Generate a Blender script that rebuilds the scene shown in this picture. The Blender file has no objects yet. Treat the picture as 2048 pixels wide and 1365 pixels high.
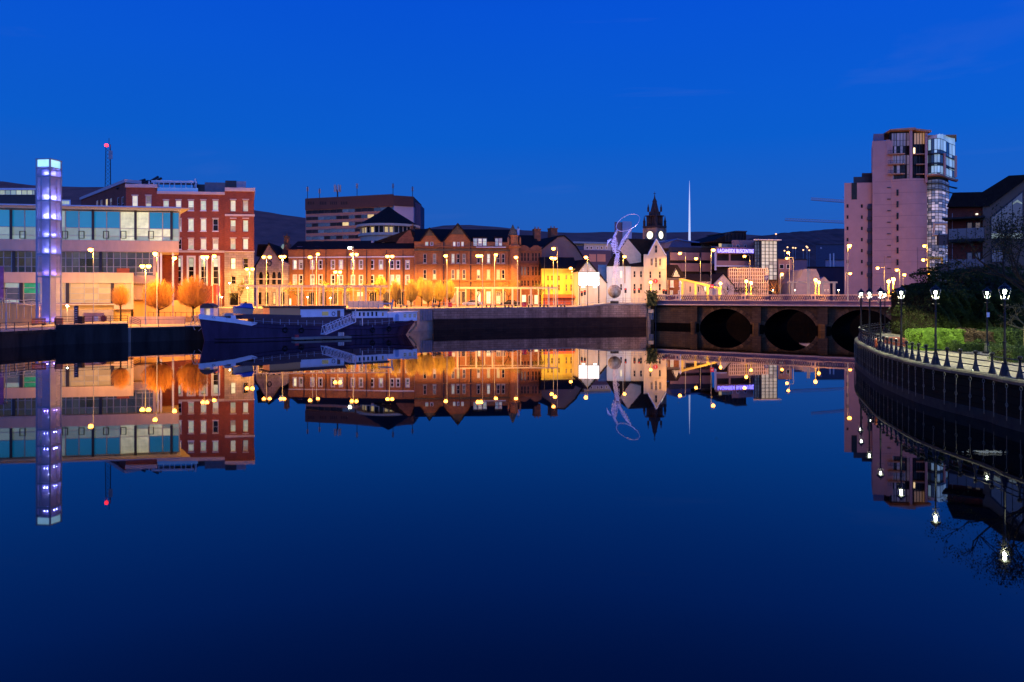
import bpy, math, random
import numpy as np
from mathutils import Vector, Matrix
random.seed(7); R = random.random; U = random.uniform
S = bpy.context.scene; COL = S.collection; rad = math.radians
# ---------------- camera, sky, exposure ----------------
K, HZ, CX, CZ = 1500.0, 594.0, 1024.0, 6.5
cam = bpy.data.cameras.new('camera'); camo = bpy.data.objects.new('camera', cam); COL.objects.link(camo)
camo.location = (0, 0, CZ); camo.rotation_euler = (rad(90), 0, 0)
cam.sensor_width = 36; cam.lens = 36*K/2048; cam.shift_y = -(682.5-HZ)/2048; cam.clip_end = 20000; cam.clip_start = .3
S.camera = camo
Wd = bpy.data.worlds.new("World"); S.world = Wd; Wd.use_nodes = True
nt = Wd.node_tree; bg = nt.nodes['Background']
tc = nt.nodes.new('ShaderNodeTexCoord'); sx = nt.nodes.new('ShaderNodeSeparateXYZ'); nt.links.new(tc.outputs['Generated'], sx.inputs[0])
cr = nt.nodes.new('ShaderNodeValToRGB'); nt.links.new(sx.outputs['Z'], cr.inputs[0])
SKY = [(0.0, (.022, .095, .41)), (.07, (.016, .105, .47)), (.12, (.011, .108, .52)), (.20, (.003, .107, .60)), (.36, (.0018, .084, .66)), (.44, (.0012, .062, .54)), (.7, (.001, .045, .42)), (1, (.001, .035, .32))]
e = cr.color_ramp.elements
while len(e) > 1: e.remove(e[-1])
e[0].position = 0; e[0].color = (*SKY[0][1], 1)
for p, c in SKY[1:]:
    q = e.new(p); q.color = (*c, 1)
sky = nt.nodes.new('ShaderNodeTexSky'); sky.sky_type = 'NISHITA'; sky.sun_disc = False
sky.sun_elevation = rad(-4); sky.sun_rotation = rad(180); sky.ozone_density = 1   # twilight arc lies behind the camera
ad = nt.nodes.new('ShaderNodeMix'); ad.data_type = 'RGBA'; ad.blend_type = 'ADD'; ad.inputs[0].default_value = 1
def vm(op, a, b_):
    q = nt.nodes.new('ShaderNodeVectorMath'); q.operation = op
    for i, x in enumerate((a, b_)):
        if hasattr(x, 'links'): nt.links.new(x, q.inputs[3 if op == 'SCALE' and i else i])
        elif op == 'SCALE' and i: q.inputs[3].default_value = x
    return q.outputs[0]
bk = nt.nodes.new('ShaderNodeMapRange'); bk.inputs[1].default_value = 1; bk.inputs[2].default_value = -1; bk.inputs[3].default_value = 0; bk.inputs[4].default_value = 1; nt.links.new(sx.outputs['Y'], bk.inputs[0])
b2 = nt.nodes.new('ShaderNodeMath'); b2.operation = 'POWER'; b2.inputs[1].default_value = 2; nt.links.new(bk.outputs[0], b2.inputs[0])
b3 = nt.nodes.new('ShaderNodeMath'); b3.operation = 'MULTIPLY_ADD'; b3.inputs[1].default_value = 1.75; b3.inputs[2].default_value = 1; nt.links.new(b2.outputs[0], b3.inputs[0])
b4 = nt.nodes.new('ShaderNodeMath'); b4.operation = 'MULTIPLY'; b4.inputs[1].default_value = 2.8; nt.links.new(b2.outputs[0], b4.inputs[0])
nt.links.new(vm('SCALE', cr.outputs[0], b3.outputs[0]), ad.inputs[6]); nt.links.new(vm('SCALE', sky.outputs[0], b4.outputs[0]), ad.inputs[7])
ns = nt.nodes.new('ShaderNodeTexNoise'); ns.inputs['Scale'].default_value = 1.6; ns.inputs['Detail'].default_value = 3
mp = nt.nodes.new('ShaderNodeMapping'); mp.inputs['Scale'].default_value = (1, 1, 4); nt.links.new(tc.outputs['Generated'], mp.inputs[0]); nt.links.new(mp.outputs[0], ns.inputs[0])
mr = nt.nodes.new('ShaderNodeMapRange'); mr.inputs[3].default_value = .95; mr.inputs[4].default_value = 1.05; nt.links.new(ns.outputs[0], mr.inputs[0])
ml = nt.nodes.new('ShaderNodeMath'); ml.operation = 'MULTIPLY_ADD'; ml.inputs[1].default_value = .05; nt.links.new(sx.outputs['X'], ml.inputs[0]); nt.links.new(mr.outputs[0], ml.inputs[2])
nt.links.new(ad.outputs[2], bg.inputs[0]); w1 = nt.nodes.new('ShaderNodeTexNoise'); w1.inputs['Scale'].default_value = 2.4; w1.inputs['Detail'].default_value = 6; w1.inputs['Distortion'].default_value = .6
wp = nt.nodes.new('ShaderNodeMapping'); wp.inputs['Rotation'].default_value = (.0,.35,.3); wp.inputs['Scale'].default_value = (1.2,1,6); nt.links.new(tc.outputs['Generated'], wp.inputs[0]); nt.links.new(wp.outputs[0], w1.inputs[0])
wr_ = nt.nodes.new('ShaderNodeMapRange'); wr_.inputs[1].default_value = .60; wr_.inputs[2].default_value = .85; wr_.inputs[3].default_value = 0; wr_.inputs[4].default_value = .22; nt.links.new(w1.outputs[0], wr_.inputs[0])
wm_ = nt.nodes.new('ShaderNodeMix'); wm_.data_type = 'RGBA'; wm_.inputs[7].default_value = (.10,.17,.55,1); nt.links.new(wr_.outputs[0], wm_.inputs[0]); nt.links.new(ad.outputs[2], wm_.inputs[6]); nt.links.new(wm_.outputs[2], bg.inputs[0])
nt.links.new(ml.outputs[0], bg.inputs[1])
S.view_settings.view_transform = 'Standard'; S.view_settings.look = 'None'; S.view_settings.exposure = 0; S.view_settings.gamma = 1
S.view_settings.use_curve_mapping = False
S.render.engine = 'CYCLES'; cy = S.cycles
cy.use_denoising = True; cy.max_bounces = 5; cy.diffuse_bounces = 2; cy.glossy_bounces = 4; cy.transmission_bounces = 3; cy.transparent_max_bounces = 8
cy.caustics_reflective = False; cy.caustics_refractive = False; cy.sample_clamp_indirect = 3; cy.use_light_tree = True
SOD = (1, .46, .05)
# ---------------- materials ----------------
MC = {}
def mat(name, c, rough=.8, var=.25, sc=1.5, emit=None, es=1.0, metal=0, streak=0, rand=0, spec=.5, bump=0, c2=None, det=5):
    if name in MC: return MC[name]
    m = bpy.data.materials.new(name); m.use_nodes = True; n = m.node_tree; b = n.nodes['Principled BSDF']; L = n.links
    b.inputs['Roughness'].default_value = rough; b.inputs['Metallic'].default_value = metal; b.inputs['Specular IOR Level'].default_value = spec
    t = n.nodes.new('ShaderNodeTexCoord'); no = n.nodes.new('ShaderNodeTexNoise'); no.inputs['Scale'].default_value = sc; no.inputs['Detail'].default_value = det; no.inputs['Roughness'].default_value = .65
    mp = n.nodes.new('ShaderNodeMapping'); mp.inputs['Scale'].default_value = (1, 1, 1/(1+streak*6)); L.new(t.outputs['Object'], mp.inputs[0]); L.new(mp.outputs[0], no.inputs[0])
    rp = n.nodes.new('ShaderNodeValToRGB'); L.new(no.outputs[0], rp.inputs[0])
    lo = tuple(x*(1-var) for x in c); hi = c2 or tuple(min(1, x*(1+var)) for x in c)
    rp.color_ramp.elements[0].position = .3; rp.color_ramp.elements[0].color = (*lo, 1); rp.color_ramp.elements[1].position = .7; rp.color_ramp.elements[1].color = (*hi, 1)
    out = rp.outputs[0]
    if rand:
        oi = n.nodes.new('ShaderNodeObjectInfo'); h = n.nodes.new('ShaderNodeHueSaturation'); r2 = n.nodes.new('ShaderNodeMapRange')
        r2.inputs[3].default_value = 1-rand; r2.inputs[4].default_value = 1+rand*.6; L.new(oi.outputs['Random'], r2.inputs[0]); L.new(r2.outputs[0], h.inputs['Value']); L.new(out, h.inputs['Color']); out = h.outputs[0]
    L.new(out, b.inputs['Base Color'])
    if emit:
        rg = n.nodes.new('ShaderNodeMix'); rg.data_type = 'RGBA'; rg.inputs[6].default_value = (*[x*(1-min(.9, var*2)) for x in emit], 1); rg.inputs[7].default_value = (*emit, 1)
        L.new(no.outputs[0], rg.inputs[0]); so = rg.outputs[2]
        if rand:
            h2 = n.nodes.new('ShaderNodeHueSaturation'); L.new(r2.outputs[0], h2.inputs['Value']); L.new(so, h2.inputs['Color']); so = h2.outputs[0]
        L.new(so, b.inputs['Emission Color']); b.inputs['Emission Strength'].default_value = es
        m.cycles.emission_sampling = 'NONE' if es < 3 else 'AUTO'
    if bump:
        bp = n.nodes.new('ShaderNodeBump'); bp.inputs['Strength'].default_value = bump; bp.inputs['Distance'].default_value = .1; L.new(no.outputs[0], bp.inputs['Height']); L.new(bp.outputs[0], b.inputs['Normal'])
    MC[name] = m; return m
def masonry(name, c, cm, bw, bh, rough=.85, var=.25, mort=.02, bump=.4):
    if name in MC: return MC[name]
    m = mat(name, c, rough, var, .5, spec=.15, streak=.7); n = m.node_tree; L = n.links; b = n.nodes['Principled BSDF']
    t = n.nodes['Texture Coordinate']; mp = n.nodes.new('ShaderNodeMapping'); L.new(t.outputs['Object'], mp.inputs[0]); mp.inputs['Rotation'].default_value = (rad(90), 0, 0)
    mp.vector_type = 'TEXTURE'
    br = n.nodes.new('ShaderNodeTexBrick'); L.new(mp.outputs[0], br.inputs[0]); br.inputs['Scale'].default_value = 1
    br.inputs['Brick Width'].default_value = bw; br.inputs['Row Height'].default_value = bh; br.inputs['Mortar Size'].default_value = mort
    src = b.inputs['Base Color'].links[0].from_socket
    dk = n.nodes.new('ShaderNodeHueSaturation'); dk.inputs['Value'].default_value = .7; L.new(src, dk.inputs['Color'])
    L.new(src, br.inputs['Color1']); L.new(dk.outputs[0], br.inputs['Color2']); br.inputs['Mortar'].default_value = (*cm, 1)
    L.new(br.outputs['Color'], b.inputs['Base Color'])
    bp = n.nodes.new('ShaderNodeBump'); bp.inputs['Strength'].default_value = bump; bp.inputs['Distance'].default_value = .03; bp.invert = True; L.new(br.outputs['Fac'], bp.inputs['Height']); L.new(bp.outputs[0], b.inputs['Normal'])
    return m
redbrick = masonry('red brick', (.30, .075, .045), (.25, .09, .06), .45, .15)
oldbrick = masonry('old orange brick', (.44, .17, .06), (.33, .17, .08), .45, .15)
brownbrick = masonry('brown sandstone', (.30, .12, .06), (.2, .09, .05), .6, .3)
aptbrick = masonry('dark red brick', (.22, .05, .03), (.13, .05, .04), .22, .075, mort=.008)
palestone = masonry('pale stone', (.42, .33, .28), (.22, .16, .13), 1.1, .5, mort=.03)
quaystone = masonry('quay stone', (.36, .22, .155), (.12, .08, .055), 1.2, .45, mort=.03, bump=.8, var=.55)
bridgestone = masonry('bridge stone', (.12, .07, .033), (.07, .042, .022), 1.1, .45, mort=.035, bump=.9)
concrete = mat('pale concrete', (.56, .40, .31), .85, .12, .8, streak=.6)
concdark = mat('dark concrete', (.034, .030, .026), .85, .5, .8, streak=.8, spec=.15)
white = mat('white paint', (.72, .72, .74), .5, .08)
cream = mat('cream render', (.62, .50, .34), .85, .12, .7, streak=.4)
yellowr = mat('yellow render', (.60, .48, .06), .85, .12, .7, streak=.4)
greyr = mat('grey render', (.42, .37, .31), .85, .15, .7, streak=.5)
slate = mat('dark slate', (.018, .013, .011), .85, .4, 2.5, spec=.12)
dmetal = mat('dark metal', (.035, .030, .032), .5, .2, metal=.2)
black = mat('black gloss paint', (.010, .009, .008), .3, .2, spec=.3)
steel = mat('brushed steel', (.5, .5, .53), .35, .1, metal=.8)
galv = mat('galvanised steel', (.36, .35, .34), .5, .12)
pink = mat('pale pink panel', (.50, .28, .23), .8, .08, .35)
darkglass = mat('dark glass', (.014, .012, .014), .15, .5, .6, rand=.5, spec=.18)
darkglass2 = mat('blueish dark glass', (.03, .045, .07), .08, .5, .6, rand=.6, emit=(.03, .05, .09), es=.6, spec=.9)
litw = mat('lit window warm white', (.3, .3, .25), .3, .22, .9, emit=(1, .93, .70), es=.85, rand=.35)
litg = mat('lit window greenish white', (.3, .3, .25), .3, .28, .9, emit=(.80, .95, .68), es=.75, rand=.4)
lity = mat('lit window yellow', (.3, .25, .1), .3, .3, .8, emit=(1, .72, .28), es=.9, rand=.3)
litb = mat('lit shop bright', (.3, .3, .2), .3, .25, 1.2, emit=(1, .85, .5), es=2.2, rand=.3)
dimw = mat('dim window', (.12, .1, .09), .15, .45, .7, emit=(.30, .22, .16), es=.5, rand=.6)
bluep = mat('blue sky-reflection glow', (.01, .07, .12), .15, .12, .4, emit=(.004, .20, .46), es=.8, rand=.15, spec=.5)  # sky reflection in the upper panes, put in as emission
palep = mat('pale green glazing', (.2, .25, .2), .15, .2, .5, emit=(.30, .42, .36), es=.72, rand=.3, spec=.8)
brightp = mat('bright office glazing', (.3, .3, .25), .2, .35, .9, emit=(.95, .98, .62), es=.9, rand=.15)
midp = mat('brownish office glazing', (.06, .06, .06), .1, .5, .6, emit=(.16, .15, .14), es=.45, rand=.6, spec=.8)
greenp = mat('green lit interior', (.02, .2, .08), .2, .5, .9, emit=(.02, .35, .14), es=.7)
neon = mat('blue neon', (.1, .1, .8), .5, 0, emit=(.18, .16, 1), es=6)
blindm = mat('window blind', (.5,.45,.38), .8, .25, 3, emit=(.55,.50,.36), es=.5, rand=.6)
pave = mat('stone paving', (.34, .27, .20), .8, .2, .8)
asphalt = mat('dark asphalt', (.06, .058, .055), .9, .3, .6)
bulb = mat('sodium bulb', (1, .6, .2), .5, 0, emit=(1, .34, .04), es=26); bulb.cycles.emission_sampling = 'NONE'
bulbw = mat('white bulb', (1, 1, .9), .5, 0, emit=(.88, 1, .75), es=30); bulbw.cycles.emission_sampling = 'NONE'
# ---------------- mesh helpers ----------------
class MB:
    def __init__(s): s.v = []; s.f = []
    def add(s, v, f):
        o = len(s.v); s.v += [tuple(p) for p in v]; s.f += [tuple(i+o for i in q) for q in f]; return s
    def box(s, x0, x1, y0, y1, z0, z1):
        return s.add([(x0,y0,z0),(x1,y0,z0),(x1,y1,z0),(x0,y1,z0),(x0,y0,z1),(x1,y0,z1),(x1,y1,z1),(x0,y1,z1)],
            [(0,3,2,1),(4,5,6,7),(0,1,5,4),(1,2,6,5),(2,3,7,6),(3,0,4,7)])
    def prism(s, pts, y0, y1):   # pts (x,z) outline extruded along y
        n = len(pts)
        a = sum(pts[i][0]*pts[(i+1)%n][1]-pts[(i+1)%n][0]*pts[i][1] for i in range(n))
        if a < 0: pts = pts[::-1]
        return s.add([(x,y0,z) for x,z in pts]+[(x,y1,z) for x,z in pts], [tuple(range(n)), tuple(range(2*n-1,n-1,-1))]+[(i,n+i,n+(i+1)%n,(i+1)%n) for i in range(n)])
    def plan(s, pts, z0, z1):    # pts (x,y) outline extruded up
        n = len(pts)
        a = sum(pts[i][0]*pts[(i+1)%n][1]-pts[(i+1)%n][0]*pts[i][1] for i in range(n))
        if a < 0: pts = pts[::-1]
        return s.add([(x,y,z0) for x,y in pts]+[(x,y,z1) for x,y in pts], [tuple(range(n-1,-1,-1)), tuple(range(n,2*n))]+[(i,(i+1)%n,n+(i+1)%n,n+i) for i in range(n)])
    def tube(s, pts, r, n=5, r1=None, closed=False):
        pts = [Vector(p) for p in pts]; m = len(pts); rings = []
        for i, p in enumerate(pts):
            t = (pts[(i+1)%m]-pts[i-1]) if closed else (pts[min(i+1,m-1)]-pts[max(i-1,0)])
            t = t.normalized() if t.length > 1e-9 else Vector((0,0,1))
            a = t.cross(Vector((0,0,1))) if abs(t.z) < .95 else t.cross(Vector((1,0,0)))
            a.normalize(); b = t.cross(a); rr = r if r1 is None else r+(r1-r)*i/max(1,m-1)
            rings.append([p+(a*math.cos(k*2*math.pi/n)+b*math.sin(k*2*math.pi/n))*rr for k in range(n)])
        v = [q for g in rings for q in g]; f = []
        for i in range(m if closed else m-1):
            j = (i+1) % m
            for k in range(n): f.append((i*n+k, i*n+(k+1)%n, j*n+(k+1)%n, j*n+k))
        if not closed: f += [tuple(range(n-1,-1,-1)), tuple(range((m-1)*n, m*n))]
        return s.add(v, f)
    def lathe(s, prof, n=10, cx=0, cy=0, rot=0):   # prof (r,z)
        v = []; f = []
        for r, z in prof:
            for k in range(n): a = rot+k*2*math.pi/n; v.append((cx+r*math.cos(a), cy+r*math.sin(a), z))
        for i in range(len(prof)-1):
            for k in range(n): f.append((i*n+k, i*n+(k+1)%n, (i+1)*n+(k+1)%n, (i+1)*n+k))
        f += [tuple(range(n-1,-1,-1)), tuple(range((len(prof)-1)*n, len(prof)*n))]
        return s.add(v, f)
    def mesh(s, name, m):
        me = bpy.data.meshes.new(name); me.from_pydata(s.v, [], s.f); me.materials.append(m); me.update(); return me
    def build(s, name, m, parent=None, loc=(0,0,0), rz=0, smooth=False, **kw):
        me = s.mesh(name, m)
        if smooth: me.polygons.foreach_set('use_smooth', [True]*len(me.polygons))
        return obj(name, me, parent, loc, rz, **kw)
def obj(name, me, parent=None, loc=(0,0,0), rz=0, label=None, cat=None, group=None, kind=None):
    o = bpy.data.objects.new(name, me); COL.objects.link(o); o.location = loc; o.rotation_euler = (0,0,rz)
    if parent: o.parent = parent
    for k, v in (('label',label),('category',cat),('group',group),('kind',kind)):
        if v: o[k] = v
    return o
def thing(name, label, cat, loc=(0,0,0), rz=0, group=None): return obj(name, None, None, loc, rz, label, cat, group)
def copytree(o, loc=None, rz=None, parent=None, label=None, sc=None):
    c = o.copy(); COL.objects.link(c)
    if parent: c.parent = parent
    if loc is not None: c.location = loc
    if rz is not None: c.rotation_euler = (0,0,rz)
    if sc is not None: c.scale = sc
    if label: c['label'] = label
    for ch in o.children: copytree(ch, parent=c)
    return c
def X(px, d): return (px-CX)*d/K
def Z(py, d): return CZ-(py-HZ)*d/K
def P(px, py, d): return Vector((X(px,d), d, Z(py,d)))
LD = {}
def light(parent, loc, power, color=SOD, r=.22, spot=0, gloss=True):
    k = (round(power), color, r, spot)
    if k not in LD:
        l = bpy.data.lights.new('lamp_light', 'SPOT' if spot else 'POINT')
        if spot: l.spot_size = rad(spot); l.spot_blend = .15
        l.energy = power; l.color = color; l.shadow_soft_size = r; LD[k] = l
    o = bpy.data.objects.new('lamp_light', LD[k]); COL.objects.link(o); o.parent = parent; o.location = loc; o.visible_glossy = gloss; return o
# ---------------- building facade helper: local x along the front, y into depth ----------------
WM = {}
class Fac:
    def __init__(s, name, label, cat, px0, d0, px1, d1, zb, group=None):
        s.A = Vector((X(px0,d0), d0)); s.Bp = Vector((X(px1,d1), d1)); s.dir = (s.Bp-s.A).normalized(); s.zb = zb
        s.rz = math.atan2(s.dir.y, s.dir.x); s.root = thing(name, label, cat, (s.A.x, s.A.y, zb), s.rz, group); s.holes = []; s.sk = 0; s.skl = 0; s.autosk(px1); s.skl = s.ls(px0)
    def ls(s, px0):
        r = Vector(((px0-CX)/K, 1)); n = Vector((-s.dir.y, s.dir.x)); q = r.dot(s.dir)/r.dot(n); return q+.01 if q > 0 else 0
    def autosk(s, px1):
        r = Vector(((px1-CX)/K, 1)); n = Vector((-s.dir.y, s.dir.x)); q = -r.dot(s.dir)/r.dot(n); s.sk = q+.01 if q > 0 else 0; return s
    def ud(s, px):
        k = (px-CX)/K; n = Vector((-s.dir.y, s.dir.x)); d = s.A.dot(n)/(k*n.x+n.y); p = Vector((k*d, d)); return (p-s.A).dot(s.dir), d
    def u(s, px): return s.ud(px)[0]
    def z(s, px, py, back=0): d = s.ud(px)[1]+back; return CZ-(py-HZ)*d/K-s.zb
    def box(s, name, m, px0, px1, pyt, pyb, y0, y1, **kw):
        zt = s.z((px0+px1)/2, pyt); zb_ = 0 if pyb is None else s.z((px0+px1)/2, pyb)
        u0_, u1_ = s.u(px0), s.u(px1)
        if s.sk*y1*1.3 > u1_-u0_ or s.skl*y1*1.3 > u1_-u0_: y1 = max(y0+.05, min(y1, (u1_-u0_)/1.4/max(s.sk,s.skl)))
        f_ = (s.skl-s.sk)*y0
        if s.sk or s.skl: return MB().plan([(u0_+f_,y0),(u1_+f_,y0),(u1_-s.sk*y1 if s.sk else u1_+f_,y1),(u0_+s.skl*y1 if s.skl else u0_+f_,y1)], zb_, zt).build(name, m, s.root, **kw)
        return MB().box(u0_, u1_, y0, y1, zb_, zt).build(name, m, s.root, **kw)
    def poly(s, name, m, pts, y0, y1, **kw):
        return MB().prism([(s.u(a), s.z(a,b)) for a, b in pts], y0, y1).build(name, m, s.root, **kw)
    def win(s, pxc, pyt, pyb, wpx, pane, fm=white, bars=1, hole=True, sur=.0, sill=True, vb=0, fw=.1, name='window'):
        u0, u1 = s.u(pxc-wpx/2), s.u(pxc+wpx/2); z0, z1 = s.z(pxc,pyb), s.z(pxc,pyt)
        w, h = round(u1-u0, 1), round(z1-z0, 1); yo = 0 if hole else -.22
        key = (w, h, fm.name, bars, sur, sill, vb, fw)
        if key not in WM:
            b = MB(); y0, y1 = .08, .18
            b.box(0,fw,y0,y1,0,h).box(w-fw,w,y0,y1,0,h).box(fw,w-fw,y0,y1,0,fw).box(fw,w-fw,y0,y1,h-fw,h)
            for i in range(bars): zz = h*(i+1)/(bars+1); b.box(fw,w-fw,y0+.01,y1-.01,zz-fw*.35,zz+fw*.35)
            for i in range(vb): xx = w*(i+1)/(vb+1); b.box(xx-fw*.35,xx+fw*.35,y0+.012,y1-.012,fw,h-fw)
            if sur: b.box(-sur,0,-.06,.12,-sur,h+sur).box(w,w+sur,-.06,.12,-sur,h+sur).box(0,w,-.06,.12,h,h+sur)
            if sill: b.box(-.1,w+.1,-.12,.10,-.18,-.002)
            g = MB().box(fw*.5,w-fw*.5,.12,.16,fw*.5,h-fw*.5)
            WM[key] = (b.mesh('window', fm), g)
        me, g = WM[key]; k2 = (key, pane.name)
        if k2 not in WM: WM[k2] = g.mesh('pane', pane)
        o = obj(name, me, s.root, (u0, yo, z0)); obj('pane', WM[k2], o)
        if pane.name.startswith(('lit window','dim')) and h > 1.2 and R() < .45:
            hb = round(h*random.choice((.3,.45,.6)), 1); k3 = ('bl', w, hb)
            if k3 not in WM: WM[k3] = MB().box(fw*.6, w-fw*.6, .10, .118, 0, hb).mesh('blind', blindm)
            obj('blind', WM[k3], o, (0, 0, h-hb-.05) if R() < .75 else (0, 0, .05))
        if hole: s.holes.append((u0, u0+w, z0, z0+h))
        return o
    def wall(s, m, px0, px1, pyt, pyb, y1, name='wall', y0=0, u0=None, u1=None, z1=None, back=.35):
        u0 = s.u(px0) if u0 is None else u0; u1 = s.u(px1) if u1 is None else u1; pm = (px0+px1)/2
        z0 = 0 if pyb is None else s.z(pm,pyb); z1 = s.z(pm,pyt) if z1 is None else z1
        H = [h for h in s.holes if h[0] > u0-.01 and h[1] < u1+.01 and h[2] > z0-.01 and h[3] < z1+.01]
        s.holes = [h for h in s.holes if h not in H]
        us = sorted({u0,u1,*[h[0] for h in H],*[h[1] for h in H]}); zs = sorted({z0,z1,*[h[2] for h in H],*[h[3] for h in H]})
        b = MB(); back = back-y0 if y0 < 0 else back; y1 = min(y1, (u1-u0)/1.3/max(s.sk,s.skl,.01)); ub = u1-s.sk*(y1-y0); ua = u0+s.skl*(y1-y0)
        for j in range(len(zs)-1):
            zc = (zs[j]+zs[j+1])/2; run = None
            for i in range(len(us)-1):
                uc = (us[i]+us[i+1])/2; inh = any(h[0]<uc<h[1] and h[2]<zc<h[3] for h in H)
                if not inh: run = (run[0] if run else us[i], us[i+1])
                if (inh or i == len(us)-2) and run:
                    b.add([(run[0],y0,zs[j]),(run[1],y0,zs[j]),(run[1],y0,zs[j+1]),(run[0],y0,zs[j+1])], [(0,1,2,3)]); run = None
        for a, c, e_, f in H:
            b.add([(a,y0,e_),(c,y0,e_),(c,y0,f),(a,y0,f),(a,y0+back,e_),(c,y0+back,e_),(c,y0+back,f),(a,y0+back,f)], [(0,4,5,1),(1,5,6,2),(2,6,7,3),(3,7,4,0),(4,7,6,5)])
        b.add([(u0,y0,z0),(u1,y0,z0),(ub,y1,z0),(ua,y1,z0),(u0,y0,z1),(u1,y0,z1),(ub,y1,z1),(ua,y1,z1)], [(0,3,2,1),(4,5,6,7),(1,2,6,5),(2,3,7,6),(3,0,4,7)])
        return b.build(name, m, s.root)
    def roof(s, m, px0, px1, pye, pyr, dep, over=.4, hip=0, name='roof', y0=0):
        u0, u1 = s.u(px0)-over, s.u(px1)+over; pm = (px0+px1)/2; ze = s.z(pm,pye); zr = s.z(pm,pyr,dep/2+y0)
        v = [(u0,y0-over,ze),(u1,y0-over,ze),(u1,y0+dep+over,ze),(u0,y0+dep+over,ze),(u0+hip,y0+dep/2,zr),(u1-hip,y0+dep/2,zr)]
        return MB().add(v, [(0,1,5,4),(1,2,5),(2,3,4,5),(3,0,4),(0,3,2,1)]).build(name, m, s.root)
    def chimney(s, m, px, wpx, pyt, pyb, y0=3, dep=1.2):
        a, c = s.u(px-wpx/2), s.u(px+wpx/2); zt = s.z(px,pyt,y0); zb_ = s.z(px,pyb,y0); b = MB().box(a,c,y0,y0+dep,zb_,zt-.25).box(a-.12,c+.12,y0-.12,y0+dep+.12,zt-.25,zt)
        n = max(1, int((c-a)/.6))
        o = b.build('chimney', m, s.root)
        p = MB()
        for i in range(n): p.lathe([(.16,zt),(.12,zt+.6)], 6, a+(c-a)*(i+.5)/n, y0+dep/2)
        p.build('chimney_pot', oldbrick, o, kind='stuff'); return o
# ================= SETTING =================
def plate(name, pts, m, zb=-3, **kw):
    n = len(pts); a = sum(pts[i][0]*pts[(i+1)%n][1]-pts[(i+1)%n][0]*pts[i][1] for i in range(n))
    if a < 0: pts = pts[::-1]
    b = MB().add([tuple(p) for p in pts]+[(p[0],p[1],zb) for p in pts], [tuple(range(n))]+[(i,n+i,n+(i+1)%n,(i+1)%n) for i in range(n)])
    return b.build(name, m, kind='structure', **kw)
wm = bpy.data.materials.new('river water'); wm.use_nodes = True; n = wm.node_tree; b = n.nodes['Principled BSDF']
b.inputs['Base Color'].default_value = (.0, .0005, .002, 1); b.inputs['Roughness'].default_value = .015; b.inputs['IOR'].default_value = 1.37
t = n.nodes.new('ShaderNodeTexCoord'); mp = n.nodes.new('ShaderNodeMapping'); mp.inputs['Scale'].default_value = (.35, 1.1, 1); no = n.nodes.new('ShaderNodeTexNoise'); no.inputs['Scale'].default_value = .5; no.inputs['Detail'].default_value = 3
bp = n.nodes.new('ShaderNodeBump'); bp.inputs['Strength'].default_value = .05; bp.inputs['Distance'].default_value = .02
n.links.new(t.outputs['Object'], mp.inputs[0]); n.links.new(mp.outputs[0], no.inputs[0]); n.links.new(no.outputs[0], bp.inputs['Height']); n.links.new(bp.outputs[0], b.inputs['Normal'])
MB().add([(-3000,-300,0),(3000,-300,0),(3000,600,0),(-3000,600,0)], [(0,1,2,3)]).build('water', wm, kind='structure')
MB().add([(-9000,200,-.5),(9000,200,-.5),(9000,15000,-.5),(-9000,15000,-.5)], [(0,1,2,3)]).build('ground', asphalt, kind='structure')
Q = [(-300,80),(0,94.7),(110,102),(262,107.4),(370,112)]
ql = [(X(p,d), d) for p, d in Q]
qr = [(X(p,d), d) for p, d in [(865,146),(960,150.7),(1150,158),(1212,159.6),(1290,161.7)]]
qm = (ql[-1][0]*.62+qr[0][0]*.38, ql[-1][1]*.62+qr[0][1]*.38)
plate('quay_pavement', [(x,y,2.05) for x,y in ql]+[(qm[0],qm[1],2.05),(-52,150,2.05),(-79,150.5,2.05),(-67,126,2.05),(-150,126,2.05),(-150,80,2.05)], pave)
rb = [(X(110,102)+.05,102.1),(X(255,107)-.05,107.15)]
plate('raised_quay_platform', [(*rb[0],2.65),(*rb[1],2.65),(rb[1][0]-6,rb[1][1]+12,2.65),(rb[0][0]-6,rb[0][1]+11,2.65)], pave)
plate('promenade_ground', [(*qm,4.22),(qr[0][0],qr[0][1],4.22),(qr[1][0],qr[1][1],4.35),(qr[2][0],qr[2][1],4.37),(qr[2][0],300,4.6),(-400,300,4.6),(-400,126,4.3),(-67,126,4.3),(-79,150.5,4.3),(-52,150,4.25)], pave)
plate('sloping_pavement', [(*qr[2],4.37),(*qr[3],5.05),(qr[3][0],300,5.05),(qr[2][0],300,4.6)], pave)
plate('bridge_approach', [(*qr[3],5.05),(*qr[4],5.07),(31.0,163.3,5.1),(37,186,5.1),(37,300,5.1),(qr[3][0],300,5.05)], pave)
plate('city_ground', [(-3000,300,4.59),(-3000,6000,4.59),(3000,6000,4.59),(3000,300,4.59)], asphalt)
MB().box(31.2,140,185.2,185.8,-3,5.0).box(31.2,37.2,163.6,185.2,-3,4.9).build('dark_river_wall', mat('algae and shade black stone', (.006,.004,.002), .95, .4, spec=.05), kind='structure')  # added wall, blackened to stand in for the darkness behind the arches
plate('far_bank', [(37,186,5.06),(140,186,5.06),(500,300,5.06),(37,300,5.06)], asphalt)
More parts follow.
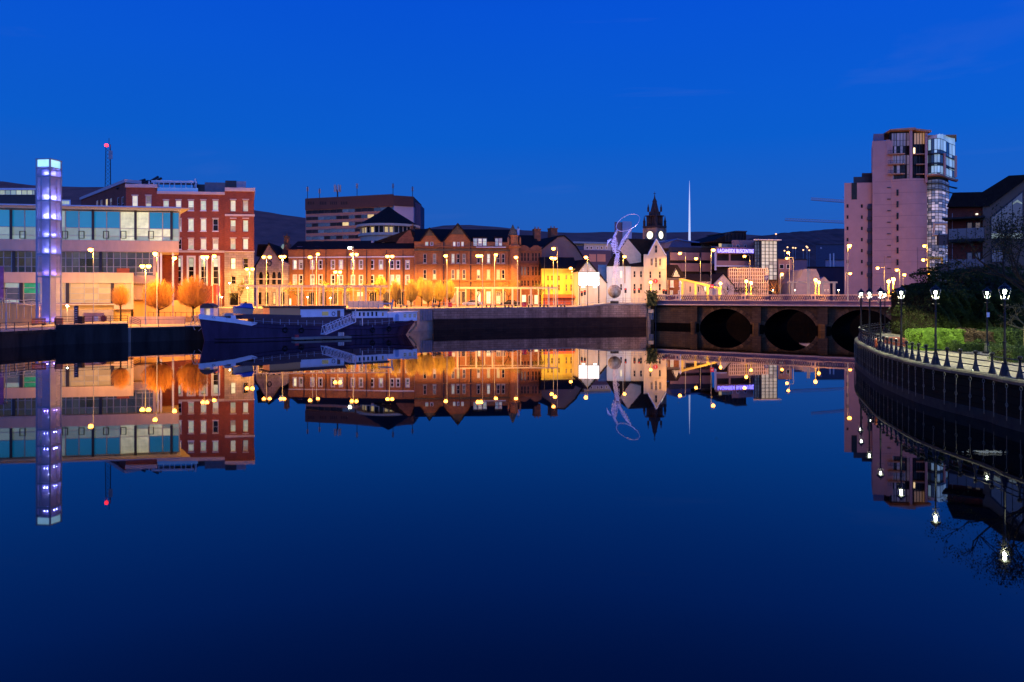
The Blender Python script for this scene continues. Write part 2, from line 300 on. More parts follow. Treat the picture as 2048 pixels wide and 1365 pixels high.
def noisehill(name, d, prof, m, depth=900, seed=1):
    rr = random.Random(seed); b = MB(); v = []; n = 120; x0, x1 = prof[0][0], prof[-1][0]
    for i in range(n+1):
        px = x0+(x1-x0)*i/n
        for k in range(len(prof)-1):
            if prof[k][0] <= px <= prof[k+1][0]+.01: t_ = (px-prof[k][0])/(prof[k+1][0]-prof[k][0]); py = prof[k][1]*(1-t_)+prof[k+1][1]*t_; break
        py += rr.uniform(-.7,.7); z = Z(py, d)
        v += [(X(px,d), d-depth*1.0, 4), (X(px,d), d-depth*.5, z*.55+rr.uniform(-5,5)), (X(px,d), d, z), (X(px,d), d+depth, 4)]
    f = []
    for i in range(n):
        for k in range(3): f.append((i*4+k, (i+1)*4+k, (i+1)*4+k+1, i*4+k+1))
    b.add(v, f); return b.build(name, m, kind='structure')
hillm = mat('heather moorland', (.32, .09, .055), .95, .35, .012, det=8)
hillm2 = mat('wooded slope', (.16, .05, .035), .95, .5, .02, det=8)
noisehill('hills', 4200, [(-900,360),(-200,352),(0,363),(70,372),(160,374),(300,376),(420,400),(508,421),(610,436),(700,452),(760,462),(820,464),(880,452),(930,450),(985,453),(1050,461),(1130,466),(1230,464),(1310,467),(1400,463),(1500,470),(1560,473),(1650,480),(1800,490),(2300,500)], hillm, 1600, 3)
noisehill('wooded_hill', 2600, [(1460,500),(1500,476),(1560,467),(1590,464),(1640,461),(1665,458),(1690,457),(1760,455),(1900,450),(2400,440)], hillm2, 900, 5)
# ---------- quay walls ----------
def ledge(x0,y0,x1,y1,ax,ay,z):
    return ([(x0,y0,-3),(x1,y1,-3),(x1+ax,y1+ay,-3),(x0+ax,y0+ay,-3),(x0,y0,z),(x1,y1,z),(x1+ax,y1+ay,z),(x0+ax,y0+ay,z)],[(0,1,2,3),(4,7,6,5),(0,4,5,1),(1,5,6,2),(2,6,7,3),(3,7,4,0)])
def quaywall(name, pts, zt, m, label=None, th=.5, zled=None, cop=None, lstep=1.25):
    b = MB(); led = MB()
    for i in range(len(pts)-1):
        (x0,y0),(x1,y1) = pts[i], pts[i+1]; dx, dy = x1-x0, y1-y0; L_ = math.hypot(dx,dy); nx, ny = dy/L_, -dx/L_
        za, zc = zt[i], zt[i+1]
        def sl(o0,o1,z0a,z0b,z1a,z1b):
            b.add([(x0+nx*o0,y0+ny*o0,z0a),(x1+nx*o0,y1+ny*o0,z0b),(x1+nx*o1,y1+ny*o1,z0b),(x0+nx*o1,y0+ny*o1,z0a),(x0+nx*o0,y0+ny*o0,z1a),(x1+nx*o0,y1+ny*o0,z1b),(x1+nx*o1,y1+ny*o1,z1b),(x0+nx*o1,y0+ny*o1,z1a)],
              [(0,1,2,3),(4,7,6,5),(0,4,5,1),(1,5,6,2),(2,6,7,3),(3,7,4,0)])
        sl(-.3,th,-3,-3,za-.002-(.3 if cop else 0),zc-.002-(.3 if cop else 0))
        if zled: led.add(*ledge(x0+nx*(th-.01),y0+ny*(th-.01),x1+nx*(th-.01),y1+ny*(th-.01),nx*.31,ny*.31,zled))
    w = b.build(name, m, kind='structure')
    if zled: led.build('algae_ledge', masonry('algae dark stone', (.045,.026,.018), (.02,.017,.015), 1.2, .45, mort=.03, bump=.8), w)
    if cop:
        for i in range(len(pts)-1):
            (x0,y0),(x1,y1) = pts[i], pts[i+1]; L_ = math.hypot(x1-x0,y1-y0); k = max(1,int(L_/lstep)); st = L_/k
            me = MB().box(.012,st-.012,-th-.08,.5,-.3,0).mesh('coping_stone', cop)
            for j in range(k):
                f_ = j/k; o = obj('coping_stone', me, w, (x0+(x1-x0)*f_, y0+(y1-y0)*f_, zt[i]+(zt[i+1]-zt[i])*f_+.01+U(-.006,.006)), math.atan2(y1-y0,x1-x0))
                o.rotation_euler = (0, -math.atan2((zt[i+1]-zt[i]), L_), math.atan2(y1-y0,x1-x0))
    return w
quaywall('stone_quay_wall', qr, [4.22,4.36,4.38,5.07,5.08], quaystone, zled=2.15, cop=mat('coping stone', (.30,.24,.20), .8, .25, 1.2, rand=.25))
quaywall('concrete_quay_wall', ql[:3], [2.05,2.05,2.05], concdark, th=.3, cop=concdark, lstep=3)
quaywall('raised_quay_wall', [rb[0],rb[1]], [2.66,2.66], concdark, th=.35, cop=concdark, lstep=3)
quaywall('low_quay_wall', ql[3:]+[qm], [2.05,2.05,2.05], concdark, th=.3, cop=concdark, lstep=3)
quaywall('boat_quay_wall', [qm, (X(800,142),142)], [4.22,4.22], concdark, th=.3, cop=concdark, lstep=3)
b = MB(); x0, y0 = X(797,141.7), 141.7; x1, y1 = qr[0]; nn = 26
for i in range(nn):
    f0, f1 = i/nn, (i+1)/nn; o = .18 if i % 2 else 0
    b.add([(x0+(x1-x0)*f0,y0+(y1-y0)*f0-.5-o,1.9),(x0+(x1-x0)*f1,y0+(y1-y0)*f1-.5-o,1.9),(x0+(x1-x0)*f1,y0+(y1-y0)*f1,1.9),(x0+(x1-x0)*f0,y0+(y1-y0)*f0,1.9),
           (x0+(x1-x0)*f0,y0+(y1-y0)*f0-.5-o,4.26),(x0+(x1-x0)*f1,y0+(y1-y0)*f1-.5-o,4.26),(x0+(x1-x0)*f1,y0+(y1-y0)*f1,4.26),(x0+(x1-x0)*f0,y0+(y1-y0)*f0,4.26)],
          [(0,3,2,1),(4,5,6,7),(0,1,5,4),(1,2,6,5),(2,3,7,6),(3,0,4,7)])
b.build('corrugated_quay_panel', mat('grey steel sheet', (.24,.22,.24), .6, .15), kind='structure')
# ---------- railings ----------
def railing(name, label, pts, h=1.1, step=2.0, m=None, rails=(1.0,.55), r=.03, group=None, cat='railing', pr=.03):
    m = m or dmetal; t_ = thing(name, label, cat, pts[0], 0, group); o = Vector(pts[0])
    b = MB()
    for zf in rails:
        b.tube([Vector(p)-o+Vector((0,0,h*zf)) for p in pts], r, 4)
    b.build('rail', m, t_)
    pm = MB().box(-pr,pr,-pr,pr,0,h).mesh('post', m)
    for i in range(len(pts)-1):
        a, c = Vector(pts[i]), Vector(pts[i+1]); k = max(1, round((c-a).length/step))
        for j in range(k+(i == len(pts)-2)): obj('post', pm, t_, a+(c-a)*j/k-o)
    return t_
off = lambda p, z, k=.6: (p[0]*(1+k/100), p[1]*(1+k/100), z)
railing('quay_railing', 'thin dark railing along the low quay edge at far left before the pale tower', [off(ql[0],2.06),off(ql[1],2.06),off(ql[2],2.06)], rails=(1,.66,.33), group='quay edge railings')
railing('quay_railing', 'dark railing on the raised quay wall beside the lit tower ending at steps', [off(rb[0],2.67),off(rb[1],2.67)], rails=(1,.66,.33), group='quay edge railings')
railing('step_railing', 'sloping dark handrails running down the steps at the raised quay end', [(rb[1][0]+.1,rb[1][1]+.8,2.66),(rb[1][0]+1.2,rb[1][1]+1.3,2.06)], step=1.2, rails=(1,.75,.5,.25))
railing('quay_railing', 'thin dark railing on low quay edge left of the moored barge', [off(ql[3],2.06),off(ql[4],2.06)], step=3, rails=(1,), r=.02, group='quay edge railings')
railing('promenade_railing', 'thin pale railing along the stone quay wall below the long brick terrace', [off(qr[0],4.24),off(qr[1],4.36),off(qr[2],4.39),off(qr[3],5.07)], step=2.4, m=galv, rails=(1,.5), r=.022, group='promenade railings')
railing('promenade_railing', 'bright lit railing at the foot of the ring statue beside the bridge', [off(qr[3],5.08),off(qr[4],5.09)], step=1.6, m=galv, rails=(1,.6,.2), r=.035, group='promenade railings')
# ================= GLASS OFFICE (left) =================
def band(F, px0, px1, pyt, pyb, y0, rows, cols, panefn, fm, name='window_band', mull=.07, dark=()):
    """curtain wall band: one mullion grid part, each pane a sub-part"""
    b = MB(); u0, u1 = F.u(px0), F.u(px1); pm = (px0+px1)/2; z0, z1 = F.z(pm,pyb), F.z(pm,pyt)
    us = [F.u(c) for c in cols]; us = [u0]+[u for u in us if u0 < u < u1]+[u1]; zs = [z0]+[F.z(pm,r) for r in rows][::-1]+[z1]
    for u in us: b.box(u-mull, u+mull, y0-.1, y0+.08, z0, z1)
    for z in zs: b.box(u0, u1, y0-.06, y0+.06, z-mull*.7, z+mull*.7)
    fr = b.build(name, fm, F.root)
    for i in range(len(us)-1):
        for j in range(len(zs)-1):
            m = panefn((us[i]+us[i+1])/2, i, len(zs)-2-j)
            w, h = us[i+1]-us[i], zs[j+1]-zs[j]; k = ('pn', round(w,1), round(h,1), m.name)
            if k not in WM: WM[k] = MB().box(0,round(w,1)+.02,0,.04,0,round(h,1)+.02).mesh('pane', m)
            obj('pane', WM[k], fr, (us[i], y0, zs[j]))
    return fr
F = Fac('glass_office', 'white office block with turquoise glass storey and flat overhanging roof behind the glowing tower', 'building', -160, 130, 358, 137, 2.2).autosk(358)
rr = random.Random(3)
colx = [22-83*2+83*i for i in range(-1,9)]
top_cols = []
for c in range(-160, 360): pass
pill = [-144,-61,22,103.5,186,271,343]
cols = sorted(set(pill+[p+27 for p in pill]+[p+54 for p in pill]))
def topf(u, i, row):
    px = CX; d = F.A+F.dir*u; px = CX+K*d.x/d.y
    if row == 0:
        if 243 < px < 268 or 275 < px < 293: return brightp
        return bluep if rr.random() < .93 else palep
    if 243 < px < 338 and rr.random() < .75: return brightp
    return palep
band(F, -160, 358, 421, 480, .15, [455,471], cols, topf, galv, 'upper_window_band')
for p in pill: F.box('pillar', dmetal, p-2.6, p+2.6, 420, 480, -.25, .3)
for p in (45,130,163,212,247,302): # opening vents low in the glazing
    u = F.u(p); z0, z1 = F.z(p,477.5), F.z(p,462.5); b = MB(); w = .95
    b.box(u-w/2,u-w/2+.1,-.1,.05,z0,z1).box(u+w/2-.1,u+w/2,-.1,.05,z0,z1).box(u-w/2,u+w/2,-.1,.05,z0,z0+.1).box(u-w/2,u+w/2,-.1,.05,z1-.1,z1).build('vent_frame', dmetal, F.root)
# body behind, spandrel bands, lower glazing
F.box('upper_floor', concrete, -160, 357.5, 421, 480, .6, 14)
F.box('spandrel', concrete, -160, 357.8, 480, 503, -.35, 15)
F.box('roof_fascia', mat('pale metal roof edge', (.62,.60,.66), .4, .08), -160, 362, 411.5, 418.5, -1.6, 16)
u0, u1 = F.u(-160)-.2, F.u(374)
MB().plan([(u0,-2.4),(u1+1.2,-2.4),(u1-F.sk*15-2.4,15),(u0,15)], F.z(340,420.2), F.z(340,418.6)).build('roof_overhang', mat('roof soffit', (.5,.42,.34), .6, .1), F.root)
def midf(u, i, row): return rr.choice([midp]*6+[darkglass2, palep][:1]) if rr.random() < .93 else dimw
band(F, -160, 310, 503, 545, .3, [516,533], [c for c in cols if c < 300]+[c+13 for c in cols if c < 280], midf, galv, 'middle_window_band')
band(F, 270, 310, 545, 551, .3, [], [290], midf, galv, 'middle_window_band')
for p in (27,201,310): F.box('pillar', dmetal, p-3, p+3, 503, 545, .0, .5)
F.box('middle_floor', concrete, -160, 310, 503, 600, .7, 14)
F.box('spandrel', concrete, -160, 312, 551, 567, -.1, 14)
F.box('end_pier', concrete, 306, 312, 503, 551, -.1, 14)
for p in (315.5, 322, 346): F.box('round_column', white, p-2.0, p+2.0, 503, 612, .2, .9)
F.box('column_wall', redbrick, 323, 358, 503, 640, 9, 14)
# lower storey pushed forward
G = Fac('office_front_wing', 'single storey wing of pale concrete with gridded windows in front of the glass office', 'building', -160, 124, 267, 130, 2.2).autosk(267)
def lowf(u, i, row):
    d = G.A+G.dir*u; px = CX+K*d.x/d.y
    if 47 < px < 75: return greenp if row < 2 else midp
    if px < 47: return midp if rr.random() < .7 else palep
    return lowlit
lowlit = mat('softly lit blinds', (.35,.28,.17), .4, .15, .5, emit=(.42,.30,.14), es=.5, rand=.25)
band(G, -160, 262, 566, 606, .25, [576,587.5,600], [-120,-90,-60,-30,8,38,46,80,98,124,131,140,168,196,222,228,249], lowf, galv, 'lower_window_band')
for p in (42,135,225,4): G.box('pillar', dmetal, p-3.4, p+3.4, 566, 607, .0, .4)
G.box('parapet', concrete, -160, 267, 545, 566, -.1, 8.0)
G.box('end_pier', concrete, 262, 267, 566, 612, -.1, 8.0)
G.box('sill', concrete, -160, 267, 608, 611, -.25, .6)
G.box('bay_base', concrete, 228, 267, 607, 619, -.3, 1.0)
G.box('body', concrete, -160, 262, 566, 607, .9, 8.0)
G.box('base_wall', mat('ochre base wall', (.66,.44,.15), .85, .15, .5, streak=.5), -160, 262, 611, 645, .6, 8)
G.box('rooftop_unit', redbrick, 233, 259, 535.5, 545, 3, 6)
# louvre sill etc left sign
b = MB().box(0,.9,-.25,-.1,0,5.6); b.build('banner', mat('violet banner', (.12,.06,.25), .6, .3), G.root, loc=(G.u(-3.5),0,G.z(0,600)))
# low walls, ramps in front
def block(name, label, cat, m, px0, px1, d0, d1, pyt, pyb, dep, parts=None):
    F_ = Fac(name, label, cat, px0, d0, px1, d1, 0); z0 = max(0, F_.z((px0+px1)/2,pyb)); F_.box('body' if parts is None else parts, m, px0, px1, pyt, pyb, 0, dep); return F_
block('retaining_wall', 'tall orange lit plain wall behind the three round trees', 'wall', mat('orange ochre wall', (.64,.36,.12), .85, .15, .4, streak=.5), 267, 400, 137, 149, 601, 640, 1.0)
block('low_wall', 'long low purplish stone wall under the two big round trees', 'wall', mat('pinkish granite', (.34,.22,.21), .8, .2, .9, streak=.6), 258, 371, 121, 123, 633.5, 650, .5)
block('low_wall', 'short pink granite wall carrying the dark crest beside the lit tower', 'wall', mat('pinkish granite', (0,0,0)), 167, 208, 115, 116, 626, 650, .5)
rl = thing('ramp_handrail', 'pale double handrail climbing a ramp along the orange base wall at far left', 'handrail', (X(-40,120),120,2.1))
b = MB(); L0 = X(78,120)-X(-40,120)
for dz in (0,.45): b.tube([(0,0,Z(599,120)-2.1+dz),(L0*.35,0,Z(602,120)-2.1+dz),(L0,0,Z(611,120)-2.1+dz)], .05, 4)
b.build('rail', galv, rl)
for i in range(9):
    f_ = i/8; zz = Z(599+12*f_,120)-2.1+.45; obj('post', MB().box(-.04,.04,-.04,.04,.9,zz).mesh('post', galv), rl, (L0*f_,0,0))
b = MB().box(0,L0,.1,.3,0,1.2); b.add([(0,.1,1.2),(L0,.1,1.2),(L0,.3,1.2),(0,.3,1.2),(0,.1,Z(602,120)-2.1),(L0,.1,Z(613,120)-2.1),(L0,.3,Z(613,120)-2.1),(0,.3,Z(602,120)-2.1)],[(0,1,5,4),(1,2,6,5),(2,3,7,6),(3,0,4,7),(4,5,6,7)])
b.build('ramp_wall', mat('orange ochre wall', (0,0,0)), rl)
fn = railing('wall_fence', 'dark slatted fence along the orange wall behind the round trees', [(X(296,128),128,Z(636,128)),(X(404,134),134,Z(636,134))], h=.95, step=.9, rails=(1,), cat='fence')
block('terrace_wall', 'narrow ochre terrace wall under the slatted fence', 'wall', mat('orange ochre wall', (0,0,0)), 294, 404, 128.2, 134.2, 634, 650, .4)
# background grey block behind tower (far left)
F = Fac('flat_roofed_office', 'dark flat roofed office with lit window strip behind the glass office at far left', 'building', -120, 190, 72, 190, 4)
band(F, -120, 70, 381, 390, -.1, [], list(range(-110,70,11)), lambda u,i,r: palep if rr.random() < .8 else litg, galv, 'window_band')
F.box('roof', mat('pale metal roof edge', (0,0,0)), -120, 72, 377, 381, -.5, 12); F.box('wall', dmetal, -120, 70, 381, 430, .1, 11.5)
F = Fac('roof_plant_room', 'small lit plant room on the roof between the glowing tower and red brick office', 'building', 119, 150, 141, 150, 4)
F.win(130, 401, 410, 18, litg, bars=0, vb=2, sill=False); F.wall(white, 120, 141, 400, 440, 5)
# ================= RED BRICK OFFICE =================
F = Fac('red_brick_office', 'large red brick office with pale lit sash windows and stone corner beside the glass office', 'building', 252, 165.5, 509, 168.5, 4.3).autosk(509)
wr = random.Random(11)
def lw(p=.75, dark=darkglass): return (litw if wr.random() < .5 else litg) if wr.random() < p else dark
for x in (270,297): F.win(x, 391.5, 417, 11.5, litw); 
F.wall(redbrick, 252, 314, 375, 612, 14)
for x in (332,357,382,406.7,431): F.win(x, 401.5, 421.5, 11.2, lw(.95))
for y0, y1 in ((438,462.5),(478,499)):
    for x in (357.5,382,407,431): F.win(x, y0, y1, 11.2, lw(.8))
for x in (332,357,382.5,407,431.5):
    F.win(x, 515, 569, 11.5, darkglass, bars=3, sur=.35, sill=False)
    F.box('lit_blind', litg, x-4.2, x+4.2, 517, 534, .05, .075)
for x in (345,): F.win(x, 586, 610, 11, dimw)
F.wall(redbrick, 314, 450.2, 384, 612, 14, back=.35)
for y0, y1 in ((401,423.5),(441,464),(478,499.5)):
    for x in (466.5,491.5): F.win(x, y0, y1, 11.2, lw(.85))
F.wall(redbrick, 450.2, 509, 381, 503.5, 14.2, y0=-.45)
F.win(466.8, 517, 539, 10.5, litb, fm=palestone); F.win(491.5, 517, 539, 10, darkglass); F.win(467.3, 553, 569, 10.5, darkglass); F.win(491.5, 553, 569, 10, dimw)
F.win(467.5, 586.5, 611, 19, darkglass, bars=0, sill=False, fm=dmetal); F.win(492, 604, 612, 8, darkglass)
F.wall(palestone, 450.2, 509, 503.5, 612.5, 14.2, y0=-.5)
corn = mat('pale stone trim', (.55,.45,.42), .8, .1, 1)
F.box('cornice', corn, 251, 315, 369, 376, -.5, 14.4); F.box('cornice', corn, 314.2, 450, 384, 389.5, -.45, 14.3); F.box('cornice', corn, 449.6, 510, 377, 384, -.95, 14.6)
F.box('string_course', corn, 449.8, 509.6, 429.5, 433.5, -.7, -.4); F.box('string_course', corn, 314, 449.8, 501.5, 505.5, -.25, .05); F.box('string_course', corn, 449.8, 509.6, 503, 505, -.75, -.46)
for y in (399.0,436.3,475.8):
    for x in ((332,) if y < 400 else ())+(357,382,406.7,431)+(466.5,491.5): F.box('lintel', corn, x-6.6, x+6.6, y, y+2.2, (-.62 if x > 450 else -.15), 0)
for x in (270,297): F.box('lintel', corn, x-7, x+7, 389.8, 392, -.15, 0)
pl = dmetal
F.box('plant_screen', mat('ribbed grey louvre', (.14,.13,.15), .5, .2), 408, 450, 361.5, 384, 3, 9); F.box('plant_screen', mat('ribbed light louvre', (.34,.31,.33), .5, .2), 473, 492, 360.5, 379, 2, 7); F.box('plant_unit', dmetal, 450, 472.5, 359, 380, 2, 8); F.box('plant_unit', dmetal, 384, 408, 364, 384, 4, 9)
b = MB(); us = [F.u(p) for p in (296,316,338,361,382)]; zt = F.z(340,361); z0 = F.z(340,381)
b.box(us[0],us[-1],2,2.25,zt-.25,zt).box(us[0],us[-1],5,5.25,zt-.25,zt)
for u in us:
    for q in (-.5,.5): b.box(u+q-.09,u+q+.09,2,2.2,z0,zt)
b.build('roof_plant_frame', white, F.root)
MB().box(us[0],us[-1],1.9,5.3,zt+.01,zt+.22).build('roof_plant_deck', white, F.root)
MB().tube([(F.u(382.5),3,F.z(382,372)),(F.u(382.5),3,F.z(382,354))], .28, 8).build('flue', steel, F.root)
MB().box(F.u(315),F.u(396),-.1,.05,F.z(350,384),F.z(350,376)).build('glass_balustrade', mat('glowing blue glass', (.1,.25,.5), .1, .1, emit=(.05,.18,.45), es=.5), F.root)  # glow put in as emission; the balustrade is no light source
for (a,c,d_,e_) in ((214,371,274,352.5),(262,369,301,346.5)):
    MB().tube([(F.u(a),5,F.z(a,c)),(F.u(d_),5,F.z(d_,e_))], .28, 4).tube([(F.u(a),7,F.z(a,c)),(F.u(d_),7,F.z(d_,e_))], .28, 4).build('solar_rack', dmetal, F.root)
    MB().tube([(F.u(d_-1),5,F.z(d_,e_)),(F.u(d_-1),5,F.z(d_,372))], .1, 4).tube([(F.u(d_-13),5,F.z(d_,e_+5)),(F.u(d_-13),5,F.z(d_,372))], .1, 4).build('solar_rack_leg', dmetal, F.root)
# side wing receding to the left
F = Fac('red_brick_side_wing', 'darker red brick side wing receding left under the radio mast', 'building', 162, 196, 252, 165.7, 4.3)
for x in (194,202.5,213,221.5,236,245): F.win(x, 401-(x-194)*.14, 420, 4.5, [dimw,darkglass,lity,dimw,darkglass,darkglass][int((x-194)//9)%6], bars=1)
zt = F.z(207, 383); F.wall(redbrick, 162, 251.6, 383, None, 3, u0=0, u1=(F.Bp-F.A).length-.1, z1=zt)
MB().box(-.2,(F.Bp-F.A).length,-.3,3.2,zt,zt+.7).build('cornice', corn, F.root)
# radio mast
t_ = thing('radio_mast', 'tall lattice radio mast with a red warning light above the brick side wing', 'mast', (X(218,180),180,Z(383,180)))
h = Z(290,180)-Z(383,180); b = MB()
for sx_, sy_ in ((-.7,-.5),(.7,-.5),(0,.7)): b.tube([(sx_,sy_,-1),(sx_*.75,sy_*.75,h)], .09, 4)
q = [(-.7,-.5),(.7,-.5),(0,.7)]
for i in range(12):
    z0, z1 = h*i/12, h*(i+1)/12
    for k in range(3): a, c = q[k], q[(k+1)%3]; b.tube([(a[0]*.9,a[1]*.9,z0),(c[0]*.85,c[1]*.85,z1)], .04, 3)
b.build('lattice', dmetal, t_); MB().tube([(0,0,h),(0,0,h+1.6)], .06, 4).build('aerial', dmetal, t_)
b = MB(); [b.box(x-.12,x+.12,-.9,-.7,h*.68,h*.86) for x in (.5,.8,1.1)]; b.build('antenna_panel', galv, t_)
MB().lathe([(.05,0),(.42,.15),(.42,.6),(.05,.8)], 8).build('warning_light', mat('red warning lamp', (1,.05,.05), .5, 0, emit=(1,.02,.03), es=7), t_, loc=(-.4,-.4,h-.6))
# ================= GLOWING LOUVRE TOWER =================
t_ = thing('light_tower', 'tall square louvred tower glowing blue and violet with a bright lantern top', 'tower', (X(100,107.4),107.4,2.66), rad(81.5))
# local: corner at origin, faces run along +x (right) and +y (left)
s_, H_ = 2.12, Z(318.5,108)-2.66; zl = Z(337,108)-2.66
pm = mat('grey painted steel post', (.30,.34,.42), .5, .1)
for x, y in ((0,0),(s_,0),(0,s_),(s_,s_)): MB().box(x-.09,x+.09,y-.09,y+.09,0,H_-.05).build('corner_post', pm, t_)
sec = [0, Z(509,108)-2.66-3.2, Z(509,108)-2.66, Z(477,108)-2.66, Z(440,108)-2.66, Z(402,108)-2.66, Z(354,108)-2.66, zl]
sec = sorted(sec); lm = mat('white louvre', (.55,.50,.60), .45, .06)
b = MB(); z = .35
while z < zl-.1:
    b.box(.1,s_-.1,-.05,.03,z,z+.08).box(-.05,.03,.1,s_-.1,z,z+.08).box(.1,s_-.1,s_-.03,s_+.05,z,z+.08).box(s_-.03,s_+.05,.1,s_-.1,z,z+.08); z += .17
b.build('louvre_blades', lm, t_, kind='stuff')
core = mat('translucent diffuser', (.52,.48,.66), .7, .1, 1.2)
MB().box(.45,s_-.45,.45,s_-.45,.2,zl-.2).build('core_panel', core, t_)
b = MB()
for z in sec[1:-1]: b.box(-.06,s_+.06,-.06,s_+.06,z-.12,z+.12)
b.build('floor_band', pm, t_)
for i, z in enumerate(sec[:-1]):
    c = (.22,.20,1) if i not in (0,1) else (.35,.22,1); pw = [14,22,60,45,120,110,50][min(i,6)]
    for x, y in ((s_*.5,.22),(.22,s_*.5),(s_*.72,.22),(.22,s_*.28)): light(t_, (x,y,z+.5), pw*.9, (.2,.22,1) if i > 1 else c, .06)
    if i > 0: light(t_, (.25,.25,z+1.4), pw*.4, (.5,.55,1), .12)
MB().box(.06,s_-.06,.06,s_-.06,zl+.15,H_-.15).build('lantern_box', mat('lit lantern glass', (.5,.8,.9), .3, .2, .9, emit=(.42,.82,1), es=1.25), t_)
b = MB()
for z in (zl+.02, H_-.12): b.box(-.12,s_+.12,-.12,s_+.12,z,z+.12)
b.build('lantern_frame', pm, t_)
# ================= LEFT QUAY CLUTTER =================
orp = mat('orange plastic', (.75,.17,.04), .5, .1)
def barrier(px, pyb, d, wpx, label, solid=False):
    w = wpx*d/K; t_ = thing('plastic_barrier', label, 'barrier', (X(px,d),d,Z(pyb,d)), .1, 'orange plastic barriers'); h = .95
    b = MB().box(0,w,-.05,.05,h-.2,h).box(0,w,-.05,.05,.12,.3).box(0,.1,-.05,.05,.12,h).box(w-.1,w,-.05,.05,.12,h)
    if solid: b.box(.1,w-.1,-.02,.02,.3,h-.2)
    b.build('frame', orp, t_)
    if not solid:
        me = MB().box(-.03,.03,-.03,.03,.3,h-.2).mesh('slat', orp)
        for i in range(11): obj('slat', me, t_, (.1+(w-.2)*(i+.5)/11,0,0))
    for x in (.25,w-.25): MB().box(x-.1,x+.1,-.3,.3,0,.12).build('foot', black, t_)
barrier(63.5,651,103,26.5,'orange slatted plastic barrier left of the glowing tower foot')
barrier(109,650,104,16,'plain reddish plastic barrier right of the glowing tower foot',True)
t_ = thing('information_totem', 'tall dark information totem between the glowing tower and the pink wall', 'sign', (X(153,109),109,2.66))
MB().box(-.26,.26,-.08,.08,0,2.55).build('panel', dmetal, t_); MB().box(-.32,-.26,-.1,.1,0,2.6).build('edge_post', galv, t_)
for i in range(6): MB().box(-.18,.16,-.1,-.082,.5+i*.32,.62+i*.32).build('text_strip', galv, t_)
t_ = thing('litter_bin', 'small black square bin beside the dark totem', 'bin', (X(162.5,108),108,2.66))
MB().box(-.32,.32,-.3,.3,0,.9).build('body', black, t_); MB().box(-.36,.36,-.34,.34,.91,1.0).build('lid', black, t_)
t_ = thing('notice_board', 'small blue and white notice board on the pink granite wall', 'sign', (X(194,114),113.8,Z(642,114)))
MB().box(-.3,.3,-.06,0,0,.65).build('panel', mat('notice blue', (.2,.3,.45), .5, .2), t_); MB().box(-.34,.34,-.05,.0,-.05,.0).box(-.34,.34,-.05,0,.65,.7).build('frame', white, t_)
for i in range(3): MB().box(-.22,.22,-.075,-.062,.12+i*.18,.2+i*.18).build('text_strip', white, t_)
t_ = thing('wall_crest', 'dark red shield shaped crest mounted on the pink granite wall', 'crest', (X(208.5,113),112.9,Z(644,113)))
MB().prism([(-.42,.2),(-.25,.04),(0,-.02),(.25,.04),(.42,.2),(.46,.75),(.3,.82),(.2,1.0),(0,.9),(-.2,1.0),(-.3,.82),(-.46,.75)], -.12, 0).build('shield', mat('dark red enamel', (.10,.01,.02), .4, .2), t_)
MB().tube([(.44*math.cos(a),-.1,.45+.44*math.sin(a)) for a in [i*math.pi/5 for i in range(10)]], .035, 5, closed=True).build('rim', mat('crest rim', (.35,.2,.05), .5, .1), t_)
# small metal shelter frame and kiosk
t_ = thing('steel_platform', 'small yellow lit steel truss platform at the quay edge beside the barge bow', 'platform', (X(380,112.5),112.5,2.07))
L0 = X(406,112.5)-X(380,112.5); b = MB()
for y in (0,1.2):
    b.tube([(0,y,.0),(.55,y,1.55),(L0-.1,y,1.55)], .05, 4).tube([(L0,y,0),(L0-.1,y,1.55)], .05, 4).tube([(.0,y,0),(L0,y,0)], .06, 4).tube([(.9,y,0),(.55,y,1.5)], .04, 4).tube([(1.3,y,0),(1.7,y,1.5)], .04, 4)
b.tube([(.55,0,1.55),(.55,1.2,1.55)], .05, 4).tube([(L0-.1,0,1.55),(L0-.1,1.2,1.55)], .05, 4); b.build('truss', galv, t_)
MB().box(-.6,L0+.5,-.2,1.4,.0,.09).build('deck', galv, t_); MB().tube([(.5,0,-.02),(.9,-.4,-.55)], .05, 4).tube([(L0,0,-.02),(L0-.5,-.4,-.7)], .05, 4).build('bracket', galv, t_)
d = 116; F = Fac('arched_kiosk', 'small white kiosk with dark half round roof behind the barge bow', 'kiosk', 400.5, d, 427, d, 2.06)
w = F.u(427); zt = F.z(413,616.5)
MB().box(0,w*.28,0,1.8,0,zt).box(w*.74,w,0,1.8,0,zt).box(w*.28,w*.74,1.6,1.8,0,zt).build('wall', mat('lilac white paint', (.6,.58,.72), .6, .08), F.root)
MB().prism([(w/2+(w/2+.05)*math.cos(a), zt+(w*.36)*math.sin(a)) for a in [i*math.pi/10 for i in range(11)]], -.1, 1.9).build('roof', dmetal, F.root)
MB().box(w*.3,w*.72,.9,1.0,zt*.35,zt*.95).build('lit_panel', mat('kiosk lit panel', (.8,.7,.5), .5, .2, 3, emit=(1,.72,.42), es=.8), F.root)
# mud flat floats
# ================= BARGE =================
A = Vector((X(405,107.6),107.6)); Bq = Vector((X(843,127.5),127.5)); LB = (Bq-A).length; rzb = math.atan2(Bq.y-A.y, Bq.x-A.x)
bt = thing('moored_barge', 'long dark blue barge with white bow stripe and white cabins moored at the quay', 'barge', (A.x,A.y,0), rzb)
class BF(Fac):
    def __init__(s): s.A = A; s.Bp = Bq; s.dir = (Bq-A).normalized(); s.zb = 0; s.sk = 0; s.skl = 0; s.root = bt; s.holes = []; s.rz = rzb
BT = BF(); BWID = 5.2
hull = mat('dark blue hull', (.055,.034,.075), .55, .4, .5, streak=.8, bump=.1, spec=.2)
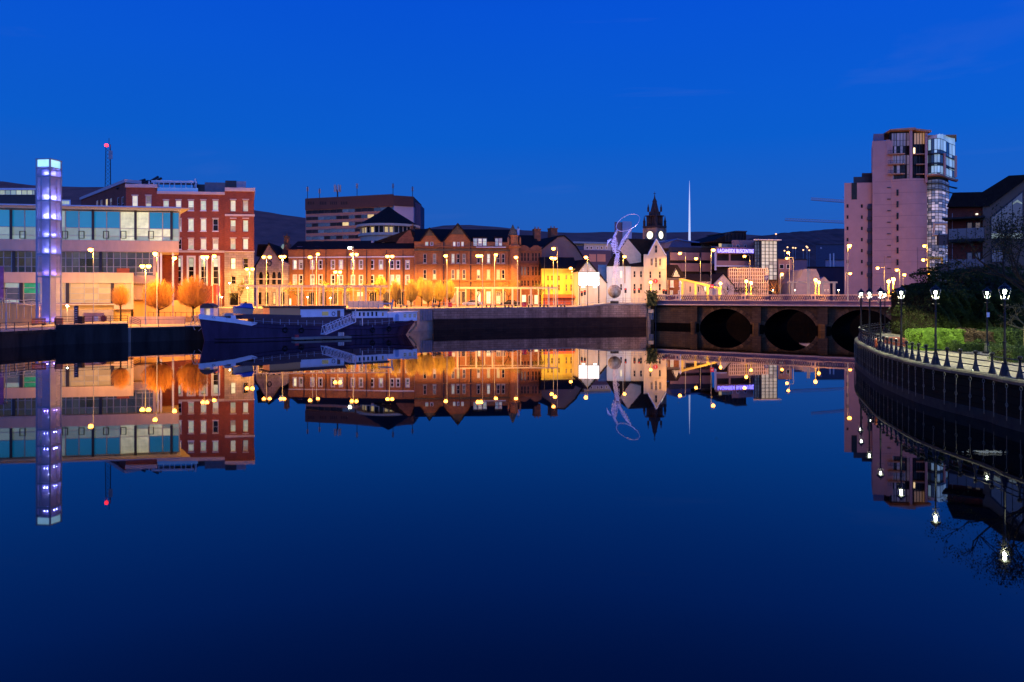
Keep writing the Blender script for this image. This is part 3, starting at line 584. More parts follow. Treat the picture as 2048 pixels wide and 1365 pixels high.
# sheer: (px, py deck)
shp = [(405,630.5),(430,634),(470,639.5),(507,646.5),(560,650),(649,652.5),(720,652),(760,650.5),(800,646),(830,641),(843,638.5)]
n = 40; v = []; rows = 5
sec_ = []
for i in range(n+1):
    px = 405+(843-405)*i/n
    for k in range(len(shp)-1):
        if shp[k][0] <= px <= shp[k+1][0]: t0 = (px-shp[k][0])/(shp[k+1][0]-shp[k][0]); py = shp[k][1]*(1-t0)+shp[k+1][1]*t0
    u = BT.u(px); zd = BT.z(px,py); f = u/LB
    hw = (BWID/2)*min(1, (max(0.0,math.sin(min(1,(f+.004)/.16)*math.pi/2)))**.7)*(1 if f < .88 else max(.18,1-((f-.88)/.12)**2*.75))
    hb = (BWID/2)*max(.02,min(1,math.sin(min(1,max(0,f-.025)/.2)*math.pi/2)))*(1 if f < .78 else max(.02,1-((f-.78)/.17)**1.6))
    ub = u+ (1.0*(1-f/.2) if f < .2 else 0) - (2.3*max(0,(f-.9)/.1) if f > .9 else 0)
    sec_.append((u,ub,hw,hb,zd))
yc = 2.6
for u,ub,hw,hb,zd in sec_:
    for sgn in (-1,1):
        for j in range(rows):
            q = j/(rows-1); qq = q**.8
            v.append((ub+(u-ub)*q, yc+sgn*(hb+(hw-hb)*qq), -.8+(zd+.8)*q))
f = []
for i in range(n):
    for side in (0,1):
        for j in range(rows-1):
            a = i*2*rows+side*rows+j; c = (i+1)*2*rows+side*rows+j
            f.append((a,c,c+1,a+1) if side == 0 else (a,a+1,c+1,c))
    a = i*2*rows+rows-1; c = (i+1)*2*rows+rows-1; f.append((a,c,c+rows,a+rows))
a = n*2*rows; f += [(a+j,a+rows+j,a+rows+j+1,a+j+1) for j in range(rows-1)]+[(j,j+1,rows+j+1,rows+j) for j in range(rows-1)]
MB().add(v,f).build('hull', hull, bt, smooth=False)
wb = mat('white bow paint', (.82,.82,.84), .5, .08)
b = MB(); k = 10
for i in range(k):
    (ua,_,ha,_,za),(uc,_,hc,_,zc) = sec_[i],sec_[i+1]
    t1, t2 = .62-.16*i/k*1.0, .62-.16*(i+1)/k
    if i == k-1: t2 = .05
    b.add([(ua-.03,yc-ha-.05,za-t1),(uc,yc-hc-.05,zc-t2),(uc,yc-hc-.05,zc+.12),(ua-.03,yc-ha-.05,za+.12),(ua-.03,yc-ha+.06,za-t1),(uc,yc-hc+.06,zc-t2),(uc,yc-hc+.06,zc+.12),(ua-.03,yc-ha+.06,za+.12)],
          [(0,1,2,3),(4,7,6,5),(0,4,5,1),(3,2,6,7),(0,3,7,4),(1,5,6,2)])
b.build('bow_stripe', wb, bt)
def text(name, s, m, parent, loc, size, rz=0, ext=.02, sx=1, rx=90, fit=0):
    c = bpy.data.curves.new(name,'FONT'); c.body = s; c.size = size; c.extrude = ext; c.space_character = 1.05
    o = bpy.data.objects.new(name, c); COL.objects.link(o); c.materials.append(m); bpy.context.view_layer.update()
    me = bpy.data.meshes.new_from_object(o.evaluated_get(bpy.context.evaluated_depsgraph_get())); bpy.data.objects.remove(o); xs = [v_.co.x for v_ in me.vertices]; w_ = max(xs)-min(xs)
    o = bpy.data.objects.new(name, me); COL.objects.link(o); o.parent = parent; o.location = loc; o.rotation_euler = (rad(rx),0,rz); o.scale = ((fit/w_) if fit else sx,1,1); return o
(u3,_,h3,_,z3),(u6,_,h6,_,z6) = sec_[2],sec_[5]
text('name_lettering','CONFIANCE',black,bt,(u3,yc-h3-.1,z3-.28),.42,math.atan2(-(h6-h3),(u6-u3)),.01)
# rubbing strake, deck rail
b = MB(); b.tube([(s[0],yc-s[2]-.03,s[4]-.55) for s in sec_[9:]], .07, 4).tube([(s[0],yc-s[2]-.03,s[4]-.02) for s in sec_[9:]], .06, 4); b.build('rubbing_strake', hull, bt)
deckz = lambda px: next(s[4] for s in sec_ if s[0] >= BT.u(px)-.001)
rlm = mat('white rail post', (.55,.55,.62), .5, .1)
me = MB().tube([(0,0,-.15),(0,0,.85)], .035, 5).mesh('rail_post', rlm)
for px in (509,527,544.5,561,579,596.5,614,629,646,661): obj('rail_post', me, bt, (BT.u(px),yc-2.5,deckz(px)))
for px in (721,737,751,765,779,790): obj('rail_post', me, bt, (BT.u(px),yc-2.45,deckz(px)))
MB().tube([(BT.u(p),yc-2.5,deckz(p)+.4) for p in (509,560,610,661)], .02, 3).tube([(BT.u(p),yc-2.45,deckz(p)+.4) for p in (721,760,790)], .02, 3).build('rail_wire', rlm, bt)
pur = mat('purple brown coaming', (.10,.05,.06), .6, .2)
BT.box('hold_coaming', pur, 512, 782, 634.5, 653, 1.0, 4.6)
BT.poly('foredeck_cover', pur, [(446,640),(446,634),(512,629),(545,629.5),(606,631),(606,636)], .9, 4.4)
BT.poly('cargo_cabin', mat('lamp orange buff panel', (.85,.40,.15), .8, .08, .5), [(543,634),(543,616.5),(560,613.6),(605,613.6),(605,634.5)], 1.0, 4.4)  # buff panel with orange lamp light put into its colour
BT.box('hold_roof', dmetal, 541, 697, 612.8, 615.4, .8, 4.6)
wc = mat('bluish white cabin paint', (.86,.88,.92), .5, .08)
BT.box('cabin', wc, 605.2, 693, 618.6, 635, 1.0, 4.4); BT.box('cabin_fascia', pur, 604, 696, 615.4, 618.6, .85, 4.5)
MB().box(0,1.05,-.03,.05,0,.62).build('window', mat('olive lit pane', (.2,.2,.1), .3, .3, 1, emit=(.24,.22,.1), es=.7), bt, (BT.u(648.5),1.0,BT.z(650,631.8)))
b = MB(); b.tube([(.26*math.cos(a),-.04,.26*math.sin(a)*1.2) for a in [i*math.pi/6 for i in range(12)]], .05, 5, closed=True); b.build('porthole', dmetal, bt, (BT.u(671.5),1.0,BT.z(671,628.3)))
BT.box('door', mat('brown door', (.2,.09,.05), .6, .3), 679, 685, 621.5, 634.5, .95, 1.02)
BT.box('wheelhouse_deck', pur, 694, 709, 621, 646, 1.2, 4.2)
# wheelhouse with windows
cf = BT
for i, p in enumerate((715,723.8,732.2,740.6,749,757.3)): cf.win(p, 624.3, 633.5, 4.6, darkglass, fm=wc, bars=0, hole=True, sill=False, fw=.05)
cf.win(770, 625, 633.5, 4, dimw, fm=wc, bars=0, sill=False, fw=.05)
def bwall(px0,px1,pyt,pyb,y,dep):
    hs = cf.holes; o = cf.wall(wc, px0, px1, pyt, pyb, y+dep, y0=y, back=.2); return o
for c_ in [c for c in bt.children if c.name.startswith('window') and c.location.y < .5 and c.location.x > BT.u(705)]: c_.location.y += .8
bwall(709,779.5,622.4,636.5,.8,3.4)
BT.box('wheelhouse_roof', dmetal, 696, 782, 618.6, 622.4, .6, 4.5); BT.box('side_deck_house', pur, 709, 790, 636.5, 650, .7, 4.4)
BT.box('engine_casing', wc, 781, 812, 625, 643, .9, 4.2)
MB().lathe([(.9,0),(.9,1.0),(.78,1.35)], 14, 0,0).build('round_vent', mat('pale blue paint', (.30,.42,.62), .5, .1), bt, (BT.u(799),1.7,BT.z(799,643)))
for p in (815.5,825.5,835): cf.win(p, 628, 636.5, 6, mat('aft cabin pane', (.1,.12,.15), .15, .2, emit=(.16,.18,.24), es=.6), fm=wc, bars=1, sill=False, fw=.06)
for c_ in [c for c in bt.children if c.name.startswith('window') and c.location.y < .5 and c.location.x > BT.u(811)]: c_.location.y += 1.0
bwall(810,839.5,624.6,642.5,1.0,3.0)
BT.box('aft_cabin_roof', wc, 809, 840.5, 623.4, 624.6, .8, 4.2)
b = MB(); z0, z1 = BT.z(781,622), BT.z(781,608.5)
for u in (BT.u(774),BT.u(791)):
    for y in (1.5,3.3): b.tube([(u,y,z0),(u,y,z1)], .05, 4)
b.box(BT.u(773),BT.u(792),1.4,3.4,z1,z1+.14); b.build('wheelhouse_frame', mat('pale blue paint', (0,0,0)), bt)
MB().tube([(BT.u(796),2.5,BT.z(796,622)),(BT.u(797),2.5,BT.z(797,611)),(BT.u(799),2.5,BT.z(799,600))], .16, 6).build('exhaust_pipe', galv, bt)
MB().tube([(BT.u(445.5),2.6,deckz(446)),(BT.u(445.8),2.6,BT.z(446,546))], .09, 6, .03).build('foremast', galv, bt)
MB().tube([(BT.u(690),1.2,BT.z(690,634)),(BT.u(690),1.2,BT.z(690,614))], .04, 5).build('flag_staff', rlm, bt)
# bow deck lockers
BT.box('deck_locker', wc, 465, 474.5, 631.5, 638.5, .8, 1.6); BT.box('deck_locker', hull, 475, 488, 632, 639, .9, 2.0)
MB().box(0,1.6,1.2,3.0,0,.5).box(.2,1.4,1.4,2.8,.5,.8).build('windlass', galv, bt, (BT.u(452),0,deckz(452)))
# stern fender/rudder lit
MB().tube([(BT.u(844.5),yc-.4,deckz(843)),(BT.u(843),yc-.6,1.6),(BT.u(836),yc-.7,.9),(BT.u(829),yc-.7,.35)], .2, 6).build('rudder_stock', mat('rope brown', (.4,.24,.12), .8, .3), bt)
tyr = MB().tube([(.34*math.cos(a),0,.34*math.sin(a)) for a in [i*math.pi/6 for i in range(12)]], .12, 6, closed=True).mesh('tyre_fender', black)
for px in (560,600,737,775): s0 = next(s for s in sec_ if s[0] >= BT.u(px)); obj('tyre_fender', tyr, bt, (s0[0],yc-s0[2]-.16,s0[4]-.75)); MB().tube([(s0[0],yc-s0[2]-.12,s0[4]-.4),(s0[0],yc-s0[2]-.05,s0[4]+.1)], .025, 3).build('fender_rope', rlm, bt)
for px in (705,716,729,743,759,776,795,812): s0 = next(s for s in sec_ if s[0] >= BT.u(px)); MB().tube([(s0[0],yc-s0[2]-.02,s0[4]-.6),(s0[0],yc-s0[3]-.12,.15)], .03, 3).build('hull_seam', black, bt)
MB().tube([(s[1]+(s[0]-s[1])*.3,yc-s[3]-(s[2]-s[3])*.42-.03,.28) for s in sec_[2:37]], .05, 4).build('waterline_band', mat('weedy waterline', (.02,.02,.012), .8, .3, spec=.1), bt)
for x0_,y0_,z0_,x1_,y1_,z1_ in ((BT.u(412),yc+.4,3.7,BT.u(398),yc+5.5,2.2),(BT.u(838),yc+.8,2.8,BT.u(858),yc+5,4.3)): MB().tube([(x0_,y0_,z0_),((x0_+x1_)/2,(y0_+y1_)/2,(z0_+z1_)/2-.45),(x1_,y1_,z1_)], .045, 4).build('mooring_rope', mat('rope brown', (0,0,0)), bt)
# tender boat on foredeck
tb = thing('dinghy', 'small blue and white motor dinghy stowed on the barge foredeck', 'boat', BT.root.matrix_basis @ Vector((BT.u(473),2.2,BT.z(490,630))), rzb)
w = BT.u(512)-BT.u(473)
pts = []; v = []; m_ = 12
for i in range(m_+1):
    f_ = i/m_; hw = .95*(math.sin(min(1,f_/.5+.02)*math.pi/2)); zk = .15*(1-f_); zt = 1.15-.25*f_
    v += [(w*f_, -hw, zt), (w*f_*.96+.1, -hw*.55, zk), (w*f_*.96+.1, hw*.55, zk), (w*f_, hw, zt)]
f = [(i*4+k,(i+1)*4+k,(i+1)*4+k+1,i*4+k+1) for i in range(m_) for k in range(3)]+[(i*4,i*4+3,(i+1)*4+3,(i+1)*4) for i in range(m_)]+[(m_*4,m_*4+1,m_*4+2,m_*4+3)]
MB().add(v,f).build('hull', mat('orange lit cream gelcoat', (.65,.5,.38), .4, .1), tb)
MB().tube([(.3,-.5,1.15),(w*.5,-.98,1.1),(w,-.98,.95)], .13, 5).tube([(.3,.5,1.15),(w*.5,.98,1.1),(w,.98,.95)], .13, 5).build('gunwale', mat('mid blue paint', (.07,.12,.45), .4, .15), tb)
MB().prism([(w*.35,1.15),(w*.5,1.7),(w*.95,1.65),(w,1.0)], -.7,.7).build('cuddy', mat('mid blue paint', (0,0,0)), tb)
# gangway + pontoon
t_ = thing('pontoon', 'low floating concrete pontoon beside the barge hull', 'pontoon', (X(586,112.2),112.2,0), rzb-.1)
w = 8.6; b = MB().box(0,w,-1.1,1.1,.12,.42); b.build('deck', mat('pontoon deck', (.25,.22,.19), .8, .2), t_)
for i in range(6): MB().box(.3+i*1.45,1.35+i*1.45,-1.0,1.0,-.3,.12).build('float', concdark, t_)
for x in (6.9,7.2,7.55): MB().lathe([(.05,.42),(.15,.5),(.15,.95),(.05,1.05)], 8).build('fender', white, t_, (x,-.2,.0))
MB().box(.3,.8,-.3,.2,.42,.8).build('red_can', mat('red paint', (.5,.03,.04), .5, .1), t_)
a = P(651,669.5,112); c = P(711,644.5,116.5); t_ = thing('gangway', 'white lattice gangway sloping from the pontoon up to the barge deck', 'gangway', tuple(a))
D_ = c-a; side = Vector((D_.y,-D_.x,0)).normalized()*1.0
for sg, nm in ((0,'side_truss'),(1,'side_truss')):
    b = MB(); o = -side*sg*1.1; top = Vector((0,0,1.25)); n_ = 9
    b.tube([o, D_+o], .085, 4).tube([o+top*.9+D_*.03, D_+o+top], .06, 4)
    for i in range(n_):
        p = D_*(i/n_)+o; q = D_*((i+.5)/n_)+o+top*.95; r_ = D_*((i+1)/n_)+o
        b.tube([p,q], .04, 4).tube([q,r_], .04, 4)
    b.build(nm, white, t_)
MB().add([tuple(p) for p in (Vector((0,0,.02)),D_+Vector((0,0,.02)),D_-side*1.1+Vector((0,0,.02)),-side*1.1+Vector((0,0,.02)))]+[tuple(p) for p in (Vector((0,0,-.06)),D_+Vector((0,0,-.06)),D_-side*1.1+Vector((0,0,-.06)),-side*1.1+Vector((0,0,-.06)))],[(0,1,2,3),(4,7,6,5),(0,4,5,1),(1,5,6,2),(2,6,7,3),(3,7,4,0)]).build('walkway', galv, t_)
MB().tube([D_,D_+Vector((0,0,2.0))], .09, 5).tube([D_+Vector((.9,.8,-.6)),D_+Vector((.9,.8,1.7))], .08, 5).build('landing_post', white, t_)
# ================= CENTRE BUILDINGS =================
wr = random.Random(5)
# tall office slab behind
F = Fac('office_slab', 'tall brown office slab with ribbon windows rising behind the brick terrace', 'building', 611, 366, 787, 350, 4.5)
br_ = mat('mauve brown concrete', (.085,.04,.026), .85, .1, .2); lp = mat('mauve pale band', (.34,.20,.17), .85, .08, .2)
F.box('wall', lp, 611, 787, 392.5, None, .5, 30)
F.box('parapet_wall', br_, 610.5, 787.5, 391.8+2, 417, -.6, 30.3)
for i, (a, c) in enumerate(((417.5,425),(431,438),(444,451.5),(457,464.5),(470.5,478),(484,491))):
    u0,u1 = F.u(611.5),F.u(786); zt, z0 = F.z(700,a), F.z(700,c)
    fr = MB().box(u0,u1,.0,.45,z0-.25,z0).box(u0,u1,.0,.45,zt,zt+.2).build('window_band', lp, F.root); n_ = 14
    for k in range(n_):
        m = lity if (i,k) in ((1,10),(1,13),(2,6)) else (darkglass2 if wr.random() < .5 else darkglass)
        key = ('slabpane', m.name)
        if key not in WM: WM[key] = MB().box(.08,(u1-u0)/n_-.08,.2,.3,0,1.66).mesh('pane', m)
        obj('pane', WM[key], fr, (u0+(u1-u0)*k/n_,0,z0))
for g0 in (616,640,661,682):
    for k in range(4): F.box('parapet_slot', darkglass, g0+k*3.6, g0+k*3.6+1.8, 404, 410, -.65, -.5)
G = Fac('slab_end', 'pale end', 'building', 787.3, 349.4, 827, 356, 4.5)
bpy.data.objects.remove(G.root); G.root = F.root
def gpoly(name, m, pts, y0, y1): # side face polygon in world, parented to slab
    v = [Vector((X(p[0],G.ud(p[0])[1]), G.ud(p[0])[1]+yy, Z(p[1],G.ud(p[0])[1]))) for yy in (y0,y1) for p in pts]
    inv = (Matrix.Translation(Vector((F.A.x,F.A.y,4.5)))@Matrix.Rotation(F.rz,4,'Z')).inverted(); n_ = len(pts)
    MB().add([inv@q for q in v], [tuple(range(n_-1,-1,-1)), tuple(range(n_,2*n_))]+[(i,(i+1)%n_,n_+(i+1)%n_,n_+i) for i in range(n_)]).build(name, m, F.root)
gpoly('end_wall', mat('pale grey render end', (.40,.34,.38), .85, .06, .2), [(788.2,412),(827,414),(827,620),(788.2,620)], 0, 30)
gpoly('end_parapet', br_, [(787.8,391.5),(827.6,394),(827.6,413.8),(787.8,411.5)], -.8, 30.5)
gpoly('stair_tower', mat('dark violet cladding', (.06,.05,.09), .7, .1), [(828,402),(839,408),(839,620),(828,620)], 4, 20)
t_ = thing('rooftop_antenna', 'cluster of mobile phone antennas on a short mast above the brown slab', 'antenna', (X(675,362),362,Z(395,362)))
b = MB().tube([(0,0,0),(0,0,3.2)], .35, 5); b.build('mast', dmetal, t_)
for i in range(6): aa = i*math.pi/3; MB().box(-.22,.22,-.12,.12,2.6,6).build('antenna_panel', galv, t_, (1.5*math.cos(aa),1.5*math.sin(aa),0))
MB().tube([(1.5*math.cos(i*math.pi/3),1.5*math.sin(i*math.pi/3),3.4) for i in range(6)], .1, 4, closed=True).build('ring_frame', dmetal, t_)
for px, h, lb in ((615,5,'left front corner'),(639,4,'left part'),(714,6.5,'middle'),(786,6.5,'right corner'),(825,5,'right end')):
    t_ = thing('roof_aerial', f'thin aerial pole on the {lb} of the brown slab roof', 'aerial', (X(px,362),362,Z(393.5,362)), 0, 'thin aerials on the brown slab')
    MB().tube([(0,0,-1),(0,0,h)], .16, 5).build('pole', dmetal, t_); MB().box(-.5,-.2,-.1,.1,h-2.5,h-.4).box(.2,.5,-.1,.1,h-2.5,h-.4).build('antenna_panel', galv, t_)
# rotunda with conical roof
d = 225; r0 = (835-716)/2*d/K; t_ = thing('rotunda', 'round building with a dark conical roof rising behind the brick terrace', 'building', (X(777,d),d,4.5))
g = lambda y: Z(y,d)-4.5
MB().lathe([(r0*.93,0),(r0*.93,g(475))], 28).build('wall', cream, t_)
MB().lathe([(r0*.90,g(475)),(r0*.90,g(457))], 28).build('window_drum', darkglass, t_)
MB().lathe([(r0*1.0,g(470)),(r0*1.0,g(475)),(r0*.9,g(475)-.01)], 28).build('balcony_rim', cream, t_)
for i in range(36):
    aa = math.pi+i*math.pi/18*.5*2/1.0
    if i < 19: aa = math.pi+i*math.pi/18; o = MB().box(-.12,.12,-.12,.12,g(471),g(457)).build('window_post', cream, t_, (r0*.92*math.cos(aa),r0*.92*math.sin(aa),0))
for i in (3,4,6,9,10): aa = math.pi+(i+.5)*math.pi/18; MB().box(-.45,.45,-.05,.05,g(469),g(459)).build('pane', lity, t_, (r0*.905*math.cos(aa),r0*.905*math.sin(aa),0), aa+math.pi/2)
MB().lathe([(r0*1.06,g(457)),(r0*1.06,g(452.5))], 28).build('eaves', cream, t_)
MB().lathe([(r0*1.03,g(452.4)),(r0*.36,g(428)),(.3,g(414))], 28).build('roof', slate, t_)
# stone church gable (left of terrace)
F = Fac('stone_gabled_hall', 'stone hall with steep gable and arched windows between red office and brick terrace', 'building', 510, 181, 578, 182, 4.4)
F.poly('front_wall', palestone, [(512,612),(512,533),(538,489),(561,520),(576,528),(576,612)], 0, 18)
F.poly('roof', slate, [(509,534),(538,485.5),(563,521),(561,522.5),(538,488.5),(511,535)], -.4, 18.3)
b = MB().prism([(F.u(509),F.z(520,512)),(F.u(512),F.z(520,488)),(F.u(532),F.z(530,488)),(F.u(520),F.z(520,512))], 2, 10); b.build('side_roof', slate, F.root)
for i, x in enumerate((522,535,548,559)):
    r_ = 3.6; pts = [(x-r_,569),(x-r_,550)]+[(x-r_*math.cos(a),550-r_*1.6*math.sin(a)) for a in [math.pi*k/6 for k in range(1,6)]]+[(x+r_,550),(x+r_,569)]
    o = F.poly('arched_window', darkglass, pts, -.05, .1); r2 = 4.6
    pts2 = [(x-r2*math.cos(a),550-r2*1.6*math.sin(a)) for a in [math.pi*k/8 for k in range(9)]]
    MB().tube([(F.u(q[0]),-.12,F.z(x,q[1])) for q in pts2], .16, 5).build('arch_hood', palestone, F.root)
MB().tube([(F.u(539+4*math.cos(a)),-.1,F.z(539,527+5*math.sin(a))) for a in [i*math.pi/6 for i in range(12)]], .14, 5, closed=True).build('rose_window', dmetal, F.root)
F.box('string_course', corn, 512, 576, 557.5, 559.5, -.15, 0)
for x in (520,534,549,566): F.win(x, 585, 609, 6, darkglass if x != 549 else lity, fm=dmetal, hole=False, sill=False)
F.chimney(oldbrick, 559, 8, 472, 500, 9, 2.5)
MB().prism([(F.u(550),F.z(550,508)),(F.u(560),F.z(558,480)),(F.u(575),F.z(575,512))], 8, 16).build('rear_gable', brownbrick, F.root)
MB().prism([(F.u(537),F.z(537,488)),(F.u(541),F.z(541,480)),(F.u(552),F.z(552,478)),(F.u(551),F.z(551,483)),(F.u(544),F.z(544,484)),(F.u(541),F.z(541,490))], 16, 17).build('lit_canopy', palep, F.root)
# long brick terrace
F = Fac('long_brick_terrace', 'long orange brick terrace with dark slate roof and white string course', 'building', 576, 184, 829, 180, 4.4)
wx = [590,602,625,641,666,682,706,722,744,762,784,796,815]
lit = {0:litb,2:litw,5:litw,9:litg}
for i, x in enumerate(wx):
    F.win(x, 521, 538, 7.2, lit.get(i, dimw if wr.random() < .5 else darkglass), bars=1, fw=.16, sur=.1)
    F.win(x, 550.5, 569, 7.2, litw if i in (0,10,11) else (dimw if wr.random() < .45 else darkglass), bars=1, fw=.16, sur=.1)
for i, x in enumerate((600,622,644,668,692,720,746,772,800,820)):
    if x == 579: continue
    F.win(x, 584, 610.5, 13 if i%2 else 15, [dimw,darkglass,darkglass,darkglass,dimw][i%5], fm=cream, bars=0, vb=2, sill=False)
F.win(580.5, 597, 611, 5, litb, bars=0, sill=False)
F.wall(oldbrick, 577, 828.5, 500, 613, 12)
F.box('parapet', oldbrick, 576.8, 828.5, 499, 511.5, -.15, .4); F.box('string_course', white, 577, 828.4, 513.6, 515.8, -.3, .0)
F.box('string_course', palestone, 577, 828.4, 580, 582.5, -.25, -.0)
F.roof(slate, 577, 824, 501, 482, 12, .2)
for x in (608,652,694,733,773,806): F.box('drainpipe', dmetal, x-.7, x+.7, 500, 611, -.3, -.15)
for x in (614,656,698,740,778): F.box('pilaster', oldbrick, x-2.2, x+2.2, 516, 580, -.22, 0)
for x in (591.5,627,): MB().box(-.7,.7,0,.9,0,.12).build('skylight', mat('skylight', (.3,.25,.4), .1, .1), F.root, (F.u(x),2.4,F.z(x,493)))
for x in (733,755): MB().lathe([(.5,0),(.5,1.2),(.3,1.5)], 8).build('roof_vent', galv, F.root, (F.u(x),5,F.z(x,491)))
F.poly('cross_gable', brownbrick, [(770,503),(790,474),(808,458),(812,458),(829,503)], 4, 11.5)
F.poly('cross_gable_roof', slate, [(736,482),(812,455),(828,470),(790,482)], 4.2, 11.5)
F.chimney(brownbrick, 811, 5, 452, 470, 6, 2)
# Victorian red brick block
F = Fac('victorian_brick_block', 'tall orange brick Victorian block with two steep gables and a corner turret', 'building', 829, 178, 1038, 180, 4.4)
ob = oldbrick
for x in (849.7,868.9,906,916.5,928,957,977,996.5,1006.5,1027):
    w = 6.6
    F.win(x, 508, 526.5, w, litw if x in (906,977) else (dimw if wr.random() < .5 else darkglass), sur=0, fm=cream, fw=.12)
    F.win(x, 539.5, 558, w, lity if x in (916.5,977,996.5) else (dimw if wr.random() < .5 else darkglass), fm=cream, fw=.12)
    F.win(x, 568 if x > 2000 else 583, 608, w+2.5, [darkglass,dimw,litb,darkglass,lity][int(x)%5], fm=cream, bars=0, vb=1, sill=False)
F.wall(ob, 829, 1037.5, 484, 613, 14)
F.poly('gable', ob, [(840,484.2),(840,482),(859,458),(880,482),(880,484.2)], -.25, 5)
F.poly('gable', ob, [(888,484.2),(888,481),(915.5,449.5),(942,483),(942,484.2)], -.25, 5)
tl = mat('mossy green slate hanging', (.12,.10,.05), .85, .3, 1)
F.poly('gable_apex', tl, [(849,472),(859,457.4),(870,472)], -.45, -.26); F.poly('gable_apex', tl, [(901,469),(915.5,448.6),(932,470)], -.45, -.26)
for pts in ([(838.5,483),(859,455.5),(882,483),(880,484),(859,458.5),(840.5,484)],[(886.5,482),(915.5,446.5),(944,484),(942,485),(915.5,450),(888.5,483)]): F.poly('gable_roof', slate, pts, -.8, 8)
for x in (853.6,863.6): F.win(x, 477, 492, 6, litg if x < 860 else dimw, hole=False, sill=False)
for x in (908.5,916.5,925): F.win(x, 478.5, 493, 5, litw if x != 916.5 else dimw, hole=False, sill=False)
F.roof(slate, 829, 1036, 484, 459, 14, .2)
for px0,px1,pb in ((946,974,493),(990,1004.5,493.5)):
    F.box('dormer', mat('grey lead', (.2,.19,.2), .7, .1), px0, px1, 476, pb, .1, 6)
    n_ = 3 if px1-px0 > 20 else 2
    for k in range(n_): F.win(px0+(px1-px0)*(k+.5)/n_, 478, 492, (px1-px0)/n_*.8, [palep,litw,litg][k%3], hole=False, bars=2, vb=1, sill=False)
    F.box('dormer_roof', slate, px0-1.5, px1+1.5, 474.8, 476, -.3, 6.2)
F.box('gutter', white, 952, 1011, 494.5, 496, -.9, -.5)
for a, c, m in ((499.5,502.5,tl),(528.5,531,ob),(560.5,563.5,ob),(494,495.5,ob)): F.box('cornice', m, 828.5, 1037.8, a, c, -.5, 0)
for x in (887.5,941.5): F.box('drainpipe', dmetal, x-1, x+1, 484, 611, -.35, -.1)
for x in (832,880,893,938,985,1014): F.box('pilaster', ob, x-1.7, x+1.7, 503, 580, -.3, 0)
# turret
tx = F.u(1028); zz = lambda y: F.z(1028,y)
MB().lathe([(1.15,zz(613)),(1.15,zz(497)),(1.5,zz(495)),(1.5,zz(492)),(1.0,zz(490)),(1.0,zz(473)),(1.25,zz(471.5))], 8, tx, -.2).build('turret', ob, F.root)
MB().lathe([(1.15,zz(471.4)),(.7,zz(462)),(.08,zz(450))], 8, tx-.3, -.2).build('turret_spire', tl, F.root)
for sx_ in (-1,1): MB().lathe([(.25,zz(490)),(.25,zz(478)),(.02,zz(474))], 6, tx+sx_*1.4, -.6).build('turret_pinnacle', ob, F.root)
F.poly('corner_gable', ob, [(1010,495),(1012,487),(1017,485),(1021,478),(1024,486),(1037,488),(1037,495)], -.3, 2)
# brown sandstone building
F = Fac('brown_sandstone_building', 'narrow dark sandstone building with grouped tall windows right of the Victorian turret', 'building', 1038, 182, 1083, 183, 4.4)
for x in (1044,1050,1056.5,1066,1072,1078.5):
    F.win(x, 506, 523, 4.6, dimw if wr.random() < .4 else darkglass, fm=brownbrick, fw=.12); F.win(x, 533, 552, 4.6, dimw if wr.random() < .4 else darkglass, fm=brownbrick, fw=.12); F.win(x, 561, 573, 4.6, darkglass, fm=brownbrick, fw=.12)
for x, m in ((1048,litb),(1061,darkglass),(1073,litb)): F.win(x, 590, 609, 9, m, bars=0, sill=False)
F.wall(brownbrick, 1038, 1083.5, 500, 613, 12)
pts = [(1038.2,500.2),(1038.2,494)]+[(1048+8*math.sin(a),495-4*math.cos(a)) for a in (-1.3,-.6,0,.6,1.3)]+[(1060,497)]+[(1072+8*math.sin(a),495-4*math.cos(a)) for a in (-1.3,-.6,0,.6,1.3)]+[(1083,495),(1083,500.2)]
F.poly('curved_parapet', brownbrick, pts, 0, .6)
for a, c in ((501,503.5),(525.5,528),(554,556.5)): F.box('cornice', brownbrick, 1037.8, 1083.6, a, c, -.4, 0)
F.roof(slate, 1038, 1083, 500, 471, 14, .1, y0=.7)
F.chimney(brownbrick, 1085.5, 13, 458, 482, 6, 2.2); F.chimney(white, 1052.5, 4, 458, 474, 10, 1.2)
F = Fac('plain_gable_wall', 'plain dark brown windowless gable end behind the yellow building', 'building', 1083, 188, 1167, 192, 4.4)
F.poly('wall', mat('dull brown render', (.20,.13,.11), .9, .15, .4), [(1083,612),(1083,497),(1114,474),(1128,472),(1150,492),(1167,518),(1167,612)], 0, 16)
F.poly('roof', slate, [(1082,498),(1115,472),(1128,470.5),(1151,490.5),(1168.5,518),(1167,519),(1150,493),(1128,473),(1115,475),(1083,499)], -.3, 16.3)
F.chimney(brownbrick, 1121, 13, 456.5, 476, 4, 2.2)
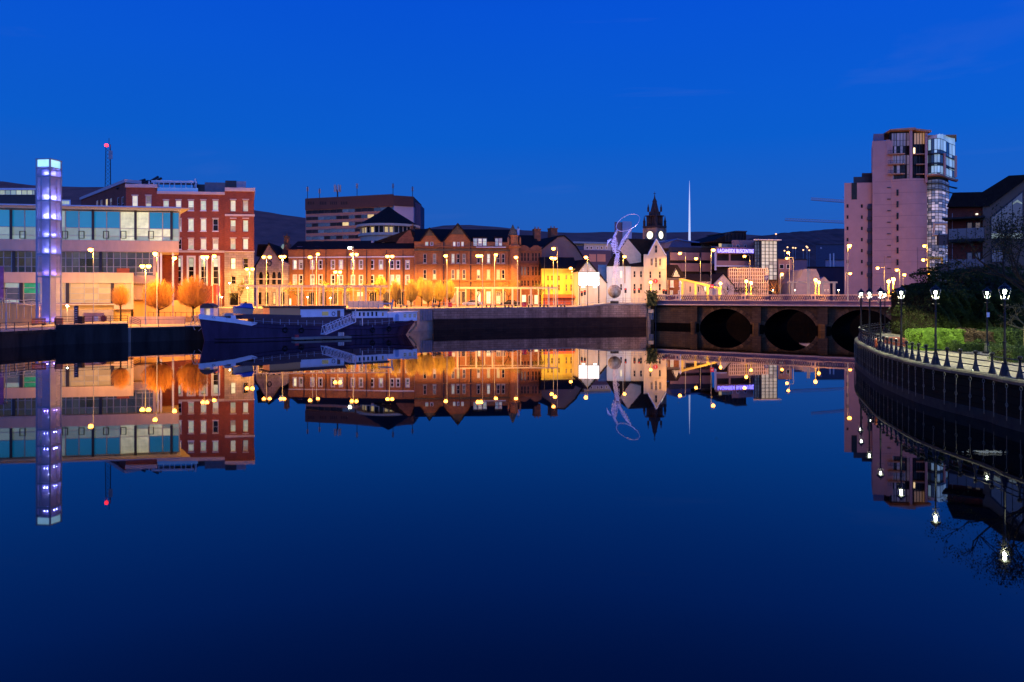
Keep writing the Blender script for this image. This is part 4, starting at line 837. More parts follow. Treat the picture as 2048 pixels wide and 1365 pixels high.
# yellow building
F = Fac('yellow_pub', 'low yellow rendered building with slate roof beside the bright billboard', 'building', 1083, 178, 1155.5, 179, 4.4)
for x in (1096,1104,1118): F.win(x, 551, 562, 4, darkglass, hole=True, fm=yellowr); F.win(x, 569, 582, 4, darkglass, fm=yellowr)
for x in (1133,1142.5): F.win(x, 550, 559.5, 4.5, dimw, fm=yellowr); F.win(x, 569, 583, 4.5, dimw, fm=yellowr)
F.wall(yellowr, 1083, 1155.5, 540, 613, 9)
F.box('cornice', yellowr, 1082.6, 1156, 538, 540.8, -.35, 9.1); F.box('string_course', yellowr, 1083, 1155.6, 544, 545.5, -.15, 0)
F.roof(slate, 1084, 1155, 538, 515, 9, .0)
aw = mat('red orange awning', (.55,.12,.04), .6, .15)
b = MB().add([(F.u(1086),-.02,F.z(1110,589)),(F.u(1147),-.02,F.z(1110,589)),(F.u(1147),-1.6,F.z(1110,594)),(F.u(1086),-1.6,F.z(1110,594)),(F.u(1086),-.02,F.z(1110,590)),(F.u(1147),-.02,F.z(1110,590)),(F.u(1147),-1.6,F.z(1110,595.5)),(F.u(1086),-1.6,F.z(1110,595.5))],[(0,3,2,1),(4,5,6,7),(0,1,5,4),(1,2,6,5),(2,3,7,6),(3,0,4,7)]); b.build('awning', aw, F.root)
F.box('shopfront', mat('dark red shopfront', (.3,.07,.04), .6, .3, 1), 1086, 1147, 596, 611, -.12, 0)
for x in (1095,1108,1121,1136): F.win(x, 598, 608, 9, lity if x < 1130 else dimw, fm=aw, hole=False, bars=0, sill=False)
# small grey gable house + billboard
F = Fac('grey_gabled_house', 'small beige gable end with two tiny attic windows behind the white billboard', 'building', 1155.8, 176, 1213, 178, 4.6)
F.poly('wall', greyr, [(1156,612),(1156,542),(1174.6,521),(1195.5,545),(1213,566),(1213,612)], 0, 12)
F.poly('roof', slate, [(1154.5,543),(1174.6,518.5),(1197,545),(1214,566),(1213,567),(1195.5,547),(1174.6,522),(1156,544)], -.35, 12.3)
for x in (1166,1181): F.win(x, 537, 541.5, 2.6, darkglass, hole=False, sill=False, bars=0)
d = 170; t_ = thing('billboard', 'large blank brightly lit white billboard in front of the beige gable', 'billboard', (X(1157,d),d,4.6))
w = X(1198.6,d)-X(1157,d); z0, z1 = Z(571.5,d)-4.6, Z(544.8,d)-4.6
MB().box(.05,w-.05,0,.1,z0+.05,z1-.05).build('panel', mat('lit billboard face', (.8,.82,.85), .5, .02, .3, emit=(.86,.96,1), es=1.5), t_)
MB().box(-.1,w+.1,.1,.35,z0-.1,z1+.1).build('frame', dmetal, t_); MB().tube([(w-.1,.2,0),(w-.1,.2,z1)], .17, 6).tube([(.3,.3,0),(.3,.3,z0)], .1, 6).build('pole', dmetal, t_)
for x in (w*.22,w*.78): MB().box(x-.35,x+.35,-.9,-.6,z0-.45,z0-.25).tube([(x,-.7,z0-.35),(x,.2,z0-.1)], .04, 4).build('floodlight', mat('flood lamp', (1,1,1), .4, 0, emit=(.9,1,1), es=4), t_)
light(t_, (w*.8,-1.2,z0+.6), 700, (.6,.85,1), .15, gloss=False)
light(t_, (w+2.5,.8,z1-1), 1600, (.25,.6,1), .15, gloss=False)
# buildings in the gap behind billboard
F = Fac('blue_roofed_office', 'low modern office with bluish roof edge behind the billboard', 'building', 1146, 232, 1222, 236, 4.6)
for i, x in enumerate((1174,1182,1195,1203,1213)): F.win(x, 493, 499, 4, [darkglass,darkglass,dimw,darkglass,dimw][i], hole=False, sill=False, bars=0)
F.box('upper_wall', mat('pale blue wall', (.30,.34,.42), .7, .1), 1168, 1222, 488, 501, 0, 8); F.box('roof', mat('blue metal roof', (.10,.18,.32), .5, .15), 1146, 1222, 484.5, 488.2, -.8, 9)
F.box('lower_wall', mat('dark violet cladding', (0,0,0)), 1146, 1222, 501, 613, -.5, 8)
for x0,x1 in ((1178,1192),(1194,1211)): F.box('panel', lp, x0, x1, 509, 524, -.6, -.5)
F = Fac('blue_lit_shed', 'dark shed wall lit blue by the billboard between two gables', 'building', 1196, 186, 1215, 186, 4.6); F.box('wall', mat('blue grey render', (.25,.32,.42), .8, .15), 1196, 1215, 530, 612, 0, 5)
F = Fac('lift_tower', 'pale concrete lift tower block standing behind the ring of the statue', 'building', 1245, 300, 1263.4, 302, 4.6); F.box('pale_wall', mat('pale tower render', (.55,.55,.58), .85, .08, .3, streak=.4), 1245, 1263.4, 443.3, 560, 0, 8); F.box('dark_wall', mat('mauve pale band', (0,0,0)), 1229, 1244.8, 444, 560, 1, 8)
# white gabled house
F = Fac('white_gabled_house', 'white gable fronted house directly behind the ring statue', 'building', 1213.5, 182, 1262.3, 181, 4.9)
ww = mat('white render', (.66,.70,.66), .8, .1, .8, streak=.3)
F.poly('front_wall', ww, [(1213.5,612),(1213.5,532),(1235.5,495),(1262,532),(1262,612)], 0, .6)
for x, a, c, m in ((1242,542,556,litb),(1228,543,555,dimw),(1242,568,582,darkglass)): F.win(x, a, c, 4.6, m, hole=False, bars=1)
b = MB(); ur, zr = F.u(1235.5), F.z(1235,494.5); ul, zl_ = F.u(1212.8), F.z(1213,533); uq, zq = F.u(1263), F.z(1262,533); s2 = 9
b.add([(ul,-.3,zl_),(ur,-.3,zr),(uq,-.3,zq),(ul,12,zl_),(ur,12,zr),(uq,12,zq)], [(0,1,4,3),(1,2,5,4),(0,3,5,2),(0,2,1),(3,4,5)]); b.build('roof', slate, F.root)
MB().box(.02,F.u(1262),.61,12,0,zl_-.1).build('side_wall', cream, F.root)
F.box('drainpipe', mat('brown pipe', (.4,.2,.08), .6, .1), 1249, 1250.2, 515, 567, -.3, -.1)
# yellow low wing + tall cream house
F = Fac('cream_wing', 'low cream wing with slate roof and rooflights joining the white gabled house', 'building', 1262.3, 180.5, 1287.3, 180, 4.9)
for x in (1269,1282): F.win(x, 542.5, 555.5, 5, darkglass, fm=cream); F.win(x, 568, 581, 5, darkglass, fm=cream)
F.wall(cream, 1262.3, 1287.3, 533, 612, 11)
MB().add([(F.u(1262.3),-.3,F.z(1262,533)),(F.u(1287),-.3,F.z(1287,533)),(F.u(1287),7,F.z(1270,499,7)),(F.u(1240),7,F.z(1250,499,7)),(F.u(1262.3),-.3,F.z(1262,534)),(F.u(1287),-.3,F.z(1287,534)),(F.u(1287),7,F.z(1270,500,7)),(F.u(1240),7,F.z(1250,500,7))],[(0,1,2,3),(4,7,6,5),(0,4,5,1),(1,5,6,2),(2,6,7,3),(3,7,4,0)]).build('roof', slate, F.root)
for x, y in ((1258,507),(1266,508),(1272,515)): MB().add([(-.5,0,0),(.5,0,0),(.4,1.1,.9),(-.6,1.1,.9)],[(0,1,2,3)]).build('rooflight', palep, F.root, (F.u(x),3.2 if y < 512 else 1.9,F.z(x,y,3.0)))
F = Fac('tall_cream_house', 'tall cream house with steep front gable and round red sign by the bridge', 'building', 1287.3, 179, 1333, 179.5, 4.9)
for x in (1301,1320): 
    F.win(x, 543, 557, 5.2, darkglass, fm=cream)
    F.win(x, 568, 582, 5.2, darkglass, fm=cream)
for x, a, c in ((1303.4,517,532),(1312,515.5,535.5),(1320.3,517,532)): F.win(x, a, c, 5.2, darkglass, fm=cream, vb=1)
F.wall(cream, 1287.3, 1333, 509, 613, 12)
F.poly('front_gable', cream, [(1296,509.2),(1312.4,480),(1331,509.2)], 0, .5); F.win(1312, 491, 506.5, 6, darkglass, hole=False, fm=cream)
F.poly('gable_verge', white, [(1294.5,511),(1312.4,478),(1332.5,511),(1331,511.5),(1312.4,481),(1296,511.5)], -.3, .6)
b = MB(); ur, zr = F.u(1312.4), F.z(1312,478.5); ul, zl_ = F.u(1295), F.z(1295,510); uq = F.u(1332.5)
b.add([(ul,.1,zl_),(ur,.1,zr),(uq,.1,zl_),(ul,8,zl_),(ur,8,zr),(uq,8,zl_)], [(0,1,4,3),(1,2,5,4),(0,3,5,2),(0,2,1),(3,4,5)]); b.build('front_gable_roof', slate, F.root)
F.poly('main_roof', slate, [(1284,510),(1263,475.5),(1308,477),(1330,508)], 3, 11)
F.poly('side_gable_wall', mat('dim cream render', (.5,.40,.30), .85, .12), [(1246,499),(1261,476.5),(1287.5,508),(1287.5,533),(1262,533)], 2.5, 3.0)
F.box('string_course', cream, 1296, 1330, 537.5, 539.5, -.2, 0)
sg = thing('round_sign', 'round red sign with a white numeral 3 on the tall cream house', 'sign', (X(1310.9,178.6),178.7,Z(562.7,178.7)))
o = MB().lathe([(.55,0),(.55,.12)], 16).build('disc', mat('red sign face', (.6,.03,.02), .5, .05, emit=(.5,.03,.02), es=.6), sg); o.rotation_euler = (rad(90),0,0)
text('numeral','3',white,sg,(-.25,-.14,-.3),.85)
# mock tudor pub
F = Fac('timbered_pub', 'small half timbered pub with tiny gable between cream house and lamp posts', 'building', 1333.5, 182, 1369.5, 182, 5.0)
F.box('wall', brownbrick, 1334, 1369.5, 556, 612, 0, 8)
F.poly('gable', white, [(1343.5,554),(1352,537),(1361,554)], -.1, .5)
for pts in ([(1343,554.5),(1352,536),(1361.5,554.5),(1360,554.5),(1352,539),(1344.5,554.5)],): F.poly('gable_timber', black, pts, -.25, -.1)
for x in (1348,1352,1356): F.box('timber', black, x-.5, x+.5, 544 if x == 1352 else 547, 554, -.2, -.1)
F.box('sign_band', mat('pub sign band', (.1,.08,.08), .6, .1), 1334.5, 1369.3, 556.5, 560, -.3, 0); F.box('pilaster', cream, 1335, 1336.5, 556, 612, -.25, 0); F.box('pilaster', cream, 1367, 1369, 556, 612, -.25, 0)
F.win(1343.5, 560.5, 574, 6.5, litg, hole=False, bars=0); F.win(1360, 561, 573, 4, dimw, hole=False, bars=0); F.win(1343, 581, 592, 6, lity, hole=False); F.win(1359, 581, 592, 6, dimw, hole=False)
MB().add([(F.u(1333),-.3,F.z(1340,556)),(F.u(1371),-.3,F.z(1340,556)),(F.u(1364),5,F.z(1360,530,5)),(F.u(1334),5,F.z(1340,530,5)),(F.u(1371),9,F.z(1340,556)),(F.u(1333),9,F.z(1340,556))],[(0,1,2,3),(1,4,2),(4,5,3,2),(5,0,3),(0,5,4,1)]).build('roof', slate, F.root)
# ================= SPIRE, CLOCK TOWER =================
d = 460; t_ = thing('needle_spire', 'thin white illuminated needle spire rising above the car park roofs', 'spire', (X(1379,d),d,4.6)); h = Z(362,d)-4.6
MB().lathe([(.95,0),(.75,h*.45),(.4,h*.8),(.05,h)], 10).build('needle', mat('glowing steel needle', (.7,.7,.72), .35, .05, .3, emit=(.62,.66,.8), es=.85), t_, smooth=True)  # floodlighting on the needle is put in as emission
d = 250; s_ = 4.35; t_ = thing('clock_tower', 'ornate dark stone clock tower with two lit clock faces and pinnacled spire', 'clock tower', (X(1309.3,d),d,4.6), rad(42))
g = lambda y: Z(y,d)-4.6; tm = mat('clock tower sandstone', (.34,.22,.14), .85, .3, .8); td = mat('dark clock tower stone', (.055,.036,.026), .9, .3, .8); hs = s_/2+.25
MB().box(-hs,hs,-hs,hs,0,g(457)).build('shaft', tm, t_)
b = MB()
for x in (-hs,hs):
    for y in (-hs,hs): b.box(x-.35,x+.35,y-.35,y+.35,0,g(457)-.1)
b.build('buttress', tm, t_)
b = MB().box(-hs-.35,hs+.35,-hs-.35,hs+.35,g(457),g(455)).box(-hs-.4,hs+.4,-hs-.4,hs+.4,g(455),g(453)); b.build('cornice', td, t_)
cf_ = mat('lit clock face', (.9,.85,.6), .4, 0, emit=(1,.90,.55), es=1.6)
r_ = 1.3
for sd in (0,1):
    a = rad(-90) if sd == 0 else rad(180)
    nx, ny = math.cos(a), math.sin(a)
    o = MB().lathe([(r_,0),(r_,.1)], 24).build('clock_face', cf_, t_, (nx*(hs+.02),ny*(hs+.02),g(471.5))); o.rotation_euler = (rad(90),0,a+rad(90))
    MB().tube([(r_*1.08*math.cos(i*math.pi/10),r_*1.08*math.sin(i*math.pi/10),.1) for i in range(20)], .12, 5, closed=True).build('clock_rim', td, o)
    MB().box(-.06,.06,0,r_*.85,.12,.18).build('minute_hand', black, o); MB().box(0,r_*.55,-.07,.07,.12,.17).build('hour_hand', black, o)
light(t_, (-hs-1.8,-hs-1.8,g(490)), 900, (1,.6,.2), .2, gloss=False)
b = MB()
hb = 1.5
for x in (-hb,hb):
    for y in (-hb,hb): b.box(x-.42,x+.42,y-.42,y+.42,g(453),g(433.5))
for k in (-.55,.55):
    for q in (-hb,hb): b.box(k-.18,k+.18,q-.2,q+.2,g(453),g(435)).box(q-.2,q+.2,k-.18,k+.18,g(453),g(435))
b.box(-1.2,1.2,-1.2,1.2,g(453),g(434)).box(-hb-.75,hb+.75,-hb-.75,hb+.75,g(433.5),g(431.5)); b.build('belfry', td, t_)
MB().box(-1.35,1.35,-1.35,1.35,g(431.5),g(424)).build('upper_stage', td, t_)
MB().lathe([(1.75,g(431)),(1.15,g(416)),(.72,g(405)),(.85,g(404)),(.30,g(397)),(.09,g(390)),(.04,g(383))], 8,rot=rad(22)).build('spire', td, t_)
MB().tube([(-.5,0,g(387.5)),(.5,0,g(387.5))], .06, 4).tube([(0,-.5,g(387.5)),(0,.5,g(387.5))], .06, 4).build('finial_cross', td, t_)
pin = MB().lathe([(.42,0),(.42,1.6),(.5,1.7),(.3,2.0),(.04,3.6)], 6).mesh('pinnacle', td)
for x in (-hs,hs):
    for y in (-hs,hs): obj('pinnacle', pin, t_, (x,y,g(453.5))); o = obj('pinnacle', pin, t_, (x*.62,y*.62,g(424))); o.scale = (.8,.8,.75)
# ================= CAR PARK / BUS CENTRE =================
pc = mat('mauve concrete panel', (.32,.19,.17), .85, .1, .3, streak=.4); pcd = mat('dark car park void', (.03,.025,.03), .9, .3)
F = Fac('multistorey_car_park', 'multi storey car park with mauve concrete bands and dark open decks', 'building', 1337, 226, 1424, 230, 5.0)
F.box('core', pcd, 1338, 1423, 495, 612, 1.2, 30)
for a, c, xs in ((505.5,521,((1340,1356),(1356.4,1399),(1402,1424))),(527,543.5,((1340,1362),(1362.4,1424)))):
    for x0, x1 in xs: F.box('deck_panel', pc, x0, x1, a, c, 0, .5)
F.box('roof_slab', dmetal, 1337, 1425, 495, 505, .6, 30)
F.poly('roof_shed', mat('slate blue cladding', (.12,.11,.17), .7, .1), [(1342,495),(1342,483),(1365,476.5),(1395,483),(1395,495)], 4, 24)
F.poly('shed_roof', mat('blue metal roof', (0,0,0)), [(1340,485),(1365,475.8),(1396,481),(1430,484),(1430,486),(1396,483.5),(1365,478)], 3.5, 25)
F.box('ribbed_screen', cream, 1403, 1423, 486, 494.5, 3, 3.5)
for i in range(9): F.box('fin', dmetal, 1404+i*2.2, 1404.8+i*2.2, 486, 494.5, 2.8, 3)
for x in (1400.5,): F.box('column', pcd, x-1.8, x+1.8, 505, 612, -.1, 1)
F = Fac('bus_centre', 'bus centre building with blue neon name sign and concrete bridge deck', 'building', 1429, 215, 1508.5, 218, 5.0)
F.box('roof_office', pc, 1464, 1508, 479, 495, 3, 20); F.box('sign_beam', pc, 1431, 1508.5, 495, 508, 0, 12)
for x in (1473,1486,1501): F.win(x, 489, 494.5, 5, darkglass, hole=False, bars=0, sill=False).location.y = 2.7
F.box('window_strip', darkglass2, 1437, 1464, 487, 495, 2, 10); F.box('lit_window', lity, 1437.5, 1443, 486.5, 493.5, 1.8, 1.99)
F.box('lower_beam', pc, 1431, 1508.5, 522, 534, -.1, 12); F.box('beam_edge', mat('pale metal roof edge', (0,0,0)), 1431, 1508.5, 531.5, 534, -.4, -.1)
F.box('recess', pcd, 1431, 1508.5, 508, 522, 2, 12)
for x in (1432.5,1459.5,1505): F.box('column', pc, x-1.8, x+1.8, 508, 522, .2, 2); 
F.box('end_column', mat('pale metal roof edge', (0,0,0)), 1429, 1433, 499, 541, -.3, 1)
F.box('undercroft', pcd, 1431, 1508, 534, 612, 3, 14)
sz = 1.45; x0 = F.u(1435)
o = text('sign_lettering','LAGANSIDE BUSCENTRE',neon,F.root,(x0,-.12,F.z(1470,505.8)),sz,0,.05,fit=F.u(1506.5)-x0)
b = MB(); pts = [(F.u(1452)+ (F.u(1522)-F.u(1452))*i/10, F.z(1470,479)+ (F.z(1470,457)-F.z(1470,479))*math.sin(i/10*math.pi/2)) for i in range(11)]
b.prism([(pts[0][0],F.z(1470,481))]+pts+[(pts[-1][0],F.z(1520,481))], 8, 26); b.build('curved_roof', slate, F.root)
MB().box(F.u(1500),F.u(1523),7.7,26,F.z(1510,459.5),F.z(1510,457.5)).build('roof_edge', dmetal, F.root)
for i in range(14): u = F.u(1478)+i*.45; MB().box(u,u+.12,7.7,8,F.z(1480,480),F.z(1480,461)).build('roof_rib', dmetal, F.root)
# glazed stair tower
F = Fac('glazed_stair_tower', 'glazed stair tower of pale lit square panes beside the neon sign', 'building', 1509, 212, 1554, 213, 5.0)
band(F, 1522.5, 1554, 482.5, 560, 0, [482.5+6.85*i for i in range(1,11)], [1530.2,1538,1546], lambda u,i,r: sp_ if rr.random() < .7 else sp2, black, 'glazing_grid', .09)  if False else None
sp_ = mat('pale lit stair glass', (.3,.3,.28), .3, .12, .7, emit=(.62,.56,.48), es=.8, rand=.12); sp2 = mat('dim stair glass', (.2,.2,.2), .3, .2, .7, emit=(.4,.33,.30), es=.8, rand=.2)
band(F, 1522.5, 1554, 482.5, 560, 0, [482.5+6.85*i for i in range(1,11)], [1530.2,1538,1546], lambda u,i,r: sp_ if (r < 6 or rr.random() < .3) else sp2, black, 'glazing_grid', .09)
band(F, 1509.3, 1520, 483, 538, .1, [483+6.85*i for i in range(1,8)], [1514.5], lambda u,i,r: darkglass2 if rr.random() < .8 else mat('teal pane', (.02,.1,.12), .2, .2, emit=(.04,.16,.22), es=.7), black, 'side_glazing', .1)
F.box('corner_column', black, 1519.6, 1522.6, 481, 612, -.15, .6); F.box('core', pcd, 1509, 1554, 482, 612, .6, 12); F.box('roof_slab', mat('pale metal roof edge', (0,0,0)), 1507, 1563, 479.8, 481.6, -1.2, 12.5)
# white grid screen with P sign
F = Fac('grid_screen', 'white square lattice screen wall with a parking sign at its corner', 'screen', 1458.5, 196, 1536, 198, 5.0)
gm = mat('pinkish white lattice', (.60,.46,.44), .7, .08); b = MB(); u0,u1 = F.u(1458.5),F.u(1536); zt = F.z(1500,537)
n_ = 18
for i in range(n_+1): u = u0+(u1-u0)*i/n_; b.box(u-.1,u+.1,0,.2,0,zt)
for j in range(10): z = zt-zt*j/9.6; b.box(u0,u1,-.02,.22,z-.1,z+.1)
b.build('lattice', gm, F.root, kind='stuff'); MB().box(u0,u1,1.0,1.2,0,zt-.1).build('backing_wall', mat('dull mauve backing', (.16,.09,.085), .85, .2), F.root)
text('wall_lettering','CAR PARK',black,F.root,(F.u(1469),-.3,F.z(1490,582)),1.1,0,.05)
d = 194; t_ = thing('parking_sign', 'square parking sign with white letter P on the lattice screen corner', 'sign', (X(1528.5,d),d,5.0)); w = X(1536.5,d)-X(1528.5,d)
MB().box(0,w,0,.12,Z(561,d)-5,Z(551.5,d)-5).build('panel', mat('violet sign', (.10,.07,.16), .5, .1), t_); MB().tube([(w/2,.1,0),(w/2,.1,Z(561,d)-5)], .06, 5).build('post', galv, t_)
text('letter','P',white,t_,(w*.28,-.03,Z(559.7,d)-5),1.1,0,.02)
# little white buildings
def gablehouse(name, label, px0, px1, pxa, pye, pya, d, m, wins=(), zb=5.0, back=10, group=None, pyb=612):
    F = Fac(name, label, 'house', px0, d, px1, d, zb, group); F.poly('wall', m, [(px0,pyb),(px0,pye),(pxa,pya),(px1,pye),(px1,pyb)], 0, back)
    F.poly('roof', slate, [(px0-1.5,pye+1.5),(pxa,pya-1.7),(px1+1.5,pye+1.5),(px1+.5,pye+2),(pxa,pya+.4),(px0-.5,pye+2)], -.3, back+.3)
    for x,a,c,w,mm in wins: F.win(x,a,c,w,mm,hole=False,bars=0)
    return F
pw = mat('pink lit white render', (.60,.50,.45), .85, .1)
gablehouse('small_gabled_house', 'small pinkish white gabled house left of the lattice screen', 1422, 1468, 1446, 571, 548, 192, pw, ((1430,570,578,4,darkglass),(1455,573,582,4,darkglass)))
F = Fac('low_white_cottages', 'row of low white walled cottages behind the sloping yellow gantry', 'building', 1369.6, 190, 1422, 190, 5.0)
for x, m in ((1380.5,darkglass),(1397,darkglass),(1410.5,litb)): F.win(x, 572, 585, 4, m, fm=pw, bars=0)
F.wall(pw, 1369.6, 1422, 563, 612, 8); F.roof(slate, 1370, 1422, 563, 549, 8, .3)
# sloping yellow steel gantry
ym = mat('yellow steel', (.75,.55,.10), .5, .1)
F = Fac('sloping_gantry', 'yellow steel gantry with a sloping top beam and four broad posts', 'gantry', 1360, 172, 1443, 174, 5.0)
F.poly('beam', ym, [(1360,560.5),(1360,557.5),(1366,557.5),(1443,576),(1443,579.5)], 0, .6)
for x, y in ((1364.5,562),(1391,567),(1415.5,573),(1438.5,578)): F.box('post', ym, x-2.2, x+2.2, y, None, .1, .5)
# frame structure & tent
F = Fac('concrete_portal_frame', 'yellow lit concrete portal frame with tall central fin over the bridge parapet', 'gantry', 1575, 182, 1675, 182, 5.0)
F.box('beam', mat('lit cream concrete', (.62,.5,.3), .7, .1), 1575, 1613.5, 563.5, 566.5, 0, .8); F.box('beam', mat('lit cream concrete', (0,0,0)), 1618, 1675, 563.5, 566.8, 0, .8)
for x, t0 in ((1585,566.5),(1645,566.8),(1668.5,566.8)): F.box('post', mat('lit cream concrete', (0,0,0)), x-2.6, x+2.6, t0, None, .05, .75)
F.box('fin', mat('lit cream concrete', (0,0,0)), 1613.7, 1620, 538, None, -.1, .9)
F = Fac('tent_roof_building', 'grey building with swooping tent shaped roof behind the concrete portal frame', 'building', 1590, 205, 1660, 205, 5.0)
pts = [(1588,612),(1592,566),(1600,556),(1607,540),(1611,538.5),(1632,538.5),(1637,548),(1641,560),(1648,554),(1652,557),(1660,566),(1660,612)]
F.poly('wall', mat('grey violet cladding', (.22,.19,.26), .8, .15, .4), pts, 0, 12); 
for x in (1656,1662): F.win(x if x < 1660 else 1650, 579, 583, 3, darkglass, hole=False, bars=0, sill=False)
def blockb(name, label, m, px0, px1, pyt, d, dep=14, zb=4.6, group=None, wins=()):
    F = Fac(name, label, 'building', px0, d, px1, d, zb, group); F.box('wall', m, px0, px1, pyt, None, 0, dep)
    F.box('roof_edge', dmetal, px0-.6, px1+.6, pyt-1.2, pyt, -.3, dep+.3)
    for x,a,c,w,mm in wins: F.win(x,a,c,w,mm,hole=False,bars=0,sill=False)
    return F
gv = mat('grey violet cladding', (0,0,0)); dv = mat('dark violet cladding', (0,0,0))
blockb('concrete_frame_building', 'open sided concrete block with dark bays right of the stair tower', pc, 1556, 1584, 519, 218, wins=((1563,529,538,9,darkglass),(1576,529,538,7,darkglass),(1563,549,558,9,dimw),(1576,549,558,7,darkglass),(1563,570,580,9,dimw)))
blockb('low_shed', 'low grey shed with pale roof edge beyond the portal frame', gv, 1589, 1614, 520, 260)
blockb('dark_office_block', 'dark blue grey office block on the right below the wooded hill', mat('dark blue cladding', (.05,.06,.10), .6, .2), 1632, 1690, 490, 320, wins=((1642,495,498,3,darkglass2),))
blockb('wide_dark_block', 'wide dark low block behind the tent roofed building', dv, 1614, 1692, 535, 270)
blockb('pale_plant_building', 'pale grey low plant building beside the pink tower', mat('pale grey cladding', (.42,.38,.44), .7, .1), 1651, 1690, 521, 290)
for x, t0 in ((1660,508),(1667,507)):
    t_ = thing('steel_chimney', f'thin pale steel chimney, the {"left" if x < 1663 else "right"} one of the pair on the plant building', 'chimney', (X(x,285),285,4.6)); MB().lathe([(.35,0),(.3,Z(t0,285)-4.6)], 8).build('stack', steel, t_)
blockb('dark_row_building', 'long low dark building behind the bridge right of the brown pub', dv, 1366, 1458, 547, 240)
blockb('left_terrace_infill', 'dark low building between the brick terrace and the billboard gable', dv, 1150, 1215, 508, 262)
# ================= CRANES =================
cm_ = mat('crane red steel', (.85,.5,.45), .6, .2)
for pts, mx, lb, d in (([(1622,400.5),(1700,408)],1722,'upper',520),([(1570,441.5),(1700,447.5)],1716,'lower',560)):
    t_ = thing('tower_crane', f'distant tower crane whose {lb} pale jib reaches left from behind the pink tower', 'crane', (X(mx,d),d,4.6), 0, 'distant tower cranes'); o = Vector((X(mx,d),d,4.6))
    a, c = P(*pts[0],d)-o, P(pts[1][0]+(mx-pts[1][0])+18,pts[1][1]+1.5,d)-o; b = MB(); n_ = 30; hh = 1.7
    for q in ((0,-.7,0),(0,.7,0),(0,0,hh)): b.tube([a+Vector(q),c+Vector(q)], .16, 3)
    for i in range(n_):
        p0, p1, pm_ = a+(c-a)*i/n_, a+(c-a)*(i+1)/n_, a+(c-a)*(i+.5)/n_+Vector((0,0,hh))
        for y in (-.7,.7): b.tube([p0+Vector((0,y,0)),pm_], .09, 3).tube([pm_,p1+Vector((0,y,0))], .09, 3)
    b.build('jib', cm_, t_); b = MB(); H2 = c.z+1
    for x,y in ((-.9,-.9),(.9,-.9),(.9,.9),(-.9,.9)): b.tube([(x,y,0),(x,y,H2)], .16, 3)
    for i in range(24): b.tube([(-.9,-.9,H2*i/24),(.9,-.9,H2*(i+1)/24)], .09, 3).tube([(.9,.9,H2*i/24),(-.9,.9,H2*(i+1)/24)], .09, 3)
    b.build('mast', cm_, t_); MB().box(-1,1,-2.2,-1,H2-3,H2-.8).build('cab', cm_, t_); MB().box(c.x-3,c.x-.5,-1,1,c.z-2.2,c.z-.2).build('counterweight', pc, t_)
# ================= PINK TOWER =================
F = Fac('pink_apartment_tower', 'tall pale pink apartment tower with glazed penthouse and curved glass corner', 'building', 1688.6, 236, 1849, 233, 5.0)
for x in (1695.4,1724):
    for y in (412.8,435,457.5,480,502,524,547):
        F.win(x, y-4, y+3.5, 5, mat('teal pane', (0,0,0)) if (x > 1700 and y < 420) or (x < 1700 and 450 < y < 460) else darkglass, bars=0, sill=False, fm=pink, fw=.06)
F.wall(pink, 1688.6, 1744, 366, 612, 16)
F.box('roof_block', dmetal, 1707, 1746, 352, 366, 2, 14); F.box('roof_block', dmetal, 1724, 1746, 343.5, 353, 3, 13)
F.box('balcony_recess', darkglass, 1703, 1714, 366.2, 399.5, -.06, .1); F.box('recess_side', mat('dark violet cladding',(0,0,0)), 1735.5, 1744.5, 408, 612, -.12, 0.1)
for y in (412,434.5,457,479.5,502,524.5,547): F.box('balcony', dmetal, 1734.5, 1744.6, y, y+7, -.9, -.12)
F.box('main_slab', pink, 1744.6, 1785, 284, 612, -1.6, 12); F.box('roof_room', mat('mauve metal', (.16,.13,.18), .6, .1), 1747, 1768, 268, 284, 0, 8)
F.box('slab_return', pink, 1772, 1780, 282, 361, -1.75, 1)
def plan(F, px, yoff): return (F.u(px), yoff)
n_ = 8; cpl = [(F.u(1779.5+(1848.7-1779.5)*i/n_), -1.6-2.6*math.sin(math.pi*(.12+.7*i/n_))+.9) for i in range(n_+1)]
MB().plan(cpl+[(F.u(1848.7),12),(F.u(1779.5),12)], 0, F.z(1810,360.5)).build('curved_wall', pink, F.root)
def ycurve(px): q = (px-1779.5)/(1848.7-1779.5); return -1.6-2.6*math.sin(math.pi*(.12+.7*q))+.9
for y in (388,411,434,457,480,502.6,525.6): F.box('slit_window', darkglass if y != 457 else mat('teal pane', (0,0,0)), 1792.2, 1796, y-6, y+6, ycurve(1794)-.12, ycurve(1794)+.3)
for i in range(9): y = 377.3+22.9*i; F.box('vent_slot', dmetal, 1774, 1781, y-.7, y+.7, -2.0, -1.3)
for i in range(10):
    y = 365+22.9*i; z = F.z(1800,y)
    MB().plan([(p[0],p[1]-.03) for p in cpl]+[(p[0],p[1]+.1) for p in cpl[::-1]], z-.03, z+.03).build('panel_joint', mat('panel joint', (.16,.09,.11), .9, .1), F.root)
    if y > 300: MB().box(F.u(1744.7),F.u(1779),-1.63,-1.5,z-.03,z+.03).build('panel_joint', mat('panel joint', (0,0,0)), F.root)
